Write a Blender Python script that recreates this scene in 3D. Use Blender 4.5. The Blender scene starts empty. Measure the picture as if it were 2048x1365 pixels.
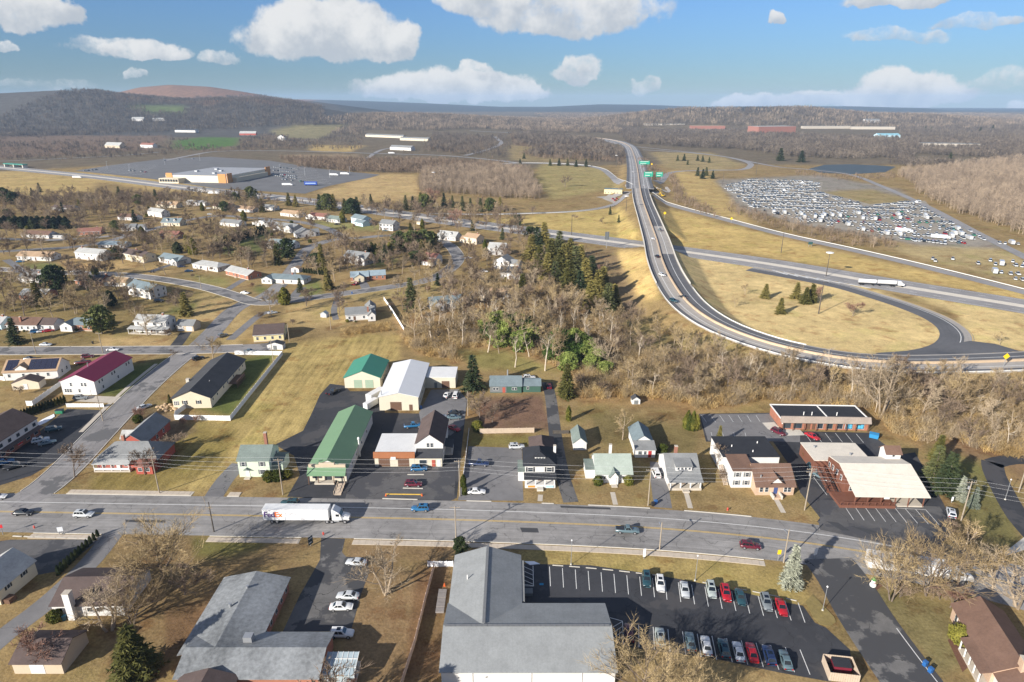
import bpy, bmesh, math, random
import numpy as np
from mathutils import Vector
R = math.radians
scene = bpy.context.scene
COL = scene.collection
# ------------------------------------------------------------------ camera
FPX, HCAM, HORIZON = 1300.0, 98.0, 205.0
PITCH = math.atan((682.5 - HORIZON) / FPX)
CP, SP = math.cos(PITCH), math.sin(PITCH)
cam_d = bpy.data.cameras.new('camera'); cam = bpy.data.objects.new('camera', cam_d); COL.objects.link(cam)
cam.location = (0, 0, HCAM); cam.rotation_euler = (math.pi / 2 - PITCH, 0, 0)
cam_d.sensor_width = 36; cam_d.lens = 36 * FPX / 2048; cam_d.clip_start = 1; cam_d.clip_end = 60000
scene.camera = cam
# ------------------------------------------------------------------ light
SUN_TO = R(43)                      # heading of the light over the ground, from +x towards +y
SUN_EL = R(23)
sd = bpy.data.lights.new('sun', 'SUN'); sd.energy = 4.8; sd.angle = R(0.6); sd.color = (1, 0.94, 0.855)
sun = bpy.data.objects.new('sun', sd); COL.objects.link(sun)
ldir = Vector((math.cos(SUN_TO) * math.cos(SUN_EL), math.sin(SUN_TO) * math.cos(SUN_EL), -math.sin(SUN_EL)))
sun.rotation_euler = ldir.to_track_quat('-Z', 'Y').to_euler(); sun.location = (-60, -60, 150)
scene.view_settings.view_transform = 'Standard'; scene.view_settings.look = 'None'
scene.view_settings.exposure = 0.95; scene.view_settings.gamma = 1
scene.view_settings.use_curve_mapping = False
scene.render.engine = 'CYCLES'
cy = scene.cycles
cy.max_bounces = 4; cy.diffuse_bounces = 2; cy.glossy_bounces = 2; cy.transmission_bounces = 2; cy.volume_bounces = 0; cy.transparent_max_bounces = 6
cy.use_denoising = True
cy.caustics_reflective = False; cy.caustics_refractive = False
scene.render.film_transparent = False

class N:                             # small node helper
    def __init__(s, tree): s.t = tree; s.n = tree.nodes; s.l = tree.links
    def node(s, typ, **kw):
        n = s.n.new(typ)
        for k, v in kw.items(): setattr(n, k, v)
        return n
    def put(s, sock, v):
        if isinstance(v, bpy.types.NodeSocket): s.l.new(v, sock)
        elif v is not None: sock.default_value = v
    def m(s, op, a, b=None, c=None, clamp=False):
        n = s.node('ShaderNodeMath', operation=op); n.use_clamp = clamp
        s.put(n.inputs[0], a); s.put(n.inputs[1], b); s.put(n.inputs[2], c); return n.outputs[0]
    def vm(s, op, a, b=None, sc=None):
        n = s.node('ShaderNodeVectorMath', operation=op)
        s.put(n.inputs[0], a); s.put(n.inputs[1], b)
        if sc is not None: s.put(n.inputs['Scale'], sc)
        return n.outputs[0]
    def noise(s, vec, scale, detail=3, rough=0.55, dim='3D'):
        n = s.node('ShaderNodeTexNoise'); n.noise_dimensions = dim
        if vec is not None: s.put(n.inputs['Vector'], vec)
        n.inputs['Scale'].default_value = scale; n.inputs['Detail'].default_value = detail; n.inputs['Roughness'].default_value = rough
        return n.outputs[0]
    def ramp(s, v, lo, hi, a=0.0, b=1.0):
        n = s.node('ShaderNodeMapRange', interpolation_type='SMOOTHSTEP')
        s.put(n.inputs[0], v); n.inputs[1].default_value = lo; n.inputs[2].default_value = hi; n.inputs[3].default_value = a; n.inputs[4].default_value = b
        return n.outputs[0]
    def mix(s, f, a, b, blend='MIX'):
        n = s.node('ShaderNodeMix', data_type='RGBA', blend_type=blend)
        s.put(n.inputs[0], f)
        for k, v in ((6, a), (7, b)):
            if isinstance(v, (tuple, list)): v = (v[0], v[1], v[2], 1)
            s.put(n.inputs[k], v)
        return n.outputs[2]

def skydir(px, py):                  # azimuth (0 = +y, clockwise) and elevation of a photo pixel
    u, v = (px - 1024) / FPX, (682.5 - py) / FPX
    d = Vector((u, CP + v * SP, -SP + v * CP)).normalized()
    return math.atan2(d.x, d.y), math.asin(d.z)

def make_world():
    w = bpy.data.worlds.new('World'); scene.world = w; w.use_nodes = True
    k = N(w.node_tree); k.n.clear()
    sky = k.node('ShaderNodeTexSky', sky_type='NISHITA'); sky.sun_disc = False
    sky.sun_elevation = SUN_EL; sky.sun_rotation = math.atan2(-ldir.x, -ldir.y)
    sky.altitude = 100; sky.air_density = 1.0; sky.dust_density = 0.1; sky.ozone_density = 3.0
    tc = k.node('ShaderNodeTexCoord'); d = tc.outputs['Generated']
    sep = k.node('ShaderNodeSeparateXYZ'); k.put(sep.inputs[0], d)
    X, Y, Z = sep.outputs
    warp = k.node('ShaderNodeTexNoise'); k.put(warp.inputs['Vector'], d)
    warp.inputs['Scale'].default_value = 13; warp.inputs['Detail'].default_value = 6; warp.inputs['Roughness'].default_value = 0.6
    ws = k.node('ShaderNodeSeparateXYZ'); k.put(ws.inputs[0], warp.outputs['Color'])
    az = k.m('ARCTAN2', X, Y); el = k.m('ARCSINE', Z)
    a = k.m('ADD', az, k.m('MULTIPLY', k.m('SUBTRACT', ws.outputs[0], 0.5), 0.11))
    e = k.m('ADD', el, k.m('MULTIPLY', k.m('SUBTRACT', ws.outputs[1], 0.5), 0.055))
    # photo clouds: centre x, base y, half width, height (pixels)
    clouds = [(650, 118, 160, 118, 1), (790, 122, 60, 75, .9), (600, 95, 105, 60, .9), (900, 205, 200, 60, 1), (800, 203, 90, 40, .9), (1060, 208, 50, 40, .9),
              (1130, 60, 190, 130, .85), (1010, 30, 120, 80, .85), (1250, 40, 110, 60, .55), (60, 55, 90, 110, .95), (35, 104, 40, 24, .6), (300, 122, 105, 42, .75), (190, 108, 70, 30, .5),
              (452, 136, 36, 34, .5), (245, 156, 26, 20, .55), (1155, 164, 50, 56, .7), (955, 165, 34, 40, .65), (1285, 184, 40, 30, .5), (1564, 52, 18, 24, .8),
              (1800, 212, 150, 68, 1), (1640, 212, 120, 36, .95), (1500, 212, 75, 24, .9), (1770, 15, 110, 40, .8), (1790, 85, 120, 26, .42), (1950, 55, 110, 26, .45),
              (1990, 190, 110, 50, .35), (2030, 240, 50, 24, .6), (100, 180, 120, 20, .3)]
    dens = None; sw = None; st = None
    for (cx, by, hw, hh, op) in clouds:
        a0, e0 = skydir(cx, by); a1, _ = skydir(cx + hw, by); _, e1 = skydir(cx, by - hh)
        ra, re = abs(a1 - a0) * 1.1, abs(e1 - e0) * 1.1
        da = k.m('DIVIDE', k.m('SUBTRACT', a, a0), ra)
        t = k.m('DIVIDE', k.m('SUBTRACT', e, e0 + re * .25), re * .8)
        tt = k.m('MULTIPLY', t, k.m('ADD', 1.0, k.m('MULTIPLY', k.m('LESS_THAN', t, 0.0), 1.3)))
        q = k.m('SUBTRACT', 1.0, k.m('SQRT', k.m('ADD', k.m('MULTIPLY', da, da), k.m('MULTIPLY', tt, tt))))
        q = k.m('MULTIPLY', k.m('MAXIMUM', q, 0.0), 1.0)
        qd = k.m('MULTIPLY', k.m('MINIMUM', k.m('MULTIPLY', q, 4.2), 1.0), op)
        dens = qd if dens is None else k.m('MAXIMUM', dens, qd)
        wt = k.m('MULTIPLY', q, t)
        sw = q if sw is None else k.m('ADD', sw, q)
        st = wt if st is None else k.m('ADD', st, wt)
    fine = k.noise(d, 48, 6, .66)
    dn = k.m('ADD', dens, k.m('MULTIPLY', k.m('SUBTRACT', fine, 0.5), 1.3))
    dn = k.m('MULTIPLY', k.ramp(dn, 0.06, 0.86), k.m('MINIMUM', k.m('MULTIPLY', dens, 4.0), 1.0))
    tmean = k.m('DIVIDE', st, k.m('ADD', sw, 0.02))
    sh = k.m('ADD', k.m('MULTIPLY', tmean, 0.75), k.m('MULTIPLY', k.m('SUBTRACT', k.noise(d, 26, 4, .6), 0.5), 2.2))
    cc = k.mix(k.ramp(sh, -0.5, 0.6), (0.57, 0.61, 0.66), (0.94, 0.93, 0.91))
    sc = k.vm('SCALE', k.mix(1.0, sky.outputs[0], SKY_GAIN, 'MULTIPLY'), None, k.ramp(el, 0.0, 0.16, .70, 1.0))
    front = k.mix(k.m('MULTIPLY', dn, 0.93), sc, k.vm('SCALE', cc, None, CLOUD_GAIN))
    # unseen cloud over the rest of the dome, its cover raised to brighten shadows
    gen = k.ramp(k.noise(k.vm('MULTIPLY', d, (1, 1, 2.2)), 3.4, 3, .55), .47, .62)
    rest = k.mix(k.m('MULTIPLY', gen, k.ramp(el, 0.0, 0.08)), sc, (.75 * CLOUD_GAIN, .76 * CLOUD_GAIN, .76 * CLOUD_GAIN))
    sector = k.m('MULTIPLY', k.m('LESS_THAN', k.m('ABSOLUTE', az), 0.95), k.m('MULTIPLY', k.m('LESS_THAN', el, 0.23), k.m('GREATER_THAN', el, -0.02)))
    bg = k.node('ShaderNodeBackground'); k.put(bg.inputs[0], front); bg.inputs[1].default_value = SKY_STRENGTH
    bg2 = k.node('ShaderNodeBackground'); k.put(bg2.inputs[0], rest); bg2.inputs[1].default_value = SKY_STRENGTH
    ms = k.node('ShaderNodeMixShader'); k.put(ms.inputs[0], sector); k.l.new(bg2.outputs[0], ms.inputs[1]); k.l.new(bg.outputs[0], ms.inputs[2])
    wo = k.node('ShaderNodeOutputWorld'); k.l.new(ms.outputs[0], wo.inputs[0])
SKY_STRENGTH, SKY_GAIN, CLOUD_GAIN = 0.10, (.32, .43, .60), 4.8
make_world()

# ------------------------------------------------------------------ photo pixel <-> ground
def P_inv_z(px, py, Y):              # height of the point at depth Y seen at pixel row py
    v = (682.5 - py) / FPX
    return HCAM + Y * (-SP + v * CP) / (CP + v * SP)
def proj(x, y, z):
    F = y * CP - (z - HCAM) * SP; U = y * SP + (z - HCAM) * CP
    F = np.where(np.abs(F) < 1e-3, 1e-3, F)
    px = 1024 + FPX * x / F; py = 682.5 - FPX * U / F
    return np.where(F > 1, px, -9999), np.where(F > 1, py, 9999)
RIDGES = [  # depth, front reach, back reach, skyline (photo x, y)
    (3000, 850, 900, [(-700, 190), (-300, 190), (0, 187), (120, 181), (200, 185), (240, 191), (330, 199), (390, 203), (430, 200), (520, 199), (600, 209), (700, 226), (850, 240), (1000, 262), (1100, 300)]),
    (4400, 900, 900, [(50, 245), (150, 218), (225, 188), (280, 175), (340, 170), (420, 174), (480, 183), (560, 196), (640, 205), (750, 219), (900, 240), (1000, 260)]),
    (9000, 3200, 1800, [(-900, 208), (300, 206), (500, 201), (600, 199), (720, 202), (850, 207), (1000, 214), (1100, 214), (1200, 209), (1290, 210), (1400, 214), (1500, 213), (1700, 213), (1850, 217), (1900, 221), (2048, 229), (2700, 225)]),
    (3300, 750, 900, [(1050, 262), (1150, 246), (1230, 236), (1300, 226), (1400, 218), (1500, 214), (1600, 216), (1680, 225), (1750, 231), (1850, 233), (1950, 240), (2048, 248), (2300, 250), (2800, 255)]),
    (3200, 500, 900, [(600, 262), (660, 240), (760, 231), (850, 230), (950, 236), (1050, 242), (1150, 248), (1220, 262)])]
_RT = []
for (Yd, fr, bk, sk) in RIDGES:
    zs = [max(0.0, P_inv_z(px, py, Yd)) for px, py in sk]
    xs = [(px - 1024) / FPX * Yd / (CP + (682.5 - py) / FPX * SP) for px, py in sk]
    _RT.append((Yd, fr, bk, np.array(xs), np.array(zs)))
def hills(x, y):
    x = np.asarray(x, float); y = np.asarray(y, float); h = np.zeros(np.broadcast(x, y).shape)
    for (Yd, fr, bk, xs, zs) in _RT:
        z = np.interp(x * Yd / np.maximum(y, 1.0), xs, zs)
        t = np.where(y < Yd, (Yd - y) / fr, (y - Yd) / bk); t = np.clip(1 - t, 0, 1)
        h = np.maximum(h, z * t * t * (3 - 2 * t))
    return h
_TS = np.exp(np.linspace(math.log(70), math.log(15000), 900))
def G(px, py, z=None):
    u, v = (px - 1024) / FPX, (682.5 - py) / FPX
    dx, dy, dz = u, CP + v * SP, -SP + v * CP
    if z is not None or py > 330:
        z = 0.0 if z is None else z
        t = (z - HCAM) / dz; return Vector((t * dx, t * dy, z))
    zz = HCAM + _TS * dz; hh = hills(_TS * dx, _TS * dy)
    k = int(np.argmax(zz <= hh)) if np.any(zz <= hh) else len(_TS) - 1
    k = max(k, 1); a, b = zz[k - 1] - hh[k - 1], zz[k] - hh[k]
    f = a / (a - b) if a != b else 0; t = _TS[k - 1] + (_TS[k] - _TS[k - 1]) * f
    return Vector((t * dx, t * dy, float(hills(t * dx, t * dy))))
def inpoly(px, py, poly):
    px = np.asarray(px); py = np.asarray(py); r = np.zeros(px.shape, bool); n = len(poly)
    for i in range(n):
        x1, y1 = poly[i]; x2, y2 = poly[(i + 1) % n]
        c = ((y1 > py) != (y2 > py)) & (px < (x2 - x1) * (py - y1) / ((y2 - y1) if y2 != y1 else 1e-9) + x1)
        r ^= c
    return r
def catmull(P, step):                # smooth polyline through points
    P = [Vector(p) for p in P]; out = []
    Q = [P[0] * 2 - P[1]] + P + [P[-1] * 2 - P[-2]]
    for i in range(1, len(Q) - 2):
        p0, p1, p2, p3 = Q[i - 1:i + 3]; n = max(1, int((p2 - p1).length / step))
        for k in range(n):
            t = k / n
            out.append(0.5 * ((2 * p1) + (p2 - p0) * t + (2 * p0 - 5 * p1 + 4 * p2 - p3) * t * t + (3 * p1 - p0 - 3 * p2 + p3) * t ** 3))
    out.append(P[-1]); return out
# flyover deck: pixel + deck height
FLY_PX = [(1150, 274, 0), (1195, 276.5, 0), (1235, 283, 1), (1258, 293, 1.5), (1268, 312, 2.2), (1275, 340, 4), (1279, 370, 6.5), (1285, 400, 7), (1299, 440, 7), (1313, 480, 7), (1324, 520, 7), (1342, 560, 6.3), (1375, 606, 5.4), (1430, 646, 4.6), (1510, 679, 4), (1600, 703, 3.6), (1700, 720, 3.2), (1800, 727, 3), (1900, 727, 2.8), (2048, 722, 2.6), (2200, 712, 2.4)]
FLY = catmull([G(a, b, z) if z > 0 else G(a, b) for a, b, z in FLY_PX], 6)
_FA = np.array([(p.x, p.y, p.z) for p in FLY])
MED = catmull([G(*p) for p in [(-250, 318), (-60, 330), (60, 341), (200, 355), (330, 371), (450, 385), (620, 403), (850, 436), (1149, 474), (1320, 497), (1536, 528), (1790, 571), (2048, 613), (2300, 655), (2500, 690)]], 9)
_MA = np.array([(p.x, p.y) for p in MED if p.x > -60])
_GAP = [(G(1316, 492), 26), (G(1272, 388), 24)]       # spans of open bridge
def ground(x, y):
    h = hills(x, y)
    x = np.asarray(x, float); y = np.asarray(y, float); sh = h.shape
    xf, yf, hf = x.ravel(), y.ravel(), h.ravel().copy()
    near = np.nonzero((yf > 180) & (yf < 1700) & (xf > -20) & (xf < 420))[0]
    for s in range(0, len(near), 20000):
        ii = near[s:s + 20000]
        d = np.hypot(xf[ii, None] - _FA[None, :, 0], yf[ii, None] - _FA[None, :, 1])
        j = d.argmin(1); dm = d[np.arange(len(ii)), j]
        e = _FA[j, 2] - 0.35 - np.maximum(0, dm - np.where(_FA[j, 1] > 740, 17, 10)) * 0.42
        for (g, r) in _GAP:
            q = np.hypot(xf[ii] - g.x, yf[ii] - g.y); e = np.minimum(e, np.maximum(0, (q - r) * 0.6))
        q = np.hypot(xf[ii, None] - _MA[None, :, 0], yf[ii, None] - _MA[None, :, 1]).min(1); e = np.minimum(e, np.maximum(0, (q - 17.5) * 0.6))
        hf[ii] = np.maximum(hf[ii], e)
    return hf.reshape(sh)
def gz(x, y): return float(ground(np.array([x]), np.array([y]))[0])
def GG(px, py):                      # ground incl. embankments
    p = G(px, py)
    for _ in range(4):
        z = gz(p.x, p.y); q = G(px, py, z) if py > 215 else p
        p = q
    return p
# ------------------------------------------------------------------ materials
MATS = {}
def lin(*c):                         # sRGB 0-255 to linear
    return tuple(((v / 255) / 12.92 if v <= 10 else (((v / 255) + .055) / 1.055) ** 2.4) for v in c)
def mat(name, col, rough=.8, var=.22, scale=.6, spec=.25, metal=0, bump=0, seam=None, emit=0, space='world', stretch=None, fine=None):
    if name in MATS: return MATS[name]
    m = bpy.data.materials.new(name); m.use_nodes = True; k = N(m.node_tree)
    b = k.n['Principled BSDF']
    b.inputs['Roughness'].default_value = rough; b.inputs['Metallic'].default_value = metal
    b.inputs['Specular IOR Level'].default_value = spec
    if space == 'world': vec = k.node('ShaderNodeNewGeometry').outputs['Position']
    else: vec = k.node('ShaderNodeTexCoord').outputs['Object']
    if stretch: vec2 = k.vm('MULTIPLY', vec, stretch)
    else: vec2 = vec
    if var > 0:
        n1 = k.noise(vec2, scale, 4, .6); n2 = k.noise(vec, scale * (fine or 9), 3, .6)
        f = k.m('ADD', k.m('MULTIPLY', k.m('SUBTRACT', n1, .5), 2.2 * var), k.m('MULTIPLY', k.m('SUBTRACT', n2, .5), 1.6 * var))
        f = k.m('ADD', 1.0, f)
        if seam:
            ax, sp, st = seam
            s3 = k.node('ShaderNodeSeparateXYZ'); k.put(s3.inputs[0], k.node('ShaderNodeTexCoord').outputs['Object'])
            fr = k.m('FRACT', k.m('DIVIDE', s3.outputs[ax], sp)); f = k.m('SUBTRACT', f, k.m('MULTIPLY', k.m('LESS_THAN', fr, .14), st))
        c = k.vm('SCALE', col, None, f); k.put(b.inputs['Base Color'], c)
    else: b.inputs['Base Color'].default_value = (*col, 1)
    if bump:
        bn = k.node('ShaderNodeBump'); bn.inputs['Strength'].default_value = bump; bn.inputs['Distance'].default_value = .05
        k.put(bn.inputs['Height'], k.noise(vec, scale * 6, 3, .6)); k.l.new(bn.outputs[0], b.inputs['Normal'])
    if emit: b.inputs['Emission Color'].default_value = (*col, 1); b.inputs['Emission Strength'].default_value = emit
    MATS[name] = m; return m
def _nz(k, pos):
    n = k.node('ShaderNodeTexNoise'); k.put(n.inputs['Vector'], pos); n.inputs['Scale'].default_value = .16; n.inputs['Detail'].default_value = 4; return n.outputs['Color']
def asphalt(name, col, wear=.25, streak=True, patch=(0.03, 0.03, 0.034), patch_amt=.0, crack=.25):
    if name in MATS: return MATS[name]
    m = bpy.data.materials.new(name); m.use_nodes = True; k = N(m.node_tree); b = k.n['Principled BSDF']
    b.inputs['Roughness'].default_value = .82; b.inputs['Specular IOR Level'].default_value = .28
    pos = k.node('ShaderNodeNewGeometry').outputs['Position']
    big = k.noise(pos, .05, 4, .6); mid = k.noise(pos, .5, 4, .6); fin = k.noise(pos, 5, 2, .6)
    f = k.m('ADD', 1.0, k.m('MULTIPLY', k.m('SUBTRACT', big, .5), 2.4 * wear))
    f = k.m('ADD', f, k.m('MULTIPLY', k.m('SUBTRACT', mid, .5), 1.3 * wear)); f = k.m('ADD', f, k.m('MULTIPLY', k.m('SUBTRACT', fin, .5), .9 * wear))
    if streak:
        uv = k.node('ShaderNodeUVMap').outputs[0]
        s1 = k.noise(k.vm('MULTIPLY', uv, (.02, .9, 1)), 1, 3, .55); s2 = k.noise(k.vm('MULTIPLY', uv, (.09, 2.6, 1)), 1, 2, .5)
        f = k.m('ADD', f, k.m('MULTIPLY', k.m('SUBTRACT', s1, .5), 1.5 * wear)); f = k.m('ADD', f, k.m('MULTIPLY', k.m('SUBTRACT', s2, .5), .9 * wear))
    if crack:
        v = k.node('ShaderNodeTexVoronoi', feature='DISTANCE_TO_EDGE'); v.inputs['Scale'].default_value = .11
        k.put(v.inputs['Vector'], k.vm('ADD', pos, k.vm('SCALE', k.mix(1.0, (0, 0, 0), _nz(k, pos)), None, 9.0)))
        f = k.m('SUBTRACT', f, k.m('MULTIPLY', k.m('LESS_THAN', v.outputs['Distance'], .007), crack))
    c = k.vm('SCALE', col, None, k.m('MAXIMUM', f, .3))
    if patch_amt:
        pm = k.ramp(k.noise(pos, .085, 5, .62), .56 - .1 * patch_amt, .60 - .1 * patch_amt)
        c = k.mix(pm, c, patch)
    k.put(b.inputs['Base Color'], c)
    MATS[name] = m; return m
def paint(name, col, rough=.32, metal=.0):
    if name in MATS: return MATS[name]
    m = bpy.data.materials.new(name); m.use_nodes = True; b = m.node_tree.nodes['Principled BSDF']
    b.inputs['Base Color'].default_value = (*col, 1); b.inputs['Roughness'].default_value = rough; b.inputs['Metallic'].default_value = metal
    b.inputs['Coat Weight'].default_value = .5; b.inputs['Coat Roughness'].default_value = .08
    MATS[name] = m; return m
def leafmat(name, a, b_, scale=.8, trans=.25):
    if name in MATS: return MATS[name]
    m = bpy.data.materials.new(name); m.use_nodes = True; k = N(m.node_tree); b = k.n['Principled BSDF']
    b.inputs['Roughness'].default_value = .75; b.inputs['Specular IOR Level'].default_value = .15
    oi = k.node('ShaderNodeObjectInfo'); pos = k.node('ShaderNodeNewGeometry').outputs['Position']
    f = k.m('ADD', k.m('MULTIPLY', k.noise(pos, scale, 3, .6), .9), k.m('MULTIPLY', k.m('SUBTRACT', oi.outputs['Random'], .5), .55))
    c = k.mix(k.ramp(f, .2, .75), a, b_); k.put(b.inputs['Base Color'], c)
    MATS[name] = m; return m
GLASS = paint('window_glass', (.035, .045, .055), .08); GLASS.node_tree.nodes['Principled BSDF'].inputs['Coat Weight'].default_value = 0
CARGLASS = paint('car_glass', (.012, .016, .02), .05)
WHITE = mat('white_trim', (.66, .65, .63), .6, .06, .5)
BLACK = mat('black_rubber', (.018, .018, .02), .8, .1)
CONC = mat('concrete', (.46, .41, .34), .9, .22, .35)
CONC2 = mat('light_concrete', (.52, .49, .43), .9, .18, .4)
STEEL = mat('galvanised_steel', (.42, .43, .44), .45, .1, .8, metal=.6)
WOODP = mat('weathered_pole_wood', (.30, .25, .19), .9, .25, 1.5)
DARKW = mat('dark_pole_wood', (.08, .07, .06), .9, .25, 1.5)
# ------------------------------------------------------------------ mesh builder
class MB:
    def __init__(s): s.v = []; s.f = []; s.mi = []; s.uv = None
    def quad(s, a, b, c, d, m=0):
        i = len(s.v); s.v += [tuple(a), tuple(b), tuple(c), tuple(d)]; s.f.append((i, i + 1, i + 2, i + 3)); s.mi.append(m); return s
    def tri(s, a, b, c, m=0):
        i = len(s.v); s.v += [tuple(a), tuple(b), tuple(c)]; s.f.append((i, i + 1, i + 2)); s.mi.append(m); return s
    def poly(s, pts, m=0):
        i = len(s.v); s.v += [tuple(p) for p in pts]; s.f.append(tuple(range(i, i + len(pts)))); s.mi.append(m); return s
    def box(s, x0, y0, z0, x1, y1, z1, m=0):
        i = len(s.v)
        s.v += [(x0, y0, z0), (x1, y0, z0), (x1, y1, z0), (x0, y1, z0), (x0, y0, z1), (x1, y0, z1), (x1, y1, z1), (x0, y1, z1)]
        for q in ((0, 3, 2, 1), (4, 5, 6, 7), (0, 1, 5, 4), (1, 2, 6, 5), (2, 3, 7, 6), (3, 0, 4, 7)):
            s.f.append(tuple(i + a for a in q)); s.mi.append(m)
        return s
    def prism(s, pts, d, m=0):       # polygon (3-d points) pushed by vector d
        n = len(pts); i = len(s.v); d = Vector(d)
        s.v += [tuple(p) for p in pts] + [tuple(Vector(p) + d) for p in pts]
        s.f.append(tuple(range(i + n - 1, i - 1, -1))); s.f.append(tuple(range(i + n, i + 2 * n))); s.mi += [m, m]
        for k in range(n):
            s.f.append((i + k, i + (k + 1) % n, i + n + (k + 1) % n, i + n + k)); s.mi.append(m)
        return s
    def tube(s, p, q, r0, r1, n=6, m=0, cap=True):
        p, q = Vector(p), Vector(q); d = (q - p).normalized()
        a = d.orthogonal().normalized(); b = d.cross(a); i = len(s.v)
        for (c, r) in ((p, r0), (q, r1)):
            for k in range(n):
                t = 2 * math.pi * k / n; s.v.append(tuple(c + a * (r * math.cos(t)) + b * (r * math.sin(t))))
        for k in range(n): s.f.append((i + k, i + (k + 1) % n, i + n + (k + 1) % n, i + n + k)); s.mi.append(m)
        if cap: s.f.append(tuple(range(i + n - 1, i - 1, -1))); s.f.append(tuple(range(i + n, i + 2 * n))); s.mi += [m, m]
        return s
    def lathe(s, prof, n=12, m=0, c=(0, 0, 0)):
        i = len(s.v)
        for (r, z) in prof:
            for k in range(n):
                t = 2 * math.pi * k / n; s.v.append((c[0] + r * math.cos(t), c[1] + r * math.sin(t), c[2] + z))
        for j in range(len(prof) - 1):
            for k in range(n):
                s.f.append((i + j * n + k, i + j * n + (k + 1) % n, i + (j + 1) * n + (k + 1) % n, i + (j + 1) * n + k)); s.mi.append(m)
        s.f.append(tuple(i + k for k in range(n - 1, -1, -1))); s.mi.append(m)
        s.f.append(tuple(i + (len(prof) - 1) * n + k for k in range(n))); s.mi.append(m)
        return s
    def mesh(s, name, mats, smooth=False):
        me = bpy.data.meshes.new(name); me.from_pydata(s.v, [], s.f)
        for mm in (mats if isinstance(mats, (list, tuple)) else [mats]): me.materials.append(mm)
        me.polygons.foreach_set('material_index', np.array(s.mi, dtype=np.int32))
        if smooth: me.polygons.foreach_set('use_smooth', np.ones(len(s.f), bool))
        if s.uv is not None:
            u = me.uv_layers.new(name='UVMap'); vi = np.zeros(len(me.loops), dtype=np.int32); me.loops.foreach_get('vertex_index', vi)
            u.data.foreach_set('uv', np.array(s.uv, dtype=np.float32)[vi].ravel())
        me.update(); return me
    def build(s, name, mats, parent=None, smooth=False, loc=None): return link(name, s.mesh(name, mats, smooth), parent, loc)
def link(name, me, parent=None, loc=None, rz=None):
    o = bpy.data.objects.new(name, me); COL.objects.link(o)
    if parent is not None: o.parent = parent
    if loc is not None: o.location = loc
    if rz is not None: o.rotation_euler = (0, 0, rz)
    return o
def tag(o, label=None, cat=None, group=None, kind=None):
    if label: o['label'] = label
    if cat: o['category'] = cat
    if group: o['group'] = group
    if kind: o['kind'] = kind
    return o
def thing(name, label, cat, loc=(0, 0, 0), rz=0, group=None):
    o = link(name, None, None, loc, rz); o.empty_display_size = .5
    return tag(o, label, cat, group)
def dup(root, loc, rz, label=None, group=None, scale=None):
    def cp(o, par):
        c = o.copy(); COL.objects.link(c); c.parent = par
        for ch in o.children: cp(ch, c)
        return c
    r = cp(root, None); r.location = loc; r.rotation_euler = (0, 0, rz)
    if scale is not None: r.scale = scale if isinstance(scale, (tuple, list)) else (scale,) * 3
    if label: r['label'] = label
    if group: r['group'] = group
    return r
_bx = {}
def boxmesh(name, dims, m):          # shared box, origin at centre of its base
    key = (name, tuple(round(d, 2) for d in dims), m.name)
    if key not in _bx:
        w, d, h = dims; _bx[key] = MB().box(-w / 2, -d / 2, 0, w / 2, d / 2, h).mesh(name, m)
    return _bx[key]
# ------------------------------------------------------------------ strips and sheets on the ground
def offset_line(P, off):
    out = []
    for i, p in enumerate(P):
        t = (P[min(i + 1, len(P) - 1)] - P[max(i - 1, 0)]); t.z = 0; t.normalize()
        out.append(p + Vector((t.y, -t.x, 0)) * off)      # + is to the right of travel
    return out
def strip(name, P, l, r, z, m, parent=None, thick=0.0, drape=True, label=None, kind=None, cat=None):
    b = MB(); L = offset_line(P, -l); Rr = offset_line(P, r); u = 0; uv = []
    if drape:
        A = np.array([(p.x, p.y) for p in L + Rr]); H = ground(A[:, 0], A[:, 1]); n = len(L)
        for i in range(n): L[i].z = H[i] + z; Rr[i].z = H[n + i] + z
    else:
        for i in range(len(L)): L[i].z = P[i].z + z; Rr[i].z = P[i].z + z
    for i in range(len(P)):
        if i: u += (P[i] - P[i - 1]).length
        b.v += [tuple(L[i]), tuple(Rr[i])]; uv += [(u, -l), (u, r)]
    for i in range(len(P) - 1): b.f.append((2 * i, 2 * i + 1, 2 * i + 3, 2 * i + 2)); b.mi.append(0)
    if thick:
        k = len(b.v)
        for i in range(len(P)):
            b.v += [(L[i].x, L[i].y, L[i].z - thick), (Rr[i].x, Rr[i].y, Rr[i].z - thick)]; uv += [(0, -l), (0, r)]
        for i in range(len(P) - 1):
            b.f += [(2 * i, 2 * i + 2, k + 2 * i + 2, k + 2 * i), (2 * i + 1, k + 2 * i + 1, k + 2 * i + 3, 2 * i + 3), (k + 2 * i, k + 2 * i + 2, k + 2 * i + 3, k + 2 * i + 1)]; b.mi += [0, 0, 0]
        e = 2 * (len(P) - 1); b.f += [(0, k, k + 1, 1), (e, e + 1, k + e + 1, k + e)]; b.mi += [0, 0]
    b.uv = uv; o = b.build(name, m, parent)
    if kind: o['kind'] = kind
    return tag(o, label, cat)
def line_px(pts, step=3.0): return catmull([G(a, b) for a, b in pts], step)
def road(name, pts, w, m, z=.03, step=3.0, parent=None):
    P = line_px(pts, step); return strip(name, P, w / 2, w / 2, z, m, parent, kind='structure' if parent is None else None), P
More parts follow.
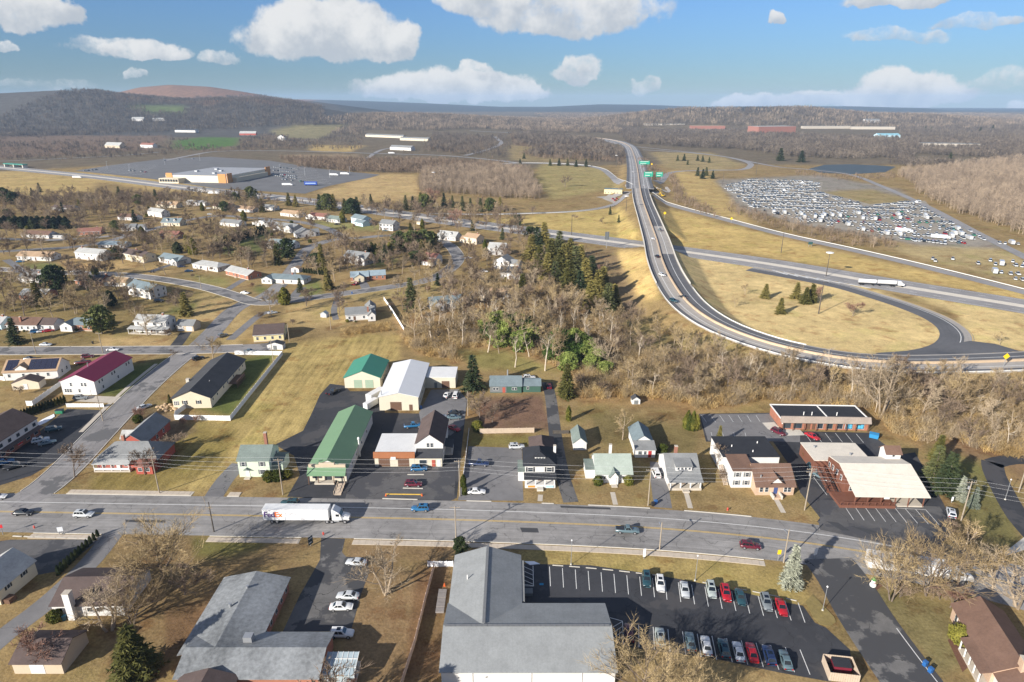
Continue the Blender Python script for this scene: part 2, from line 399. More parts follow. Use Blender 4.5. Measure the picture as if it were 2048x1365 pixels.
def sheet(name, pts, m, z=.02, parent=None, kind='structure', world=False, thick=0):
    Q = [Vector(p) for p in pts] if world else [G(a, b) for a, b in pts]
    bm = bmesh.new(); vs = [bm.verts.new((p.x, p.y, (gz(p.x, p.y) if p.y > 1200 else 0) + z)) for p in Q]
    f = bm.faces.new(vs); bm.normal_update()
    if f.normal.z < 0: f.normal_flip()
    if thick:
        r = bmesh.ops.extrude_face_region(bm, geom=[f]); 
        for e in r['geom']:
            if isinstance(e, bmesh.types.BMVert): e.co.z += thick
    bmesh.ops.triangulate(bm, faces=bm.faces[:])
    me = bpy.data.meshes.new(name); bm.to_mesh(me); bm.free(); me.materials.append(m)
    o = link(name, me, parent)
    if parent is None and kind: o['kind'] = kind
    return o
def bar_px(name, a, b, w, m, z, parent, h=0.0):            # painted bar / low block between two photo pixels
    A, B = G(*a), G(*b); return strip(name, [A, B], w / 2, w / 2, z + h, m, parent, thick=h)
# ------------------------------------------------------------------ terrain
STRAW, STRAW2, DRY, LAWN, GREEN, WOODF, BRUSHC, DIRT, FARC, FIELDG, ORANGE, HILLW, GRAVEL = (
    (.55, .415, .195), (.40, .29, .12), (.235, .175, .075), (.17, .145, .05), (.105, .12, .035), (.30, .195, .09), (.20, .14, .085), (.17, .11, .07), (.15, .12, .08), (.085, .15, .035), (.21, .12, .075), (.09, .083, .075), (.24, .215, .18))
COVER = [  # photo polygon, colour, stripe
    ([(-900, 215), (2900, 215), (2900, 330), (1240, 330), (1000, 340), (800, 345), (300, 325), (0, 345), (-900, 350)], FARC, 0),
    ([(-900, 185), (2900, 185), (2900, 224), (-900, 224)], (.062, .066, .064), 0),
    ([(-900, 160), (560, 160), (700, 225), (700, 262), (500, 275), (-900, 275)], HILLW, 0),
    ([(225, 186), (280, 165), (430, 165), (640, 200), (560, 210), (470, 200), (420, 210), (350, 204), (240, 200)], ORANGE, 0),
    ([(250, 210), (372, 212), (372, 226), (300, 226)], (.12, .15, .06), 0),
    ([(350, 282), (400, 275), (480, 276), (470, 292), (400, 300), (345, 298)], FIELDG, 0),
    ([(540, 262), (600, 248), (700, 250), (640, 278), (560, 275)], (.22, .19, .10), 0),
    ([(-200, 270), (340, 272), (300, 300), (-200, 330)], (.17, .12, .085), 0),
    ([(620, 290), (730, 292), (700, 305), (620, 303)], STRAW2, 0), ([(560, 310), (720, 308), (690, 330), (570, 325)], (.24, .18, .11), 0),
    ([(-900, 348), (60, 343), (200, 362), (160, 395), (0, 400), (-900, 410)], STRAW2, 0),
    ([(640, 385), (740, 350), (830, 350), (845, 392), (780, 402), (690, 400)], (.42, .30, .14), 0),
    ([(60, 340), (300, 352), (430, 378), (500, 395), (300, 380)], STRAW2, 0),
    ([(1080, 328), (1200, 335), (1240, 375), (1100, 400), (1070, 360)], (.29, .235, .10), 0),
    ([(1020, 290), (1120, 295), (1200, 320), (1100, 325), (1020, 320)], (.26, .20, .10), 0),
    ([(1300, 305), (1420, 305), (1490, 330), (1430, 345), (1330, 335)], (.29, .225, .11), 0),
    ([(1340, 340), (1420, 348), (1460, 400), (1510, 455), (1440, 435), (1370, 392)], STRAW2, 0),
    ([(960, 440), (1240, 415), (1300, 495), (1150, 478), (960, 460)], (.43, .32, .12), 0),
    ([(1310, 410), (1420, 440), (1700, 510), (2300, 640), (2300, 680), (1900, 575), (1700, 540), (1500, 510), (1330, 490)], (.47, .34, .13), 0),
    ([(1340, 500), (1560, 540), (1720, 565), (1850, 620), (1900, 670), (1850, 705), (1700, 712), (1550, 692), (1430, 650), (1370, 600)], STRAW, 0),
    ([(1720, 560), (2300, 670), (2300, 730), (1960, 700), (1900, 620)], STRAW, 0),
    ([(1220, 500), (1305, 503), (1320, 600), (1290, 600), (1240, 560)], (.52, .37, .15), 0),
    ([(1430, 360), (1640, 350), (1800, 380), (1860, 430), (2010, 490), (2100, 560), (2000, 560), (1880, 500), (1780, 480), (1600, 450), (1480, 418)], GRAVEL, 0),
    ([(1640, 385), (1740, 378), (1830, 400), (1740, 412)], (.27, .21, .10), 0),
    ([(1770, 490), (2100, 500), (2300, 590), (2048, 570), (1800, 505)], (.36, .28, .14), 0),
    ([(1120, 500), (1230, 500), (1260, 560), (1290, 640), (1240, 650), (1150, 560)], (.24, .17, .09), 0),
    ([(780, 640), (960, 600), (1110, 560), (1200, 640), (1330, 650), (1450, 705), (1650, 755), (2300, 770), (2300, 1000), (1960, 950), (1850, 900), (1770, 870), (1740, 820), (1540, 805), (1400, 825), (1340, 815), (1160, 810), (1130, 745), (960, 745), (830, 705)], WOODF, 0),
    ([(960, 740), (1130, 745), (1010, 700), (900, 700)], (.26, .22, .08), 0),
    ([(1240, 640), (1500, 690), (1500, 740), (1250, 720)], (.27, .21, .09), 0),
    ([(1150, 810), (1400, 822), (1440, 900), (1430, 1000), (1150, 985)], (.24, .175, .08), 0),
    ([(1180, 820), (1400, 860), (1380, 930), (1200, 890)], (.18, .14, .06), 0),
    ([(-60, 505), (120, 540), (330, 556), (470, 590), (400, 690), (-60, 690)], (.22, .165, .07), 0),
    ([(112, 522), (150, 522), (200, 528), (178, 541), (120, 540)], (.40, .27, .12), 0), ([(205, 525), (240, 523), (275, 532), (245, 543), (190, 542)], (.42, .29, .13), 0), ([(272, 535), (318, 530), (350, 538), (325, 547), (270, 545)], (.40, .28, .12), 0),
    ([(45, 528), (110, 526), (125, 538), (60, 541)], (.16, .165, .06), 0), ([(330, 620), (410, 585), (470, 600), (455, 625), (405, 665), (360, 680), (300, 660)], (.36, .26, .12), 0), ([(310, 640), (350, 612), (400, 602), (380, 625)], (.15, .15, .05), 0),
    ([(200, 672), (290, 676), (350, 680), (340, 692), (190, 694)], (.40, .28, .13), 0), ([(580, 610), (690, 600), (690, 650), (600, 655), (560, 640)], (.40, .29, .13), 0), ([(370, 548), (450, 556), (465, 572), (400, 570)], (.24, .21, .08), 0), ([(500, 580), (520, 572), (570, 590), (545, 596)], (.15, .17, .055), 0), ([(595, 575), (640, 560), (650, 590), (600, 597)], (.17, .18, .06), 0),
    ([(690, 588), (800, 570), (880, 560), (860, 600), (700, 600)], (.33, .25, .11), 0), ([(620, 440), (760, 450), (760, 465), (640, 455)], (.24, .22, .085), 0), ([(440, 640), (500, 610), (510, 660), (470, 690), (440, 690)], (.40, .29, .13), 0),
    ([(430, 470), (520, 455), (545, 460), (520, 510), (440, 510)], (.12, .125, .045), 0), ([(740, 500), (800, 520), (760, 535), (735, 530)], (.12, .13, .045), 0),
    ([(555, 690), (700, 672), (800, 668), (800, 720), (690, 750), (610, 860), (560, 890), (400, 985), (240, 985), (330, 900), (400, 850), (480, 790)], (.36, .27, .105), 1),
    ([(400, 850), (480, 860), (440, 930), (330, 985), (170, 985), (200, 940), (300, 900)], (.23, .175, .06), 1),
    ([(280, 800), (345, 830), (400, 860), (320, 890), (230, 870)], (.17, .12, .07), 0),
    ([(380, 815), (480, 720), (560, 700), (465, 835)], GREEN, 0),
    ([(200, 780), (260, 730), (350, 715), (250, 795), (205, 795)], GREEN, 0),
    ([(960, 795), (1085, 790), (1105, 865), (960, 865)], (.17, .105, .07), 0),
    ([(940, 865), (1065, 870), (1060, 895), (935, 895)], (.18, .15, .05), 0),
    ([(230, 1070), (640, 1075), (560, 1180), (330, 1330), (230, 1365), (180, 1200)], (.225, .155, .075), 0),
    ([(380, 1075), (560, 1078), (480, 1110), (390, 1120)], (.15, .135, .045), 0),
    ([(330, 1220), (450, 1200), (420, 1290), (330, 1320)], (.17, .105, .055), 0),
    ([(690, 1085), (910, 1085), (880, 1365), (650, 1400), (720, 1200)], (.23, .155, .08), 0),
    ([(830, 1130), (895, 1130), (880, 1365), (810, 1365)], (.17, .105, .055), 0),
    ([(1720, 800), (2300, 770), (2300, 1080), (1980, 930), (1860, 890)], (.215, .14, .075), 0),
    ([(1850, 890), (1970, 930), (2030, 1040), (2048, 1100), (1960, 1080), (1900, 980)], (.16, .14, .055), 0),
    ([(1040, 1090), (1560, 1130), (1650, 1220), (1560, 1205), (1040, 1130)], (.31, .235, .09), 0),
    ([(1720, 1170), (1900, 1210), (1960, 1320), (1880, 1350)], (.20, .165, .075), 0),
]
def make_terrain():
    th = np.concatenate([np.linspace(-180, -58, 20)[:-1], np.linspace(-58, 58, 620), np.linspace(58, 180, 20)[1:]]) * math.pi / 180
    th = th[:-1]
    rr = np.concatenate([np.array([12., 35, 60, 78]), np.exp(np.linspace(math.log(84), math.log(15000), 520))])
    nt, nr = len(th), len(rr)
    X = (rr[:, None] * np.sin(th)[None, :]).ravel(); Y = (rr[:, None] * np.cos(th)[None, :]).ravel()
    Z = ground(X, Y)
    Z = np.where(np.hypot(X, Y) > 14500, np.minimum(Z, 0), Z)
    px, py = proj(X, Y, Z)
    rng = np.random.default_rng(3)
    jx = px + rng.normal(0, 1.5, px.shape); jy = py + rng.normal(0, .5, py.shape)
    C = np.zeros((len(X), 4), np.float32); C[:, :3] = (.26, .185, .085)
    for (poly, c, st) in COVER:
        k = inpoly(jx, jy, poly); C[k, :3] = c; C[k, 3] = st
    C = C.reshape(nr, nt, 4)
    for _ in range(2):               # soften the borders between covers
        C[1:-1] = (C[:-2] + 2 * C[1:-1] + C[2:]) / 4
        C = (np.roll(C, 1, 1) + 2 * C + np.roll(C, -1, 1)) / 4
    C = C.reshape(-1, 4)
    V = np.stack([X, Y, Z], 1); V = np.vstack([V, [[0, 0, 0]]]); C = np.vstack([C, [[.26, .185, .085, 0]]])
    i = np.arange(nr - 1)[:, None] * nt; j = np.arange(nt)[None, :]; j2 = (j + 1) % nt
    F = np.stack([(i + j), (i + nt + j), (i + nt + j2), (i + j2)], -1).reshape(-1, 4)[:, ::-1]
    me = bpy.data.meshes.new('ground'); c = len(V) - 1
    faces = F.tolist() + [(c, int(k2), int(k)) for k, k2 in zip(range(nt), list(range(1, nt)) + [0])]
    me.from_pydata(V.tolist(), [], faces)
    at = me.color_attributes.new('cover', 'FLOAT_COLOR', 'POINT'); at.data.foreach_set('color', C.astype(np.float32).ravel())
    me.polygons.foreach_set('use_smooth', np.ones(len(faces), bool))
    m = bpy.data.materials.new('ground_cover'); m.use_nodes = True; k = N(m.node_tree); b = k.n['Principled BSDF']
    b.inputs['Roughness'].default_value = .95; b.inputs['Specular IOR Level'].default_value = .05
    a = k.node('ShaderNodeAttribute', attribute_name='cover'); pos = k.node('ShaderNodeNewGeometry').outputs['Position']
    big = k.noise(pos, .035, 4, .6); mid = k.noise(pos, .22, 4, .62); fin = k.noise(pos, 1.6, 4, .65)
    f = k.m('ADD', 1.0, k.m('MULTIPLY', k.m('SUBTRACT', big, .5), 1.0)); f = k.m('ADD', f, k.m('MULTIPLY', k.m('SUBTRACT', mid, .5), 1.0)); f = k.m('ADD', f, k.m('MULTIPLY', k.m('SUBTRACT', fin, .5), 1.35))
    st = k.noise(k.vm('MULTIPLY', k.vm('ADD', pos, k.vm('SCALE', (1, 1, 0), None, 0.0)), (.55, .05, 0)), 1, 3, .6)
    f = k.m('ADD', f, k.m('MULTIPLY', k.m('MULTIPLY', k.m('SUBTRACT', st, .5), 1.3), a.outputs['Alpha']))
    c1 = k.vm('SCALE', a.outputs['Color'], None, k.m('MAXIMUM', f, .35))
    gm = k.ramp(k.noise(k.vm('ADD', pos, (31, 17, 5)), .06, 5, .6), .50, .68)
    c2 = k.mix(k.m('MULTIPLY', gm, .4), c1, k.vm('MULTIPLY', c1, (.74, .88, .62)))
    br = k.ramp(k.noise(k.vm('ADD', pos, (7, 91, 3)), .11, 6, .68), .53, .66)
    c2 = k.mix(k.m('MULTIPLY', br, .8), c2, k.vm('MULTIPLY', c2, (.70, .58, .55)))
    k.put(b.inputs['Base Color'], c2)
    bn = k.node('ShaderNodeBump'); bn.inputs['Strength'].default_value = .5; bn.inputs['Distance'].default_value = .25; k.put(bn.inputs['Height'], fin); k.l.new(bn.outputs[0], b.inputs['Normal'])
    me.materials.append(m); o = link('ground', me); o['kind'] = 'structure'
make_terrain()
# ------------------------------------------------------------------ roads, lots, pavements
A_MAIN = asphalt('main_road_asphalt', (.235, .225, .215), .5, crack=.35)
A_ST = asphalt('street_asphalt', (.215, .205, .20), .36, patch_amt=.35, patch=(.12, .118, .118), crack=.3)
A_DARK = asphalt('fresh_asphalt', (.042, .043, .048), .38, streak=False, patch_amt=.25, patch=(.062, .06, .062), crack=.3)
A_LOT = asphalt('lot_asphalt', (.10, .097, .097), .42, streak=False, patch_amt=.5, patch=(.065, .065, .07), crack=.5)
A_OLD = asphalt('old_patched_asphalt', (.135, .13, .125), .5, streak=False, patch_amt=1.1, patch=(.06, .06, .063), crack=.7)
A_GREY = asphalt('grey_lot_asphalt', (.17, .165, .165), .35, streak=False, crack=.4)
A_HWY = asphalt('highway_asphalt', (.25, .24, .235), .3, crack=0)
A_HWYD = asphalt('dark_highway_asphalt', (.105, .105, .11), .28, crack=0)
C_HWY = asphalt('highway_concrete', (.33, .305, .275), .26, crack=0)
YELLOW = mat('yellow_road_paint', (.62, .40, .07), .7, .25, 2); WLINE = mat('white_road_paint', (.66, .66, .64), .7, .25, 2)
GRASSV = mat('verge_grass', (.22, .17, .065), .95, .45, .7)
main, MAINP = road('main_road', [(-400, 1018), (-150, 1022), (0, 1024), (300, 1029), (600, 1034), (900, 1040), (1200, 1051), (1400, 1064), (1600, 1085), (1800, 1117), (1950, 1150), (2048, 1176), (2250, 1240)], 16.4, A_MAIN, .03)
def along(P, off): return offset_line(P, off)
def part_line(P, x0, x1): return [p for p in P if x0 <= p.x <= x1]
strip('centre_line', along(MAINP, .12), .07, .07, .045, YELLOW, main); strip('centre_line', along(MAINP, -.24), .07, .07, .045, YELLOW, main)
strip('edge_line', along(MAINP, -4.3), .09, .09, .045, WLINE, main)
# kerbs and pavement slabs (south side = right of travel)
def lenparam(P):
    s = [0]
    for i in range(1, len(P)): s.append(s[-1] + (P[i] - P[i - 1]).length)
    return s
def at_len(P, S, d):
    i = max(0, min(len(S) - 2, int(np.searchsorted(S, d)) - 1)); t = (d - S[i]) / max(1e-6, S[i + 1] - S[i])
    return P[i].lerp(P[i + 1], t), (P[i + 1] - P[i]).normalized()
def pavement(P, x0, x1, off, w, kerb_off):
    Q = part_line(P, x0, x1)
    k = strip('kerb', along(Q, kerb_off), .09, .09, .15, CONC2, None, thick=.15, kind='structure')
    base = strip('pavement', along(Q, off), w / 2, w / 2, .07, CONC, None, thick=.06, kind='structure')
    C = along(Q, off); S = lenparam(C); d = .8; me = boxmesh('paving_slab', (1.52, w - .04, .05), PAVE)
    while d < S[-1] - .8:
        p, t = at_len(C, S, d); link('paving_slab', me, base, (p.x, p.y, .075 + random.uniform(0, .008)), math.atan2(t.y, t.x)); d += 1.57
PAVE = mat('pavement_concrete', (.47, .40, .32), .9, .2, .5)
random.seed(5)
px2x = lambda px, py: G(px, py).x
pavement(MAINP, px2x(405, 1068), px2x(612, 1074), 9.7, 1.7, 8.35)
pavement(MAINP, px2x(700, 1078), px2x(1560, 1125), 9.7, 1.7, 8.35)
pavement(MAINP, px2x(128, 988), px2x(405, 992), -9.5, 1.6, -8.35)
pavement(MAINP, px2x(440, 993), px2x(492, 994), -9.5, 1.6, -8.35)
pavement(MAINP, px2x(60, 1062), px2x(222, 1062), 9.6, 1.6, 8.35)
for a, b in (((925, 1003), (990, 1004)), ((1060, 1004), (1115, 1006)), ((1170, 1009), (1310, 1015)), ((1345, 1019), (1500, 1030))):
    Q = part_line(MAINP, px2x(*a), px2x(*b))
    if len(Q) > 1: strip('kerb', along(Q, -8.35), .12, .12, .14, CONC2, None, thick=.14, kind='structure')
ST = {}
def street(key, pts, w, m=None, kerb=True):
    o, P = road('street', pts, w, m or A_ST, .034 + .004 * len(ST)); ST[key] = P
    return o
street('west', [(20, 1012), (75, 985), (130, 940), (205, 862), (280, 785), (345, 728), (392, 694)], 9.5)
street('cross', [(-300, 706), (-100, 703), (60, 702), (220, 701), (380, 700), (480, 697), (560, 692)], 9)
street('west2', [(385, 705), (425, 665), (462, 625), (495, 604)], 9)
street('loop', [(-300, 530), (-60, 536), (100, 545), (230, 549), (330, 560), (410, 575), (470, 592), (520, 606), (600, 599), (700, 586), (790, 573), (850, 562), (893, 543), (915, 520), (908, 500), (890, 485), (868, 470)], 8.5)
street('upper', [(510, 605), (560, 570), (598, 520), (620, 495), (668, 480), (720, 476), (775, 472), (830, 474)], 8.5)
street('upper2', [(690, 478), (660, 460), (620, 448), (560, 440), (500, 436), (440, 432), (380, 440), (300, 460), (180, 490), (60, 500), (-100, 508)], 8)
street('outer', [(-200, 470), (0, 478), (120, 480), (250, 470)], 7)
# kerbs of the western streets
for key, a, b in (('west', 4.9, 0), ('west', -4.9, 0), ('cross', 4.7, 0), ('cross', -4.7, 0), ('loop', 4.4, 0), ('loop', -4.4, 0)):
    P = ST[key]; n = len(P); Q = P[int(n * .06):int(n * .93)]
    strip('kerb', along(Q, a), .1, .1, .13, CONC2, None, thick=.13, kind='structure')
Q = ST['west'][12:-6]; strip('pavement', along(Q, -6.4), .7, .7, .06, CONC, None, thick=.05, kind='structure')
sidest, SIDEP = road('street', [(1655, 1118), (1690, 1165), (1730, 1232), (1785, 1312), (1850, 1400), (1930, 1500)], 11.5, A_OLD, .036)
strip('edge_line', along(SIDEP[6:], -4.6), .08, .08, .05, WLINE, sidest)
# car parks and drives
lot_green = sheet('car_park', [(640, 790), (660, 768), (690, 772), (700, 783), (762, 783), (770, 826), (850, 828), (862, 780), (918, 780), (935, 800), (925, 880), (914, 996), (900, 1003), (700, 1001), (574, 994), (600, 950), (588, 912), (550, 890), (606, 862), (622, 830)], A_DARK, .018)
sheet('forecourt', [(705, 935), (912, 935), (908, 1000), (690, 1000)], A_LOT, .024)
sheet('rear_yard', [(862, 780), (917, 779), (934, 800), (928, 850), (900, 872), (842, 850), (838, 826)], A_GREY, .026)
lot_black = sheet('car_park', [(937, 893), (1044, 897), (1045, 960), (1047, 1002), (916, 1001), (925, 960)], A_GREY, .02)
lot_rest = sheet('car_park', [(1398, 828), (1546, 826), (1562, 862), (1738, 866), (1770, 890), (1765, 915), (1830, 905), (1905, 1040), (1890, 1075), (1800, 1078), (1700, 1060), (1634, 1044), (1640, 1036), (1600, 985), (1585, 940), (1545, 882), (1500, 884), (1412, 884)], A_DARK, .018)
sheet('forecourt', [(1640, 1000), (1880, 1014), (1910, 1060), (1880, 1090), (1720, 1066), (1640, 1045)], A_LOT, .024)
sheet('rear_yard', [(1400, 829), (1544, 828), (1556, 858), (1600, 866), (1600, 885), (1500, 882), (1416, 882)], A_GREY, .024)
sheet('access_apron', [(1636, 1042), (1720, 1060), (1880, 1085), (1960, 1110), (1900, 1120), (1780, 1090), (1640, 1060)], A_LOT, .041)
lot_south = sheet('car_park', [(1043, 1128), (1180, 1131), (1300, 1148), (1430, 1172), (1560, 1203), (1606, 1212), (1630, 1246), (1652, 1256), (1700, 1300), (1705, 1345), (1660, 1364), (1560, 1346), (1420, 1316), (1240, 1293), (1180, 1230), (1043, 1215)], A_DARK, .018)
lot_sw = sheet('car_park', [(-60, 1092), (20, 1080), (178, 1079), (196, 1082), (120, 1142), (0, 1165), (-60, 1170)], A_LOT, .02)
lot_office = sheet('driveway', [(642, 1076), (690, 1078), (684, 1105), (692, 1114), (735, 1116), (738, 1145), (722, 1190), (702, 1262), (565, 1265), (600, 1190), (640, 1120)], A_OLD, .02)
lot_store = sheet('car_park', [(60, 880), (134, 818), (238, 822), (150, 900), (62, 952), (-60, 990), (-60, 920)], A_DARK, .02)
def drive(pts, w, m=None, z=.024): return road('driveway', pts, w, m or A_GREY, z)[0]
drive([(232, 1060), (180, 1125), (95, 1205), (10, 1270), (-60, 1330)], 5)
drive([(425, 998), (450, 960), (480, 928)], 5)
drive([(1142, 1005), (1125, 950), (1112, 880), (1102, 800), (1094, 765)], 4, A_OLD)
drive([(1326, 1016), (1318, 960), (1316, 925)], 4.6)
drive([(1985, 925), (1988, 945), (2010, 990), (2040, 1040), (2075, 1080)], 5.5, A_DARK)
drive([(1985, 928), (2020, 920), (2100, 921)], 5, A_DARK)
drive([(345, 700), (360, 682), (372, 665)], 5, A_DARK); drive([(400, 756), (372, 790)], 5)
drive([(52, 548), (28, 530), (12, 520)], 4.5); drive([(300, 545), (325, 535), (350, 528)], 4.5); drive([(440, 590), (470, 570), (490, 558)], 4)
drive([(735, 583), (728, 570), (722, 562)], 5); drive([(582, 603), (592, 588), (604, 575)], 5); drive([(262, 800), (220, 800), (160, 797)], 5, CONC)
drive([(676, 592), (668, 620), (672, 640)], 3); drive([(460, 680), (520, 630), (545, 625)], 4)
CW = [[(1081, 990), (1080, 1003)], [(1225, 985), (1231, 1010)], [(1372, 985), (1381, 1017)], [(1550, 995), (1567, 1026)]]
for c in CW: road('front_walk', c, 1.3, CONC, .03)
sheet('garden_path', [(2000, 1112), (2048, 1075), (2120, 1070), (2120, 1090), (2050, 1100), (2005, 1115)], CONC2, .026)
DPATCH = asphalt('fresh_patch_asphalt', (.055, .056, .06), .3, streak=False, crack=0)
for q in ([(1652, 1043), (1676, 1046), (1700, 1062), (1684, 1062)], [(1700, 1052), (1740, 1060), (1800, 1082), (1770, 1082)], [(1040, 1056), (1075, 1057), (1078, 1066), (1044, 1065)], [(250, 1040), (330, 1041), (332, 1046), (252, 1045)], [(1120, 1012), (1220, 1016), (1222, 1020), (1122, 1016)]): sheet('asphalt_patch', q, DPATCH, .047)
# bay lines of the car parks
def bays(lot, A, B, n, dx, dy, w=.13, skip=()):
    for i in range(n):
        if i in skip: continue
        t = i / (n - 1); a = (A[0] + (B[0] - A[0]) * t, A[1] + (B[1] - A[1]) * t); bar_px('bay_line', a, (a[0] + dx(t), a[1] + dy(t)), w, WLINE, .035, lot)
def bays2(lot, A0, A1, B0, B1, n, w=.13, z=.035):
    for i in range(n):
        t = i / (n - 1); a = (A0[0] + (A1[0] - A0[0]) * t, A0[1] + (A1[1] - A0[1]) * t); b = (B0[0] + (B1[0] - B0[0]) * t, B0[1] + (B1[1] - B0[1]) * t)
        bar_px('bay_line', a, b, w, WLINE, z, lot)
bays2(lot_south, (1099, 1134), (1305, 1157), (1101, 1173), (1309, 1195), 9); bays2(lot_south, (1330, 1161), (1596, 1206), (1334, 1200), (1610, 1246), 11)
bays2(lot_south, (1277, 1250), (1600, 1300), (1278, 1295), (1620, 1350), 12)
for k in range(5): bar_px('hatch_line', (1046 + 0, 1133 + k * 9), (1066, 1142 + k * 9 if k < 4 else 1172), .13, WLINE, .036, lot_south)
bar_px('hatch_line', (1066, 1132), (1067, 1173), .13, WLINE, .037, lot_south); bar_px('hatch_line', (1045, 1172), (1067, 1173), .13, WLINE, .038, lot_south)
for k in range(4): bar_px('hatch_line', (1224 + k * 2, 1256 + k * 10), (1244, 1244 + k * 10), .13, WLINE, .036, lot_south)
bar_px('hatch_line', (1245, 1243), (1247, 1290), .13, WLINE, .037, lot_south); bar_px('hatch_line', (1220, 1236), (1245, 1243), .13, WLINE, .038, lot_south)
BLUEP = mat('blue_road_paint', (.03, .22, .38), .7, .2, 2); sheet('accessible_bay_mark', [(1079, 1167), (1087, 1167), (1087, 1171), (1079, 1171)], BLUEP, .04, lot_south)
for i in range(15):                                       # wheel stops along the upper row
    t0 = (i + .18) / 15; t1 = (i + .82) / 15; f = lambda t: (1099 + t * 500, 1131 + t * 30 + t * t * 43)
    if i in (7, 8): continue
    bar_px('wheel_stop', f(t0), f(t1), .18, CONC2, .02, lot_south, .12)
bays2(lot_rest, (1688, 1011), (1851, 1020), (1707, 1040), (1878, 1050), 9, .12); bar_px('bay_line', (1688, 1011), (1851, 1020), .12, WLINE, .034, lot_rest)
bays2(lot_rest, (1609, 866), (1712, 868), (1622, 884), (1727, 886), 6, .12, .036); bays2(lot_rest, (1403, 831), (1512, 831), (1413, 845), (1520, 844), 7, .1, .036)
bays2(lot_rest, (1422, 865), (1490, 866), (1424, 872), (1494, 882), 4, .1, .036); bar_px('bay_line', (1627, 955), (1654, 991), .12, WLINE, .034, lot_rest)
sheet('concrete_apron', [(1524, 846), (1548, 845), (1562, 858), (1600, 860), (1610, 871), (1575, 872), (1536, 859)], CONC2, .03)
for a, b in (((772, 989), (842, 990)), ((765, 998), (835, 1000)), ((806, 977), (846, 978)), ((815, 950), (848, 950))): bar_px('parking_block', a, b, .3, YELLOW if a[1] == 989 else CONC2, .02, lot_green, .14)
for i in range(7): bar_px('parking_block', (26 + i * 22, 1073 + i * .8), (44 + i * 22, 1074 + i * .8), .3, CONC2, .02, lot_sw, .14)
# ------------------------------------------------------------------ highways
med = strip('highway', MED, 15.5, 15.5, .02, A_HWY, kind='structure')
strip('median_strip', MED, 3.2, 3.2, .04, mat('median_concrete', (.58, .53, .45), .9, .2, .3), med)
strip('lane_line', along(MED, 13.6), .12, .12, .045, WLINE, med); strip('lane_line', along(MED, -13.6), .12, .12, .045, WLINE, med)
def dashes(P, off, ln, gap, w, z, parent, x0, x1, m=WLINE):
    C = along(P, off); S = lenparam(C); d = 0; me = boxmesh('lane_dash', (ln, w, .01), m)
    while d < S[-1]:
        p, t = at_len(C, S, d)
        if x0 < p.x < x1: link('lane_dash', me, parent, (p.x, p.y, p.z + z), math.atan2(t.y, t.x))
        d += ln + gap
dashes(MED, 8.6, 3.5, 8, .2, .04, med, 30, 420); dashes(MED, -8.6, 3.5, 8, .2, .04, med, 30, 420)
TANB = mat('barrier_concrete', (.50, .38, .26), .9, .2, .3); LB = mat('pale_barrier_concrete', (.58, .55, .49), .9, .15, .3)
FLYA = FLY; FLY = FLY[min(range(len(FLY)), key=lambda i: (FLY[i] - G(1280, 378, 6.6)).length):]
FARF = FLYA[:len(FLYA) - len(FLY) + 1]; fr_ = strip('highway', FARF, 15.5, 15.5, .0, A_HWY, thick=.6, drape=False, kind='structure'); strip('median_barrier', FARF, .5, .5, .8, TANB, fr_, thick=.8, drape=False)
for o_ in (-5.5, 5.5, -9.5, 9.5): strip('lane_line', along(FARF, o_), .2, .2, .04, WLINE, fr_, drape=False)
for o_ in (-13.6, 13.6): strip('shoulder', along(FARF, o_), 1.8, 1.8, .03, A_HWYD, fr_, drape=False)
flyr = strip('flyover_deck', FLY, 9.3, 9.3, .0, C_HWY, thick=1.1, drape=False, kind='structure')
nb = int(len(FLY) * 1)
strip('carriageway', FLY, -.7, 8.3, .02, C_HWY, flyr, drape=False)
strip('carriageway', FLY, 8.3, -.7, .02, A_HWYD, flyr, drape=False)
j0, j1 = (min(range(len(FLY)), key=lambda i: (FLY[i] - G(*q)).length) for q in ((1303, 452, 7), (1322, 512, 7)))
strip('bridge_slab', FLY[j0:j1], 8.35, 8.35, .03, C_HWY, flyr, drape=False)
strip('lane_line', along(FLY, 4.3), .14, .14, .04, WLINE, flyr, drape=False); strip('lane_line', along(FLY, -4.6), .14, .14, .04, WLINE, flyr, drape=False)
strip('shoulder', along(FLY, 7.5), 1.1, 1.1, .035, A_HWYD, flyr, drape=False)
tag(strip('median_barrier', FLY, .35, .35, .9, TANB, None, thick=.9, drape=False), 'tan concrete median barrier running the length of the curving flyover', 'barrier')
i0 = min(range(len(FLY)), key=lambda i: (FLY[i] - G(1276, 390, 7)).length); i1 = min(range(len(FLY)), key=lambda i: (FLY[i] - G(1330, 540, 7)).length)
i2 = min(range(len(FLY)), key=lambda i: (FLY[i] - G(1352, 575, 6)).length)
tag(strip('parapet', along(FLY[i0:i2], 9.05), .2, .2, .85, LB, None, thick=.95, drape=False), 'pale concrete parapet on the left and near edge of the flyover', 'parapet')
tag(strip('parapet', along(FLY[i0:i2], -9.05), .2, .2, .85, LB, None, thick=.95, drape=False), 'pale concrete parapet on the right and far edge of the flyover', 'parapet')
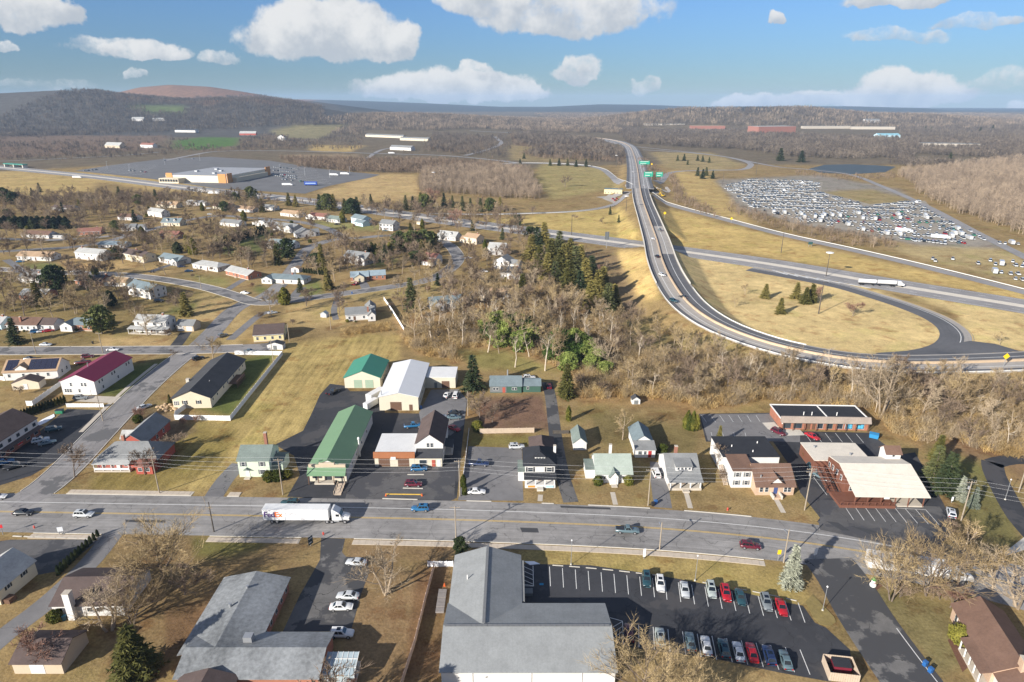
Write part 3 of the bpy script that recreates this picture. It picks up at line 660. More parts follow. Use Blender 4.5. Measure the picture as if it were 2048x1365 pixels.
for gi, (g, r) in enumerate(_GAP):
    near_i = min(range(len(FLY)), key=lambda i: math.hypot(FLY[i].x - g.x, FLY[i].y - g.y))
    for k in (-3, 0, 3):
        i = max(1, min(len(FLY) - 2, near_i + k)); p = FLY[i]; t = (FLY[i + 1] - FLY[i - 1]).normalized()
        pier = MB().box(-8.5, -.8, 4.6, 8.5, .8, 5.9)
        tp = thing('bridge_pier', ['concrete bridge pier under the nearer span of the flyover', 'concrete bridge pier under the farther span of the flyover'][gi], 'pier', (p.x, p.y, 0), math.atan2(t.y, t.x) - math.pi / 2, 'flyover bridge piers %s' % ['near', 'far'][gi])
        pier.build('cap_beam', CONC2, tp)
        for cx in (-6.6, -2.2, 2.2, 6.6): MB().tube((cx, 0, -.3), (cx, 0, 4.7), .55, .55, 10).build('column', CONC2, tp)
ramp1, RP1 = road('ramp', [(1500, 538), (1600, 556), (1680, 572), (1750, 592), (1815, 613), (1872, 636), (1906, 659), (1913, 680), (1894, 699), (1845, 712), (1770, 718)], 13, A_HWYD, .05, 4)
strip('shoulder', along(RP1, -4.6), 1.8, 1.8, .07, C_HWY, ramp1); strip('lane_line', along(RP1, -1.6), .15, .15, .09, WLINE, ramp1); strip('lane_line', along(RP1, -6.0), .15, .15, .09, YELLOW, ramp1)
sheet('ramp_gore', [(1905, 690), (1940, 684), (1990, 690), (2040, 705), (2048, 716), (1900, 712), (1860, 712)], A_HWYD, .45)
for k in range(9):                                        # white chevrons where the loop leaves the highway
    a = (1545 + k * 22, 541 + k * 4.0); b = (a[0] + 30 - k * 1.2, a[1] + 9 - k * .6); bar_px('chevron_line', a, b, 1.3, WLINE, .09, ramp1)
ramp2, RP2 = road('ramp', [(1288, 392), (1320, 404), (1370, 419), (1450, 440), (1560, 469), (1700, 500), (1850, 535), (2048, 585), (2250, 640)], 9, A_HWY, .05, 6)
ramp3, RP3 = road('ramp', [(860, 427), (960, 429), (1060, 427), (1150, 423), (1210, 415), (1245, 402), (1258, 390)], 8, A_HWY, .05, 6)
ramp4, RP4 = road('ramp', [(1262, 383), (1240, 370), (1222, 352), (1200, 338), (1150, 330), (1050, 327), (980, 330)], 10, A_HWY, .05, 6)
ramp5, RP5 = road('ramp', [(1290, 385), (1320, 365), (1345, 345), (1420, 341), (1480, 340), (1500, 333), (1495, 325), (1450, 314), (1380, 306), (1320, 302), (1285, 300)], 10, A_HWY, .06, 6)
crossr, _ = road('ramp', [(1200, 396), (1240, 392), (1270, 389), (1300, 388), (1330, 384)], 14, C_HWY, .055, 6)
def guard(P, off, label, z=.7):
    C = along(P, off); A = np.array([(p.x, p.y) for p in C]); H = ground(A[:, 0], A[:, 1]); 
    for i, p in enumerate(C): C[i] = Vector((p.x, p.y, H[i]))
    o0 = C[0].copy(); C = [c - o0 for c in C]; t = thing('guardrail', label, 'guardrail', o0); strip('rail', C, .06, .06, .8, mat('guardrail_steel', (.62, .62, .6), .5, .1), t, thick=.42, drape=False)
    S = lenparam(C); d = 0; me = boxmesh('post', (.15, .15, .8), STEEL)
    while d < S[-1]:
        p, tt = at_len(C, S, d); link('post', me, t, (p.x, p.y, p.z)); d += 8
guard(FLY[i2:], 9.0, 'pale guardrail on the near edge of the flyover above the brushy bank'); guard(FLY[i2:min(range(len(FLY)), key=lambda i: (FLY[i] - G(1640, 712, 3.5)).length)], -9.0, 'pale guardrail between the flyover bend and the loop grass')
guard(RP2, -4.8, 'long pale guardrail on the far side of the straight ramp by the car storage')
guard(RP3, 4.6, 'pale guardrail along the ramp coming in from the left of the junction')
guard(RP4, 4.6, 'pale guardrail along the far left ramp of the junction')
hw2, HWP = road('highway', [(1236, 289), (1205, 281), (1150, 275), (1080, 270), (1020, 266), (940, 262)], 17, A_HWY, .5, 20)
hw3, _ = road('road', [(1250, 292), (1300, 297), (1380, 305), (1450, 314), (1510, 326), (1560, 335), (1620, 340), (1700, 350), (1760, 372), (1850, 412), (1960, 470), (2080, 530)], 8, A_HWY, .3, 12)
road('road', [(330, 322), (380, 312), (430, 304), (512, 302), (640, 304), (760, 308), (870, 311), (960, 318), (1040, 327)], 11, A_HWY, .4, 15)
road('road', [(720, 330), (745, 310), (765, 300), (790, 296)], 9, A_HWY, .4, 15); road('road', [(930, 312), (975, 300), (1002, 287), (990, 274)], 11, A_HWY, .5, 15)
road('road', [(-100, 325), (40, 322), (120, 318), (240, 312), (320, 305)], 8, A_HWY, .4, 15)
depot = sheet('car_park', [(150, 342), (230, 330), (330, 318), (420, 314), (540, 322), (640, 338), (760, 350), (740, 356), (660, 372), (610, 388), (540, 384), (430, 377), (300, 358)], asphalt('store_lot_asphalt', (.14, .138, .138), .25, streak=False, crack=0), .15)
auction = sheet('storage_yard', [(1440, 372), (1500, 358), (1600, 360), (1646, 365), (1642, 384), (1740, 409), (1850, 402), (1874, 428), (1990, 488), (1930, 490), (1830, 488), (1700, 462), (1600, 450), (1500, 418)], mat('yard_gravel', (.27, .24, .195), .95, .4, .12), .08)
# ------------------------------------------------------------------ buildings
def roofm(name, c, seam=None, var=.3, rough=.9): return mat('roof_' + name, c, rough, var, .35, spec=.15, seam=seam, stretch=(1, 1, 1), fine=7)
RG, RDG, RLG, RBR, RDB, RTAN, RRED, RGRN, RTEAL, RBLU = (roofm('grey', (.20, .205, .205)), roofm('charcoal', (.058, .06, .065)), roofm('light_grey', (.36, .36, .345)), roofm('brown', (.155, .095, .07)), roofm('dark_brown', (.10, .075, .068)), roofm('tan', (.36, .25, .16)),
    roofm('red_brown', (.23, .11, .085)), roofm('green_grey', (.17, .205, .185)), roofm('slate', (.16, .20, .215)), roofm('blue_grey', (.25, .31, .345)))
def wallm(name, c, var=.10, seam=None, rough=.8): return mat('wall_' + name, c, rough, var, .4, seam=seam)
WW, WC, WT, WBK, WGN, WBL, WGR, WYL, WBE, WRED = (wallm('white', (.60, .585, .56)), wallm('cream', (.58, .51, .38)), wallm('tan', (.50, .41, .30)), wallm('brick', (.34, .155, .10), .3), wallm('pale_green', (.52, .60, .47)), wallm('pale_blue', (.46, .60, .66)),
    wallm('grey', (.42, .42, .42)), wallm('yellow', (.68, .58, .32)), wallm('beige', (.60, .52, .40)), wallm('red', (.36, .085, .06), .15))
DBR = mat('brown_door', (.13, .075, .05), .6, .1); DRED = mat('red_door', (.34, .03, .03), .5, .05); DGRN = mat('green_door', (.28, .36, .27), .6, .08); SHB = mat('black_shutter', (.02, .022, .025), .6, .05); SHG = mat('grey_shutter', (.16, .17, .17), .6, .05)
BRICK = mat('chimney_brick', (.28, .13, .09), .9, .3, 3)
_wm = {}
def win(par, x, y, z, rz=0, w=1.0, h=1.35, frame=None, shut=None, div=True):
    frame = frame or WHITE; key = (round(w, 1), round(h, 1), frame.name)
    if key not in _wm:
        w, h = round(w, 1), round(h, 1)
        fr = MB().box(-w / 2, -.05, 0, w / 2, .05, h).mesh('window', frame)
        pn = MB()
        if div: pn.box(-w / 2 + .09, -.065, .09, w / 2 - .09, 0, h * .5 - .03).box(-w / 2 + .09, -.065, h * .5 + .03, w / 2 - .09, 0, h - .09)
        else: pn.box(-w / 2 + .08, -.065, .08, w / 2 - .08, 0, h - .08)
        _wm[key] = (fr, [MB().box(-w / 2 + .09, -.065, .09, w / 2 - .09, 0, h * .5 - .03).mesh('pane', GLASS), MB().box(-w / 2 + .09, -.065, h * .5 + .03, w / 2 - .09, 0, h - .09).mesh('pane', GLASS)] if div and h > 1.1 else [MB().box(-w / 2 + .08, -.065, .08, w / 2 - .08, 0, h - .08).mesh('pane', GLASS)])
    f = link('window', _wm[key][0], par, (x, y, z), rz)
    for p in _wm[key][1]: link('pane', p, f)
    if shut:
        me = boxmesh('shutter', (.4, .06, h), shut); c, s = math.cos(rz), math.sin(rz)
        for sg in (-1, 1): link('shutter', me, par, (x + c * sg * (w / 2 + .24), y + s * sg * (w / 2 + .24), z), rz)
    return f
def door(par, x, y, rz=0, w=1.0, h=2.1, m=None, z=0.1):
    d = link('door', boxmesh('door', (w, .1, h), m or DBR), par, (x, y, z), rz); return d
_gd = {}
def garage(par, x, y, rz=0, w=2.6, h=2.2, m=None, n=4, z=.05):
    m = m or WHITE; key = (round(w, 1), round(h, 1), m.name)
    if key not in _gd:
        prof = [(-w / 2, .02, 0)]; s = h / n
        for k in range(n): prof += [(-w / 2, -.05, k * s + .04), (-w / 2, -.05, (k + 1) * s - .04), (-w / 2, -.015, (k + 1) * s)]
        prof += [(-w / 2, .02, h)]; _gd[key] = MB().prism(prof, (w, 0, 0)).mesh('garage_door', m)
    return link('garage_door', _gd[key], par, (x, y, z), rz)
def block(par, x0, y0, x1, y1, h, roof, rise, wm, rm, z0=0, ov=.4, th=.16, rname='roof', wname='wall'):
    w, d = x1 - x0, y1 - y0; cx, cyy = (x0 + x1) / 2, (y0 + y1) / 2; T = z0 + h
    b = MB()
    if roof == 'gx':
        b.prism([(x0, y0, z0), (x0, y1, z0), (x0, y1, T), (x0, cyy, T + rise), (x0, y0, T)], (w, 0, 0)).build(wname, wm, par)
        s = rise / (d / 2); e = T - s * ov
        pr = [(x0 - ov * .7, y0 - ov, e + th), (x0 - ov * .7, cyy, T + rise + th), (x0 - ov * .7, y1 + ov, e + th), (x0 - ov * .7, y1 + ov, e + .015), (x0 - ov * .7, cyy, T + rise + .015), (x0 - ov * .7, y0 - ov, e + .015)]
        return MB().prism(pr, (w + 1.4 * ov, 0, 0)).build(rname, rm, par)
    if roof == 'gy':
        b.prism([(x0, y0, z0), (x0, y0, T), (cx, y0, T + rise), (x1, y0, T), (x1, y0, z0)], (0, d, 0)).build(wname, wm, par)
        s = rise / (w / 2); e = T - s * ov; yy = y0 - ov * .7
        pr = [(x0 - ov, yy, e + th), (x0 - ov, yy, e + .015), (cx, yy, T + rise + .015), (x1 + ov, yy, e + .015), (x1 + ov, yy, e + th), (cx, yy, T + rise + th)]
        return MB().prism(pr, (0, d + 1.4 * ov, 0)).build(rname, rm, par)
    b.box(x0, y0, z0, x1, y1, T).build(wname, wm, par)
    if roof == 'hip':
        a = MB(); X0, X1, Y0, Y1 = x0 - ov, x1 + ov, y0 - ov, y1 + ov; B0, B1 = T - .1, T + .06; hd = min(w, d) / 2
        if w >= d: r1, r2 = (X0 + hd, cyy), (X1 - hd, cyy)
        else: r1, r2 = (cx, Y0 + hd), (cx, Y1 - hd)
        a.v = [(X0, Y0, B0), (X1, Y0, B0), (X1, Y1, B0), (X0, Y1, B0), (X0, Y0, B1), (X1, Y0, B1), (X1, Y1, B1), (X0, Y1, B1), (r1[0], r1[1], T + rise), (r2[0], r2[1], T + rise)]
        a.f = [(3, 2, 1, 0), (0, 1, 5, 4), (1, 2, 6, 5), (2, 3, 7, 6), (3, 0, 4, 7)]
        a.f += [(4, 5, 9, 8), (5, 6, 9), (6, 7, 8, 9), (7, 4, 8)] if w >= d else [(4, 5, 8), (5, 6, 9, 8), (6, 7, 9), (7, 4, 8, 9)]
        a.mi = [0] * len(a.f); return a.build(rname, rm, par)
    if roof == 'flat':
        o = MB().box(x0 - .15, y0 - .15, T, x1 + .15, y1 + .15, T + .22).build(rname, rm, par)
        return o
    if roof == 'shed':               # lower at the front
        pr = [(x0 - .2, y0 - ov, T - .12), (x0 - .2, y0 - ov, T + .02), (x0 - .2, y1, T + rise), (x0 - .2, y1, T + rise - .14)]
        return MB().prism(pr, (w + .4, 0, 0)).build(rname, rm, par)
    return None
def chimney(par, x, y, z0, z1, m=None, s=.8):
    c = MB().box(-s / 2, -s / 2, 0, s / 2, s / 2, z1 - z0).build('chimney', m or BRICK, par, loc=(x, y, z0))
    MB().box(-s / 2 - .06, -s / 2 - .06, z1 - z0, s / 2 + .06, s / 2 + .06, z1 - z0 + .12).build('chimney_cap', CONC, c); return c
def footprint(A, B):
    a, b = G(*A), G(*B); d = b - a; return a, d.length, math.atan2(d.y, d.x)
NH = 0
def H(label, A, B, depth, h, roof, rise, wm, rm, wins=(4, 2, 1), dr=.5, chim=None, gar=(), shut=None, wings=(), drm=None, name='house', cat='house', dormers=(), porch=None, base=0.0, gm=None, wz=.9):
    global NH; NH += 1
    a, W, rz = footprint(A, B); t = thing(name, label, cat, a, rz)
    if W > 60: print('WIDE', label, W)
    block(t, 0, 0, W, depth, h, roof, rise, wm, rm, z0=0)
    MB().box(-.05, -.05, 0, W + .05, depth + .05, .35).build('foundation', CONC, t)
    nf, ns, fl = wins
    if roof == 'gx': MB().box(-.2, -.52, h - rise / (depth / 2) * .4 - .06, W + .2, -.41, h - rise / (depth / 2) * .4 + .09).build('gutter', WHITE, t)
    if not chim and fl: MB().tube((W * (.25 + .5 * ((NH * 37) % 10) / 10), depth * .62, h), (W * (.25 + .5 * ((NH * 37) % 10) / 10), depth * .62, h + rise * .78 + .5), .1, .1, 6).build('vent_pipe', STEEL, t)
    if not chim and fl and NH % 3 == 0: chimney(t, W * .8, depth * .5, h, h + rise + .9)
    if dr is not None: MB().box(dr * W - .9, -1.3, 0, dr * W + .9, 0, .22).build('step', CONC, t)
    taken = [g * W for g in gar]
    for f in range(fl):
        z = wz + f * 2.65
        for i in range(nf):
            x = W * (i + .5) / nf
            if f == 0 and dr is not None and abs(x - dr * W) < 1.3: continue
            if f == 0 and any(abs(x - g) < 2.2 for g in taken): continue
            win(t, x, -.03, z, 0, shut=shut)
        for i in range(ns):
            y = depth * (i + .5) / ns; win(t, W + .03, y, z, math.pi / 2)
    if dr is not None: door(t, dr * W, -.04, m=drm)
    for g in gar: garage(t, g * W, 0, m=gm)
    if chim: chimney(t, chim[0] * W, chim[1] * depth, h + .3, h + rise + 1.0)
    for fx in dormers:
        x = fx * W; sl = rise / (depth / 2); zb = h + sl * depth * .12; block(t, x - .8, depth * .12, x + .8, depth * .45, 1.5, 'gy', .6, WW if wm is not WW else wm, rm, z0=zb, ov=.2, rname='dormer_roof', wname='dormer'); win(t, x, depth * .12 - .03, zb + .35, 0, .8, 1.0)
    if porch:
        fx0, fx1, pd = porch; sh = MB(); x0, x1 = fx0 * W, fx1 * W
        MB().prism([(x0 - .2, -pd - .3, 2.45), (x0 - .2, -pd - .3, 2.58), (x0 - .2, 0, 3.2), (x0 - .2, 0, 3.05)], (x1 - x0 + .4, 0, 0)).build('porch_roof', rm, t)
        MB().box(x0, -pd, 0, x1, 0, .3).build('porch_floor', CONC, t)
        n = max(2, int((x1 - x0) / 2.6) + 1); me = boxmesh('porch_post', (.16, .16, 2.2), WHITE)
        for i in range(n): link('porch_post', me, t, (x0 + .1 + (x1 - x0 - .2) * i / (n - 1), -pd + .1, .3))
    for wg in wings:
        (fx0, y0, fx1, y1, hh, rf, rs) = wg[:7]; wmm = wg[7] if len(wg) > 7 and wg[7] else wm; rmm = wg[8] if len(wg) > 8 and wg[8] else rm
        x0, x1 = fx0 * W, fx1 * W; block(t, x0, y0, x1, y1, hh, rf, rs, wmm, rmm, rname='wing_roof', wname='wing')
        if len(wg) > 9 and wg[9] == 'g':
            n = max(1, int((x1 - x0) / 3)); 
            for i in range(n): garage(t, x0 + (x1 - x0) * (i + .5) / n, y0, m=gm)
        else:
            n = max(1, int((x1 - x0) / 3))
            for i in range(n): win(t, x0 + (x1 - x0) * (i + .5) / n, y0 - .03, .9)
    return t, W
# --- houses of the western estate
H('long cream ranch house with a tan roof above the loop street', (35, 521), (103, 523), 9, 3, 'gx', 2.3, WW, RTAN, (6, 2, 1), .55)
H('white split level house with a pale grey roof and sandy front lawn', (152, 518), (206, 523), 9, 4.6, 'gx', 2.2, WW, RLG, (4, 2, 1), .5, wz=2.5, chim=(.1, .5))
H('cream split level house with a dark brown roof', (241, 518), (288, 527), 9, 4.4, 'gx', 2.2, WC, RDB, (4, 2, 1), .55, chim=(.5, .5), wz=2.3, gar=(.85,))
H('white ranch house with a slate roof and a porch gable', (319, 525), (358, 532), 9, 3.2, 'gx', 2.3, WW, RTEAL, (4, 1, 1), .5, wings=[(.7, -1.5, 1.0, 6, 3, 'gy', 1.7)])
H('low white ranch house with a pale hipped roof', (386, 537), (436, 545), 9.5, 2.9, 'hip', 2, WW, RLG, (4, 2, 1), .6)
H('brick ranch house with a light grey roof beside the street corner', (452, 550), (497, 561), 9, 2.9, 'gx', 2, WBK, RLG, (4, 2, 1), .5, chim=(.75, .5))
H('red brick house with a charcoal roof and a square chimney', (152, 572), (204, 574), 9, 3.4, 'gx', 2, WBK, RDG, (4, 1, 1), .4, chim=(.98, .6), wings=[(1.0, 1.5, 1.85, 8, 2.8, 'gx', 1.6, WC, RTAN, 'g')])
H('white two storey house with a slate roof and twin garage doors in its end', (258, 590), (302, 600), 9.5, 5.2, 'gx', 2.2, WW, RTEAL, (4, 3, 2), .3, shut=SHB, gm=WHITE)
H('white farmhouse with a wraparound porch on the corner lot', (272, 665), (335, 667), 7.5, 5.4, 'gx', 2, WW, RLG, (4, 2, 2), .5, porch=(-.12, 1.12, 2.6), wings=[(1.16, 3.5, 1.7, 9.5, 2.8, 'gx', 1.8, WT, RG, 'g')])
H('brown roofed white rancher with a white chimney facing the cross street', (15, 662), (76, 663), 9, 3, 'gx', 2.2, WW, RBR, (5, 2, 1), .35, chim=(.42, .2), wings=[(1.0, 1, 1.5, 8, 3, 'gx', 2, WW, RDB)])
H('brick and white house with a dark slate roof and a front gable', (127, 661), (186, 663), 9, 2.9, 'hip', 2, WBK, RTEAL, (4, 1, 1), .5, wings=[(0, -1.6, .4, 5, 2.9, 'gy', 1.6, WW)])
H('grey roofed house cut by the left edge above the cross street', (-34, 660), (4, 661), 9, 3, 'gx', 2.2, WBL, RLG, (3, 2, 1), .5)
H('yellow house with a low brown roof beside the cluttered yard', (508, 685), (568, 681), 13, 3.2, 'gx', 2.6, WYL, RDB, (4, 2, 1), None, gar=())
H('grey ranch house with a gabled screened porch behind the hedge bank', (692, 643), (750, 639), 9, 3.2, 'gx', 2.2, WW, RG, (4, 2, 1), .3, chim=(.78, .12), wings=[(.76, -2.6, 1.02, 5, 3, 'gy', 1.7, WW, RG), (.7, 9, 1.05, 16, 3, 'gy', 2, WW, RG)])
H('grey two part house half hidden by bare trees beside the tall spruce', (862, 622), (926, 616), 9, 3.4, 'gx', 2.4, WGR, RTEAL, (5, 1, 1), .4, wings=[(.02, -1.8, .4, 5, 3.2, 'gy', 1.8, WGR, RTEAL)])
H('brick house with a pale blue roof and a red vehicle on its drive', (702, 564), (738, 562), 9, 2.9, 'gx', 2, WBK, RBLU, (3, 1, 1), .7, wings=[(.95, 1, 1.95, 9, 2.9, 'gx', 2, WBK, RBLU), (.2, -2, .75, 4, 2.9, 'gy', 1.6, WC, RBLU)])
H('low grey roofed house with a white end garage beside the loop street', (527, 566), (608, 570), 9, 2.8, 'hip', 1.9, WW, RTEAL, (5, 1, 1), .5, wings=[(0, -1.8, .25, 5, 2.8, 'gy', 1.5)], chim=(.65, .5), gar=(.8,))
H('white house with twin grey gables above the clipped conifer hedge', (689, 525), (733, 531), 9, 4.6, 'gx', 2.6, WW, RG, (4, 2, 1), .4, wings=[(.55, -2, 1.0, 6, 4, 'gy', 2.2, WW, RG)])
H('white house with a red brown roof behind the big pine', (846, 528), (872, 531), 8, 4.8, 'gx', 2, WW, RRED, (3, 2, 1), .5, wings=[(-.55, 1, 0, 8, 3, 'gx', 1.8, WW, RRED), (.1, -3, .95, 2, 2.8, 'gx', 1.3, WW, RRED)])
H('white cape house with two dormers at the top of the loop', (874, 479), (911, 483), 9, 3, 'gx', 3.2, WW, RLG, (4, 2, 1), .5, dormers=(.3, .7))
H('tan house with a sandy hipped roof beside the columnar evergreen', (928, 486), (953, 490), 9, 4.6, 'gx', 2.4, WBE, RTAN, (3, 2, 1), .5, wings=[(-.3, -1, .1, 7, 3, 'gx', 1.6, WBE, RTAN)])
H('white house with a steep grey roof at the top of the white cluster', (976, 510), (1010, 512), 9, 5, 'gx', 2.8, WW, RLG, (3, 2, 2), .5)
H('white two storey house with stepped gables in the middle of the cluster', (988, 538), (1018, 541), 9, 5.2, 'gy', 2.8, WW, RG, (3, 2, 2), .5, wings=[(1.0, 1, 1.6, 8, 4, 'gx', 2, WW, RG)])
H('white house with a dark grey roof at the foot of the white cluster', (1000, 558), (1040, 560), 9, 4, 'gx', 2.6, WW, RDG, (3, 2, 1), .5)
H('beige house half hidden in the bare trees beside the conifer row', (962, 604), (1026, 606), 10, 3.6, 'gx', 2.8, WBE, RTAN, (4, 2, 1), .5, wings=[(.7, -2, 1.05, 6, 3.4, 'gy', 2, WW, RG)])
H('pale teal colonial house with a green roofed side garage', (703, 447), (726, 452), 9, 5.2, 'gx', 2.4, WBL, RTEAL, (3, 2, 2), .5, wings=[(.55, -3, 1.25, 4, 3, 'gx', 2, WBL, RTEAL)])
H('tall white colonial house at the bend of the upper street', (759, 460), (786, 463), 9, 5.4, 'gx', 2.6, WW, RG, (4, 2, 2), .5, shut=SHB)
H('white ranch house with a green grey roof beside the columnar hedge', (652, 444), (680, 447), 9, 2.9, 'gx', 2.2, WW, RGRN, (4, 1, 1), .5)
H('white front gable house with a red brown roof on the upper street', (618, 438), (650, 441), 9, 2.9, 'gx', 2.2, WW, RRED, (3, 1, 1), .5, wings=[(-.1, -2, .45, 6, 2.9, 'gy', 2, WW, RRED)])
H('long white ranch house with a tan roof on the upper street', (561, 432), (598, 436), 9, 2.9, 'gx', 2.2, WW, RTAN, (5, 2, 1), .5)
H('white house with a steep dark gable at the street junction', (594, 477), (632, 473), 9, 3, 'gy', 3.4, WW, RG, (3, 2, 1), .5, wings=[(.8, 2, 1.25, 8, 3, 'gx', 2, WW, RG)])
H('grey house with a deep porch roof left of the steep white gable', (546, 461), (590, 466), 9, 3.6, 'gx', 2.6, WGR, RG, (4, 2, 1), .5, wings=[(.6, -2, .95, 5, 3.6, 'gy', 2.2, WW, RG)])
H('white house with a bluish roof beside the tall olive pines', (535, 496), (585, 500), 9, 3.2, 'gx', 2.6, WW, RTEAL, (4, 2, 1), .5, wings=[(0, -1.6, .35, 5, 3.2, 'gy', 2, WW, RG)])
H('tan cape house with two white dormers nearest the highway', (312, 415), (353, 417), 9, 3, 'gx', 2.8, WC, RTAN, (4, 2, 1), .5, dormers=(.3, .7))
H('low white house with a grey roof right of the tan cape', (372, 411), (410, 413), 9, 2.9, 'gx', 2, WW, RLG, (4, 1, 1), .5)
H('brown cape house with two dormers facing the upper street', (426, 418), (460, 421), 9, 3, 'gx', 2.8, WC, RBR, (4, 2, 1), .5, dormers=(.3, .7))
H('white ranch house with a tan roof right of the brown cape', (469, 423), (506, 426), 9, 2.9, 'gx', 2, WW, RTAN, (4, 1, 1), .5)
H('white two storey house standing behind the teal roofed cape', (296, 432), (324, 436), 8, 4.6, 'gx', 2.4, WW, RLG, (3, 2, 2), .5)
H('cream cape house with a dark teal roof and dormers', (323, 452), (360, 453), 9, 3, 'gx', 3, WC, RTEAL, (4, 2, 1), .5, dormers=(.3, .7))
H('brick house with a red brown roof right of the bare street tree', (318, 478), (355, 479), 9, 3, 'gx', 2.4, WBK, RRED, (4, 2, 1), .5)
H('white house with a flat grey carport behind the bare trees', (243, 463), (272, 462), 9, 3, 'gx', 2, WW, RG, (4, 1, 1), .5, wings=[(1.0, 1, 1.6, 8, 2.8, 'gx', 1.6, WW, RG)])
H('long red roofed rancher behind the sprawling bare trees', (154, 472), (203, 470), 9, 2.9, 'gx', 2.2, WBK, RRED, (5, 1, 1), .5)
H('brown roofed white house with an open carport near the left conifers', (44, 476), (98, 478), 9, 2.9, 'gx', 2.2, WW, RBR, (5, 1, 1), .5, wings=[(1.0, 2, 1.5, 8, 2.6, 'flat', .2, WGR, RDG)])
H('long grey house just above the left conifer screen', (104, 421), (146, 423), 9, 2.9, 'gx', 2, WGR, RDB, (4, 1, 1), .5)
H('white house with a grey roof peeking over the dark clipped hedge', (440, 452), (478, 455), 9, 3, 'gx', 2.2, WW, RG, (3, 1, 1), .5)
H('pale blue roofed bungalow below the grey carport house', (197, 497), (250, 497), 9, 2.6, 'gx', 1.6, WW, RBLU, (4, 1, 1), .5)
H('brown roofed house beyond the spruces at the far left of the estate', (0, 455), (38, 457), 9, 2.9, 'gx', 2, WT, RBR, (4, 1, 1), .5)
H('white ranch house with a brown roof among bare trees left of the capes', (236, 440), (270, 442), 9, 2.9, 'gx', 2, WW, RBR, (4, 1, 1), .5)
H('grey bungalow with a white gable beside the cul de sac', (505, 452), (538, 455), 9, 2.9, 'gy', 2.2, WW, RLG, (3, 1, 1), .5)
H('tan roofed house under the big bare tree left of the farmhouse', (40, 600), (92, 601), 9, 2.8, 'gx', 2, WBK, RLG, (4, 1, 1), .5)
H('pale house with a light roof in front of the leaning left spruce', (36, 565), (78, 567), 9, 2.9, 'gx', 2, WW, RLG, (3, 1, 1), .5)
H('small white house right of the pale ranch on the upper street', (520, 420), (548, 422), 8, 2.9, 'gx', 2, WW, RG, (3, 1, 1), .5)
# sheds of the estate
def shed(label, A, B, depth, h, wm, rm, rise=1.0, dr=True):
    a, W, rz = footprint(A, B); t = thing('garden_shed', label, 'shed', a, rz); block(t, 0, 0, W, depth, h, 'gy', rise, wm, rm, ov=.2)
    if dr: door(t, W / 2, -.04, w=min(1.4, W * .5), h=h * .8, m=WHITE if wm is not WW else SHG)
    return t
shed('small white shed in front of the clipped green hedge', (583, 545), (598, 546), 4, 2.4, WW, RTAN)
shed('small tan shed standing alone on the lawn right of the colonial', (833, 449), (845, 451), 4, 2.3, WBE, RTAN)
shed('low white shed with a grey roof between the white fence and yellow house', (535, 700), (566, 700), 3.4, 2.2, WW, RDG)
shed('tan octagonal looking garden shed in front of the solar roofed house', (26, 781), (80, 778), 4.5, 2.6, WBE, RDB, 1.6)
shed('tiny blue grey playhouse on the sandy lawn', (641, 635), (653, 636), 2.4, 1.8, WGR, RBLU)
shed('white chicken coop with a dark roof at the wood edge', (1264, 809), (1280, 809), 2.6, 1.7, WW, RDG)
# ------------------------------------------------------------------ buildings along the main road (placed in metres, road-aligned)
R_MAR = roofm('maroon_metal', (.20, .03, .065), (0, .45, .12), .08, .45); R_EMER = roofm('emerald_metal', (.06, .235, .16), (1, .5, .1), .06, .45); R_MOSS = roofm('moss_metal', (.15, .25, .145), (0, .5, .1), .07, .45)
R_WHT = roofm('white_metal', (.62, .63, .64), (1, .6, .06), .06, .5); R_WMEM = roofm('white_membrane', (.62, .62, .61), None, .1); R_RUST = roofm('rust_metal', (.30, .12, .055), (0, .4, .2), .15, .6)
R_BLK = roofm('black_membrane', (.032, .034, .04), None, .25); R_BIG = roofm('weathered_grey', (.25, .26, .26), (0, .9, .03), .24); R_BAND = roofm('shake_grey', (.30, .25, .21), (0, .5, .1), .25); R_TANM = roofm('tan_membrane', (.60, .55, .47), None, .16)
W_BLOCK = wallm('painted_block', (.55, .505, .40), .1); W_SIDE = wallm('white_siding', (.60, .59, .57), .06, (2, .3, .05)); W_GRNS = wallm('green_siding', (.05, .105, .08), .15); W_RDECK = wallm('red_stained_wood', (.165, .07, .045), .25)
W_BRK2 = wallm('red_brick', (.33, .14, .09), .35); W_LBRK = wallm('light_brick', (.48, .34, .24), .3); R_MET = mat('roof_old_grey_metal', (.20, .21, .215), .6, .75, .13, stretch=(1, .35, 1), fine=11)
def B(name, label, x, y, rz=0, cat='building'): return thing(name, label, cat, (x, y, 0), rz)
HP = math.pi / 2
# maroon roofed house
t = B('house', 'white two storey house with a bright maroon metal roof at the side street', -148, 211, HP - .03, 'house')
block(t, 0, 0, 23, 12.2, 5.3, 'gx', 2.5, W_SIDE, R_MAR)
for x, z in ((2.5, 3.4), (4.2, 3.4), (10, 3.4), (11.6, 3.4), (19, 3.4), (20.6, 3.4), (4, .9), (13, .9)): win(t, x, -.03, z, 0, .9, 1.2)
for y, z in ((3.4, 3.3), (4.6, 3.3), (8.6, 3.3), (6, .9), (9.2, .9), (10.1, .9), (11, .9)): win(t, -.03, y, z, -HP, .8, 1.4)
door(t, -.04, 2.6, -HP, m=WHITE); MB().tube((7, 6.1, 7.7), (7, 6.1, 9), .12, .12, 8).build('vent_pipe', STEEL, t)
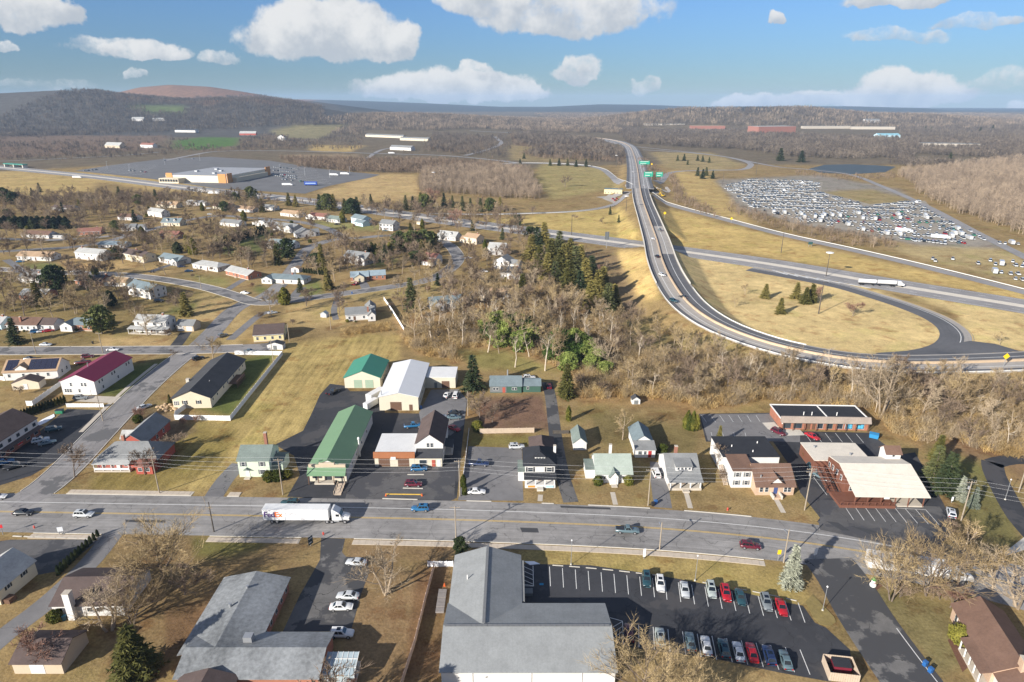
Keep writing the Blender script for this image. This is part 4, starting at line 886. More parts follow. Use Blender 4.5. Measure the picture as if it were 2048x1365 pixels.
# dark long house in the white fence
t = B('house', 'long cream bungalow with a charcoal roof inside the white fence', -102.6, 200.6, HP + .05, 'house')
block(t, 0, 0, 35, 12.6, 3.9, 'gx', 2.7, WC, RDG, ov=.6)
for x in (2, 6, 12, 16, 22, 28, 32): win(t, x, -.03, 1.9, 0, .8, 1.1)
for y in (4, 8.6): win(t, -.03, y, 1.6, -HP, .9, 1.3, shut=SHB)
dk = MB().box(16.5, -3.2, 1.5, 25, 0, 1.72).build('deck', DBR, t)
for k in range(8): link('deck_post', boxmesh('deck_post', (.15, .15, 2.4), DBR), t, (16.6 + k * 1.18, -3.1, .0))
MB().box(16.5, -3.15, 2.4, 25, -3.03, 2.5).build('deck_rail', DBR, t); chimney(t, 14, 12.9, 0, 5, CONC2, 1.1); win(t, 9, 6.3 - 3.1, 6.1, 0, .3, .3, div=False)
for k in range(3): win(t, -.03, 10.8 + .6 * k, 1.2, -HP, .5, 1.6)
# red and grey corner house
t = B('house', 'red sided house with a grey hipped roof and wide front porch on the street corner', -117.9, 159.4, 0, 'house')
block(t, 0, 1.8, 17.4, 11.5, 3.1, 'hip', 3.2, WRED, RG); block(t, 1.2, 11.4, 8.8, 26, 3.1, 'gy', 2.6, WRED, RG, rname='wing_roof', wname='wing')
MB().prism([(-.2, -.3, 2.5), (-.2, -.3, 2.64), (-.2, 2.0, 3.4), (-.2, 2.0, 3.25)], (10.6, 0, 0)).build('porch_roof', RLG, t); MB().box(0, 0, 0, 10.2, 1.78, .4).build('porch_floor', CONC, t)
for k in range(5): link('porch_post', boxmesh('porch_post', (.18, .18, 2.15), WHITE), t, (.2 + k * 2.45, .12, .4))
MB().box(0.2, .05, .7, 10, .14, 1.3).build('porch_rail', WHITE, t)
for x in (2, 4.4, 8.2, 12, 15.5): win(t, x, 1.77, .95)
door(t, 6, 1.76, m=WHITE); chimney(t, 5.6, 7.2, 4, 8); block(t, .6, 13.5, 5.2, 17, 3.6, 'gx', 1.6, WRED, RLG, rname='dormer_roof', wname='dormer')
for y in (14, 18, 22): win(t, 8.83, y, .9, HP)
block(t, 12.6, -1.0, 17.2, 1.7, 2.7, 'shed', .8, WRED, RRED, rname='bay_roof', wname='bay'); win(t, 13.8, -1.04, .9, 0, 1.2, 1.2); win(t, 15.9, -1.04, .9, 0, 1.2, 1.2)
# brown roofed shop on the left edge
t = B('shop', 'brick and white shop with a brown roof cut by the left edge', -149.2, 160, HP - .04, 'shop')
block(t, -2, 0, 22, 14, 5.6, 'gx', 3, W_BRK2, RDB); MB().box(-1.9, -.12, 3.1, 21.9, 0, 5.5).build('upper_band', WW, t)
for k in range(7): win(t, .5 + k * 3.3, -.16, 3.6, 0, 1.2, 1.1, SHG); win(t, .5 + k * 3.3, -.03, .8, 0, 1.6, 1.7)
MB().prism([(-2, -1.6, 2.6), (-2, -1.6, 2.7), (-2, 0, 3.15), (-2, 0, 3.0)], (24, 0, 0)).build('awning', RDB, t); MB().box(11, -1.7, 1.9, 13, -1.62, 2.5).build('sign_board', mat('red_sign', (.45, .05, .04)), t)
# solar roofed house
t = B('house', 'white house with dark solar panels and a dormer on its tan roof', -190.2, 223.6, .12, 'house')
block(t, 0, 0, 19, 9, 3.4, 'gx', 3.2, WW, RTAN); SOL = paint('solar_panel', (.012, .014, .035), .12)
for i in range(9):
    if i in (2, 3): continue
    for j in range(3):
        y0 = .35 + j * 1.3; p = MB(); s = 3.2 / 4.5; x0 = .6 + i * 2.0; z = lambda y: 3.4 + s * y + .2
        p.prism([(x0, y0, z(y0)), (x0 + 1.92, y0, z(y0)), (x0 + 1.92, y0 + 1.24, z(y0 + 1.24)), (x0, y0 + 1.24, z(y0 + 1.24))], (0, 0, .06)).build('solar_panel', SOL, t)
block(t, 4.3, .3, 8.3, 5, 4.6, 'gy', 1.3, WW, RTAN, rname='dormer_roof', wname='dormer')
for x in (2, 7, 12, 15.6): win(t, x, -.03, 1.2)
for y in (3, 6.4): win(t, 19.03, y, 1.2, HP)
# mint green house
t = B('house', 'pale green two storey house with a green grey roof beside the green roofed store', -75.8, 156.9, .02, 'house')
block(t, 0, 0, 8.6, 8.4, 5.3, 'gx', 2.4, WGN, RGRN); block(t, 8.6, 2.2, 11.4, 8, 3.0, 'gx', 1.2, WGN, RGRN, rname='wing_roof', wname='wing')
for x in (1.5, 6.6): win(t, x, -.03, 3.4, shut=SHG)
win(t, 6.6, -.03, .9, 0, 1.6, 1.4, shut=SHG); door(t, 2.4, -.04, m=WHITE, z=.2); MB().prism([(1.5, -.9, 2.5), (3.3, -.9, 2.5), (2.4, -.9, 3.1)], (0, .9, 0)).build('door_hood', RGRN, t); MB().box(1.6, -1.4, 0, 3.2, 0, .22).build('step', CONC, t)
for y in (2, 6): win(t, 8.63, y, 3.4, HP)
chimney(t, 5.2, 8.7, 0, 9.2)
# long green roofed store
t = B('store', 'long store with a moss green metal roof and timber ramp at the road', -45.3, 155.2, HP, 'store')
block(t, 0, 0, 34, 10.4, 4.1, 'gx', 2.3, WW, R_MOSS)
fa = MB().box(-.45, .2, 0, 0, 10.3, 4.4).build('front_wall', W_BLOCK, t); MB().box(-.5, .2, 4.4, .1, 10.3, 5.2).build('parapet', WT, t); MB().box(-.5, 3.2, 5.2, .1, 7.4, 5.75).build('sign_board', WT, t)
MB().prism([(-2.3, 0, 2.75), (-2.3, 0, 2.87), (-.46, 0, 4.35), (-.46, 0, 4.2)], (0, 10.5, 0)).build('awning', R_MOSS, t)
for y, w in ((2.2, 2.6), (8.2, 2.6)): win(t, -.49, y, 1.0, -HP, w, 1.5, DBR, div=False)
win(t, -.49, 5.2, .3, -HP, 2.0, 2.3, DBR, div=False)
MB().box(-2.2, 3.2, 0, -.46, 8.6, .5).build('porch_floor', CONC, t)
for y in (.4, 3.2, 7.4, 10.1): link('porch_post', boxmesh('porch_post', (.18, .18, 2.75), DBR), t, (-2.1, y, .02))
TIM = mat('ramp_timber', (.52, .42, .32), .9, .2, 2)
for k in range(9): MB().box(-2.3 - .55 * (k + 1) + .03, .2, .5 - .055 * (k + 1), -2.3 - .55 * k, 1.9, .56 - .055 * k).build('ramp_plank', TIM, t)
for y in (.12, 1.98):
    MB().prism([(-2.3, y, 1.45), (-7.2, y, 1.0), (-7.2, y, .9), (-2.3, y, 1.33)], (0, .08, 0)).build('handrail', TIM, t)
    for k in range(4): link('rail_post', boxmesh('rail_post', (.1, .1, 1.2), TIM), t, (-2.6 - k * 1.5, y + .04, .05))
MB().tube((13, -.5, 0), (13, -.5, 5.6), .22, .22, 10).build('flue', WHITE, t); MB().lathe([(.3, 0), (.36, .1), (.36, .5), (.1, .8)], 10, c=(13, -.5, 5.6)).build('flue_cap', WHITE, t)
for x in (6, 11, 18, 25): win(t, x, -.03, 1.4, 0, .9, 1.0)
# emerald garage
t = B('garage', 'cream block garage with an emerald green metal roof and two green doors', -61, 217, 0, 'garage')
block(t, 0, 0, 13, 17, 4.1, 'gy', 2.6, W_BLOCK, R_EMER)
for x in (4.9, 9.0): garage(t, x, 0, 0, 3.0, 3.2, DGRN, 5)
for y in (3, 7, 11): win(t, 13.03, y, 1.6, HP, 1, .9, div=False)
for k in range(3): MB().box(13.2, 5 + k * 2.2, 0, 14.1, 6.2 + k * 2.2, 1.1).build('air_unit', SHG, t)
# white roofed workshop
t = B('workshop', 'cream block workshop with a wide white metal roof and brown doors', -44.8, 198.6, .0, 'workshop')
block(t, 0, 0, 13.2, 30, 5.0, 'gy', 1.5, W_BLOCK, R_WHT, ov=.3); block(t, 13.2, 18.4, 24.2, 28, 4.2, 'flat', .2, W_BLOCK, R_WMEM, rname='wing_roof', wname='wing')
garage(t, 5.6, 0, 0, 3.8, 3.1, DBR, 5); door(t, 10.6, -.04, w=1.1, h=2.1, m=DBR); garage(t, 20.6, 18.4, 0, 2.8, 2.7, DBR, 5); door(t, 17.0, 18.36, m=SHG)
for y in (4, 10, 15): win(t, 13.23, y, 1.8, HP, 1.2, 1.2)
MB().tube((.8, .7, 5), (.8, .7, 7), .15, .15, 8).build('vent_pipe', STEEL, t)
# two bay garage with gabled house
t = B('service_garage', 'two bay garage with a flat white roof, rust metal fascia and gabled house', -39.2, 162.4, .0, 'garage')
block(t, 0, 0, 11.4, 12.5, 3.7, 'flat', .2, W_BLOCK, R_WMEM)
MB().prism([(-.25, -.55, 3.0), (-.25, -.55, 3.15), (-.25, -.1, 4.75), (-.25, .2, 4.75), (-.25, .2, 3.0)], (11.8, 0, 0)).build('fascia', R_RUST, t)
for x in (2.7, 8.2): garage(t, x, 0, 0, 3.2, 2.75, DBR, 5)
MB().box(4.75, -.62, 2.7, 6.15, -.56, 3.5).build('sign_board', WHITE, t)
block(t, 11.45, 0, 19.2, 3.6, 3.0, 'shed', .9, W_BLOCK, RDG, rname='shop_roof', wname='shop_front'); block(t, 11.45, 3.6, 19.2, 19, 5.6, 'gy', 2.9, WW, RDB, rname='house_roof', wname='house_wall')
for x in (14.9, 16.0): win(t, x, 3.57, 4.3, 0, .95, 1.4)
win(t, 13.8, -.03, 1.0, 0, 2.2, 1.3, div=False); door(t, 16.8, -.04, m=WRED); door(t, 18.3, -.04, m=WHITE)
for y in (6, 10, 14): win(t, 19.23, y, 3.8, HP); 
MB().box(19.25, 6.5, 0, 21.6, 11, .4).build('side_porch', CONC, t); MB().prism([(19.2, 6.3, 3.0), (19.2, 6.3, 3.15), (21.8, 6.3, 2.7), (21.8, 6.3, 2.55)], (0, 5, 0)).build('porch_roof', RDG, t)
for y in (6.6, 11): link('porch_post', boxmesh('porch_post', (.14, .14, 2.3), WHITE), t, (21.5, y, .4))
# black roofed white house
t = B('house', 'white two storey office house with a black hipped roof and a black porch roof', 3.4, 151.3, 0, 'house')
block(t, .2, 2.3, 8.2, 11, 5.9, 'hip', 2.9, WW, R_BLK, ov=.7)
MB().prism([(-.2, -.2, 2.7), (-.2, -.2, 2.84), (-.2, 2.28, 3.55), (-.2, 2.28, 3.4)], (8.8, 0, 0)).build('porch_roof', R_BLK, t)
MB().box(.1, .1, 0, 8.3, 2.28, 1.0).build('porch_base', WW, t)
for k in range(4): link('porch_post', boxmesh('porch_post', (.25, .25, 1.7), WHITE), t, (.4 + k * 2.55, .3, 1.0))
for x in (1.6, 6.7): win(t, x, 2.27, 3.75, 0, 1.5, 1.4, shut=SHB); win(t, x, 2.27, 1.1, 0, 1.5, 1.4)
door(t, 4.2, 2.26, m=DBR, z=.9); MB().box(3.3, -1.5, 0, 5.0, .1, .5).build('steps', CONC2, t)
block(t, 2.8, 3.4, 5.6, 6.4, 1.1, 'hip', .9, WW, R_BLK, z0=6.7, ov=.25, rname='dormer_roof', wname='dormer')
for x in (3.4, 4.2, 5.0): win(t, x, 3.37, 7.0, 0, .6, .6, div=False)
block(t, 1.9, 11, 8.8, 22.5, 3.2, 'hip', 2.6, WW, RDB, rname='rear_roof', wname='rear_wing')
block(t, -1.7, 3.6, .15, 9.5, 2.9, 'flat', .1, WW, RGRN, rname='side_porch_roof', wname='side_porch'); chimney(t, 8.5, 8.5, 0, 8.3, WHITE, .7)
OR = mat('orange_sign', (.72, .24, .04), .6, .05); BLS = mat('blue_sign', (.35, .55, .68), .6, .05)
MB().box(.9, -.06, .25, 2.7, 0.0, .85).build('sign_board', OR, t); MB().box(5.8, -.06, .25, 7.8, 0, .85).build('sign_board', BLS, t)
# small white garage
t = B('garage', 'small white garage with a green grey roof beside the shared drive', 18.4, 171.8, 0, 'garage'); block(t, 0, 0, 3.9, 8.2, 2.5, 'gy', 1.7, WW, RGRN, ov=.3); garage(t, 1.95, 0, 0, 2.6, 2.1, WHITE)
# shingled cape
t = B('house', 'white cape house with a weathered pale green shingle roof and side porch', 22.9, 154, 0, 'house')
block(t, 0, 0, 9.9, 9.4, 3.0, 'gx', 3.3, WW, roofm('pale_green_shingle', (.31, .355, .31), None, .25)); block(t, -2.5, 2.2, 0, 7.6, 2.8, 'flat', .1, WW, RGRN, rname='side_porch_roof', wname='side_porch')
for x in (1.6, 2.4, 7.6): win(t, x, -.03, 1.0, 0, .8, 1.2)
block(t, 3.8, -1.1, 6.0, 2, 2.6, 'gy', 1.5, WW, RGRN, rname='entry_roof', wname='entry'); door(t, 4.9, -1.14, m=WHITE, z=.2); MB().box(4.1, -2.4, 0, 5.7, -1.1, .25).build('step', CONC, t); chimney(t, 4.6, 6.2, 5, 8.4, WHITE, .7)
# red door shop
t = B('shop', 'small white shop with a grey roof and a bright red door', 36.1, 167.5, 0, 'shop')
block(t, 0, 0, 5.9, 3.6, 2.7, 'shed', 1.1, WW, RG, rname='shop_roof', wname='shop_front'); block(t, .2, 3.6, 5.7, 12.5, 3.4, 'gy', 1.9, WW, RTEAL); door(t, 4.3, -.04, m=DRED, w=.95); win(t, 1.4, -.03, 1, 0, 1.2, 1.2); win(t, 2.9, -.03, 1, 0, .9, 1.2)
# grey bungalow with porch
t = B('house', 'white bungalow with a grey roof, long dormer and deep front porch', 42.3, 150.2, 0, 'house')
block(t, 0, 2.4, 8.6, 14, 3.0, 'gx', 3.6, WW, RG, ov=.5)
MB().prism([(-.3, -.35, 2.6), (-.3, -.35, 2.74), (-.3, 2.38, 3.5), (-.3, 2.38, 3.34)], (9.2, 0, 0)).build('porch_roof', RG, t); MB().box(0, 0, 0, 8.6, 2.38, .7).build('porch_floor', CONC, t)
for k in range(4): link('porch_post', boxmesh('porch_post', (.3, .3, 1.95), WHITE), t, (.3 + k * 2.66, .25, .7))
block(t, 2.2, 3.6, 6.6, 8, 2.0, 'shed', .9, WW, RG, z0=3.3, rname='dormer_roof', wname='dormer')
for k in range(4): win(t, 2.9 + k * 1.0, 3.57, 4.2, 0, .7, .8, div=False)
for x in (2, 6.6): win(t, x, 2.37, 1.2, 0, 1.4, 1.4)
door(t, 4.3, 2.36, m=DBR, z=.7); chimney(t, 3.4, 9.5, 5, 8.2); MB().box(3.4, -1.2, 0, 5.2, 0, .4).build('steps', CONC, t)
# brown roofed duplex
t = B('house', 'white and brick double house with a brown roof and a flat black rear roof', 58.8, 148, 0, 'house')
block(t, 5.8, 0, 15.9, 10, 3.0, 'gx', 3.6, W_LBRK, RBR, ov=.5); block(t, .5, 3.6, 6.0, 10.5, 5.4, 'shed', 1.0, WW, RBR, rname='side_roof', wname='side_wing')
block(t, 0, 10.5, 15.6, 22, 5.4, 'flat', .2, WW, R_BLK, rname='rear_roof', wname='rear_wing')
MB().prism([(9.4, -.2, 3.9), (12.4, -.2, 3.9), (10.9, -.2, 5.4)], (0, 4.0, 0)).build('gable_dormer', WW, t); MB().prism([(9.0, -.5, 3.75), (10.9, -.5, 5.7), (12.8, -.5, 3.75), (12.8, -.5, 3.6), (10.9, -.5, 5.5), (9.0, -.5, 3.6)], (0, 4.8, 0)).build('dormer_roof', RBR, t)
for x in (7.2, 8.6, 13.6, 14.6): win(t, x, -.03, 1.0, 0, 1.0, 1.5)
for x in (1.8, 4.4): win(t, x, 3.57, 3.4, shut=SHG); win(t, x, 3.57, .9, shut=SHG)
door(t, 11, -.04, m=mat('blue_door', (.05, .08, .2)), z=.5); MB().box(10, -2, 0, 12, 0, .5).build('steps', W_LBRK, t)
for x in (9.9, 12.1): MB().box(x - .15, -2.1, 0, x + .15, 0, 1.1).build('step_wall', CONC2, t)
ST2 = MB(); 
for k in range(14): MB().box(-1.2, 4.6 + k * .42, .2 + k * .2, -.02, 5.0 + k * .42, .28 + k * .2).build('stair_tread', TIM, t)
for s in (-1.2, -.1): MB().prism([(s, 4.5, .1), (s, 10.6, 3.0), (s, 10.6, 3.25), (s, 4.5, .35)], (.08, 0, 0)).build('stair_stringer', TIM, t)
MB().tube((7.4, 1.8, 4), (7.4, 1.8, 5.1), .2, .2, 8).build('vent', STEEL, t)
for x, y in ((4, 16), (9, 13), (12, 18)): MB().tube((x, y, 5.6), (x, y, 6.2), .15, .15, 8).build('vent', WHITE, t)
# strip of shops
t = B('shop_row', 'low brick row of shops with a flat black roof and grey shake fascia', 85.8, 185.2, -.035, 'shops')
block(t, 0, 0, 27.2, 10.5, 3.2, 'flat', .1, W_BRK2, R_BLK)
MB().prism([(-.4, -1.1, 2.75), (-.4, -1.1, 2.9), (-.4, -.1, 4.6), (-.4, .25, 4.6), (-.4, .25, 2.75)], (28, 0, 0)).build('fascia', R_BAND, t)
for a, b in (((-.4, .3), (27.6, .55)), ((-.4, 10.4), (27.6, 10.7)), ((-.4, .6), (-.1, 10.3)), ((27.3, .6), (27.6, 10.3)), ((14.8, .6), (15.05, 10.3))): MB().box(a[0], a[1], 3.45, b[0], b[1], 3.75).build('roof_edge', WHITE, t)
for x, w, fm in ((1.8, 2.4, SHG), (5.2, 2.6, STEEL), (12.2, 1.8, WHITE), (15.2, 1.8, DGRN), (18.4, 1.8, WHITE)): win(t, x, -.03, .4, 0, w, 2.1, fm, div=False)
POST = mat('printed_window_posters', (.55, .6, .66), .4, .6, 1.6)
for x in (21.2, 24.8): win(t, x, -.03, .4, 0, 2.4, 2.1, POST, div=False)
BLU2 = mat('blue_window_print', (.10, .42, .62), .4, .5, 1.1)
for x in (20.7, 21.7, 24.4, 25.3): MB().box(x - .42, -.16, .7, x + .38, -.11, 2.0 + .3 * math.sin(x)).build('window_poster', BLU2, t)
for x in (8.6, 10.2): door(t, x, -.04, m=DBR)
for x in (.2, 3.5, 7, 10.8, 13.8, 16.8, 20, 23, 26.9): link('column', boxmesh('column', (.2, .2, 2.8), DBR), t, (x, -.9, .02))
for x in (8, 10.6, 18.5): MB().tube((x, 3.4, 3.4), (x, 3.4, 4.6), .14, .14, 8).build('vent', WHITE, t)
MB().box(-.06, -.4, 2.0, .4, -.3, 2.7).build('sign_board', WHITE, t)
# restaurant
t = B('restaurant', 'red timber restaurant with a broad cream roof, deck and front porch', 87, 144.4, -.03, 'restaurant')
block(t, 1.0, 4.0, 19, 15, 4.8, 'none', 0, W_RDECK, R_TANM)
pr = [(1.2, -1.6, 3.1), (1.2, 3.4, 4.7), (1.2, 9.2, 6.5), (1.2, 15, 5.3), (1.2, 15, 5.05), (1.2, 9.2, 6.25), (1.2, 3.4, 4.45), (1.2, -1.6, 2.9)]
MB().prism(pr, (19.0, 0, 0)).build('roof', R_TANM, t)
for x in (1.05, 18.8): MB().prism([(x, 4.0, 4.8), (x, 15, 4.8), (x, 15, 5.05), (x, 9.2, 6.2), (x, 4, 4.6)], (.18, 0, 0)).build('gable_end', W_RDECK, t)
block(t, -2.6, 15, 13, 25, 3.7, 'flat', .2, W_RDECK, R_TANM, rname='rear_roof', wname='rear_wing')
block(t, 15.6, 13.2, 19.6, 16.6, 7.4, 'gx', 1.4, WW, RBR, rname='stair_tower_roof', wname='stair_tower'); win(t, 17.6, 13.17, 6.3, 0, .8, 1)
for x in (1.4, 4.6, 8, 11.6, 15, 18.8): link('porch_post', boxmesh('porch_post', (.22, .22, 3.0), W_RDECK), t, (x, -1.3, .05))
MB().box(-2.6, -2.2, 0, 11.5, 4, .75).build('deck', W_RDECK, t)
for k in range(8): MB().box(-2.6 + k * 1.76, -2.25, .75, -2.5 + k * 1.76, -2.15, 1.75).build('baluster', W_RDECK, t)
MB().box(-2.6, -2.28, 1.7, 11.5, -2.12, 1.82).build('deck_rail', W_RDECK, t); MB().box(11.8, -1.4, 0, 19, 3.9, .4).build('porch_floor', CONC, t)
for k in range(11): MB().box(-2.9, 4.4 + k * .9, .1 + k * .24, -.1, 5.2 + k * .9, .22 + k * .24).build('stair_tread', W_RDECK, t)
for s in (-3.0, -1.5, -.05): MB().prism([(s, 4.0, .8), (s, 14.6, 3.8), (s, 14.6, 3.95), (s, 4.0, .95)], (.1, 0, 0)).build('handrail', W_RDECK, t)
for y, z in ((6.5, 2.9), (9, 3.1), (11.5, 2.9), (13.6, 2.6)): win(t, .97, y, z, -HP, 1.0, 1.5)
for x in (3, 6, 14.5, 17): win(t, x, 3.97, 1.2, 0, 1.5, 1.4)
door(t, 9.5, 3.96, m=WHITE, z=.75); MB().box(8.6, -1.42, 2.3, 10.0, -1.36, 2.9).build('sign_board', WHITE, t)
for x, y in ((0, 22), (8.5, 18)): MB().tube((x, y, 3.9), (x, y, 4.6), .3, .3, 8).build('vent', STEEL, t)
# large L-shaped hall at the bottom edge
t = B('meeting_hall', 'large L shaped building with a weathered grey roof at the bottom edge', -12.6, 88.2, 0, 'building')
block(t, 0, 0, 31, 16, 3.3, 'gx', 2.3, WW, R_BIG, ov=.5)
ww = MB(); block(t, .3, 8.3, 14.2, 31, 3.3, 'gy', 2.28, WW, R_BIG, ov=.45, rname='wing_roof', wname='wing')
ridge = mat('ridge_cap', (.16, .165, .17), .9, .15, 2)
for k in range(31): MB().box(.0 + k, 7.72, 5.74, .94 + k, 8.28, 5.84).build('ridge_tile', ridge, t)
for k in range(23): MB().box(6.97, 8.6 + k * 1, 5.74, 7.53, 9.54 + k * 1, 5.84).build('ridge_tile', ridge, t)
for x in (5.5, 16, 25): MB().box(x, -.12, .1, x + .08, 0, 3.2).build('downpipe', WHITE, t)
win(t, 8, -.03, 1.6, 0, .4, .4, div=False); MB().tube((3.3, 22.2, 4.2), (3.3, 22.2, 5.5), .12, .12, 8).build('vent_pipe', WHITE, t)
for y in (18, 21, 24, 27): win(t, .27, y, 1.0, -HP, 1.0, 1.4)
MB().box(14.25, 17.2, 0, 15.2, 29.6, 3.2).build('entry_canopy', RG, t); MB().box(15.2, 22, .1, 17, 23.6, .9).build('air_unit', SHG, t)
# metal roofed office, bottom left
t = B('office', 'long low office with a patchy grey metal roof at the lower left', -60.6, 87.4, 0, 'office')
block(t, 0, 4.6, 13, 24.6, 3.2, 'gy', 1.48, W_BRK2, R_MET, ov=.6); block(t, 1.5, -.4, 26.4, 9.3, 3.2, 'gx', 1.5, W_BRK2, R_MET, ov=.6, rname='wing_roof', wname='wing')
block(t, 2.6, -6.5, 12.2, -.4, 3.2, 'gy', 1.5, W_BRK2, RDB, ov=.4, rname='porch_roof', wname='porch')
for x, y in ((6.5, 20), (5, 15)): MB().tube((x, y, 3.8), (x, y, 5.3), .3, .3, 10).build('vent', STEEL, t)
c = MB().box(11, 6.0, 4.0, 12.6, 7.4, 5.5).build('roof_unit', STEEL, t)
for y in (11, 14, 17, 20, 23): win(t, 13.03, y, 1, HP, 1.1, 1.4)
# greenhouse
g = B('greenhouse', 'small glazed lean to greenhouse against the office end', -33.8, 87.8, 0, 'greenhouse')
gl = paint('greenhouse_glass', (.35, .42, .45), .15)
MB().box(0, 0, 0, 5.8, 4.6, 1.0).build('base_wall', CONC2, g)
for k in range(7): MB().box(k * .95, -.03, 1.0, k * .95 + .08, .05, 2.5).build('mullion', WHITE, g); MB().prism([(k * .95, 0, 2.5), (k * .95 + .08, 0, 2.5), (k * .95 + .08, 4.6, 3.3), (k * .95, 4.6, 3.3)], (0, 0, .08)).build('rafter', WHITE, g)
for k in range(6): MB().box(k * .95 + .09, 0, 1.02, k * .95 + .94, .03, 2.46).build('pane', gl, g); MB().prism([(k * .95 + .09, .05, 2.5), (k * .95 + .94, .05, 2.5), (k * .95 + .94, 4.55, 3.28), (k * .95 + .09, 4.55, 3.28)], (0, 0, .03)).build('roof_pane', gl, g)
for y in (1.5, 3.1): MB().box(-.02, y, 2.55 + y * .17, 5.8, y + .07, 2.66 + y * .17).build('purlin', WHITE, g)
# bottom left houses
t = B('house', 'white ranch house with a brown roof and broad white chimney at the lower left', -92.9, 104.6, .02, 'house')
block(t, 0, 0, 14.2, 10.8, 2.9, 'gx', 2.3, WW, RDB); chimney(t, 4.2, -.5, 0, 6.4, WHITE, 1.3)
for x in (1.5, 7.5, 9.4, 12): win(t, x, -.03, 1.1, 0, 1.2, 1.1)
door(t, 6.1, -.04, m=WHITE)
t = B('garage', 'detached garage with a brown grey roof below the white ranch house', -90.8, 90.5, .0, 'garage'); block(t, 0, 0, 9, 7.4, 2.7, 'gx', 1.9, WT, RDB); garage(t, 4.4, 0, 0, 2.6, 2.1, WHITE)
t = B('house', 'cream house cut by the left edge beside the lower car park', -106, 107.8, 1.45, 'house'); block(t, 0, 0, 9.5, 9, 3.6, 'gx', 2.8, WC, RLG)
for x in (2.5, 6.5): win(t, x, -.03, 2.2, 0, .8, 1.1, shut=SHB)
MB().box(0.4, -1.6, 0, 2.2, 0, 1.0).build('steps', DBR, t)
# bottom right house
t = B('house', 'beige brick house with a brown roof and white porch at the lower right', 85.2, 88, 1.36, 'house')
block(t, 0, -8.6, 16.6, 0, 3.4, 'gx', 2.5, W_LBRK, RBR, ov=.5)
block(t, -9, -7.4, .0, -.6, 3.0, 'gx', 2.0, WW, RBR, rname='wing_roof', wname='wing'); chimney(t, -.4, -4.2, 3, 7.4, W_LBRK, 1.4)
for x in (9.6, 11.6, 14.4): win(t, x, .03, 1.0, math.pi, 1.0, 1.6)
MB().prism([(-.4, 0.02, 3.5), (-.4, 2.0, 2.8), (-.4, 2.0, 2.66), (-.4, 0.02, 3.34)], (8.4, 0, 0)).build('porch_roof', RBR, t); MB().box(0, .02, 0, 8, 1.8, .35).build('porch_floor', CONC, t)
for k in range(5): link('porch_post', boxmesh('porch_post', (.2, .2, 2.35), WHITE), t, (.2 + k * 1.9, 1.65, .35))
# old green house in the trees
t = B('house', 'dark green sided bungalow with a patchy slate roof behind the board fence', -7.9, 212.8, 0, 'house')
block(t, 0, 0, 11.3, 8.5, 2.8, 'gx', 2.0, W_GRNS, RTEAL); block(t, 11.3, .6, 18.2, 7.2, 2.6, 'gx', 1.2, W_GRNS, RTEAL, rname='wing_roof', wname='wing')
for x in (1.5, 2.6, 8.3, 9.2): win(t, x, -.03, 1.1, 0, .9, 1.0)
win(t, 13.6, .57, 1.1, 0, .8, 1.1); door(t, 5, -.04, m=WRED); MB().box(0, -.06, .2, 5.9, -.01, 2.7).build('front_panel', SHG, t); MB().tube((6.3, 7, 3.6), (6.3, 7, 6), .25, .25, 8).build('flue', STEEL, t)
# ------------------------------------------------------------------ vegetation
BARK = mat('pale_bark', (.31, .245, .175), .95, .3, 1.2); BARKP = mat('very_pale_bark', (.47, .40, .31), .95, .3, 1.2); BARKD = mat('dark_bark', (.16, .125, .10), .95, .3, 1.2)
TW_TAN = leafmat('tan_twigs', (.23, .165, .088), (.44, .335, .18), .35); TW_GREY = leafmat('grey_twigs', (.22, .17, .11), (.43, .34, .23), .35)
TW_BRN = leafmat('brown_twigs', (.145, .105, .072), (.27, .20, .14), .3); TW_RED = leafmat('reddish_twigs', (.20, .11, .08), (.31, .185, .135), .3); TW_FAR = leafmat('far_twigs', (.085, .07, .06), (.19, .155, .12), .02)
TW_PALE = leafmat('pale_far_twigs', (.20, .155, .115), (.36, .28, .20), .03)
LF_SPR = leafmat('spruce_needles', (.03, .045, .02), (.11, .115, .045), .6); LF_OLV = leafmat('olive_needles', (.075, .075, .02), (.24, .20, .06), .6); LF_PINE = leafmat('pine_needles', (.04, .06, .022), (.14, .155, .05), .6)
LF_BLUE = leafmat('blue_spruce_needles', (.13, .155, .12), (.33, .34, .26), .8); LF_BRT = leafmat('bright_evergreen', (.05, .085, .018), (.23, .27, .07), .7); LF_ARB = leafmat('arborvitae', (.055, .07, .012), (.20, .185, .035), .7); LF_DKH = leafmat('dark_hedge', (.018, .03, .012), (.06, .07, .026), .7)
BRUSH = leafmat('dry_brush', (.22, .145, .06), (.54, .395, .185), .25); BRUSH2 = leafmat('rusty_brush', (.27, .165, .065), (.56, .39, .16), .25)
class TB:                            # fast triangle soup for twigs and leaves
    def __init__(s): s.v = []; s.f = []
    def blade(s, p, q, w, rnd):
        d = q - p; n = d.cross(Vector((rnd.gauss(0, 1), rnd.gauss(0, 1), rnd.gauss(0, 1))))
        if n.length < 1e-6: return
        n.normalize(); n *= w / 2; i = len(s.v); s.v += [p + n, p - n, q]; s.f.append((i, i + 1, i + 2))
    def tuft(s, p, size, rnd, up=.4, n=3):
        for _ in range(n):
            d = Vector((rnd.gauss(0, 1), rnd.gauss(0, 1), rnd.gauss(0, 1) + up * 2)).normalized() * size * rnd.uniform(.7, 1.3)
            s.blade(p - d * .4, p + d * .6, size * .75, rnd)
    def mesh(s, name, m):
        me = bpy.data.meshes.new(name); me.from_pydata([tuple(v) for v in s.v], [], s.f); me.materials.append(m); return me
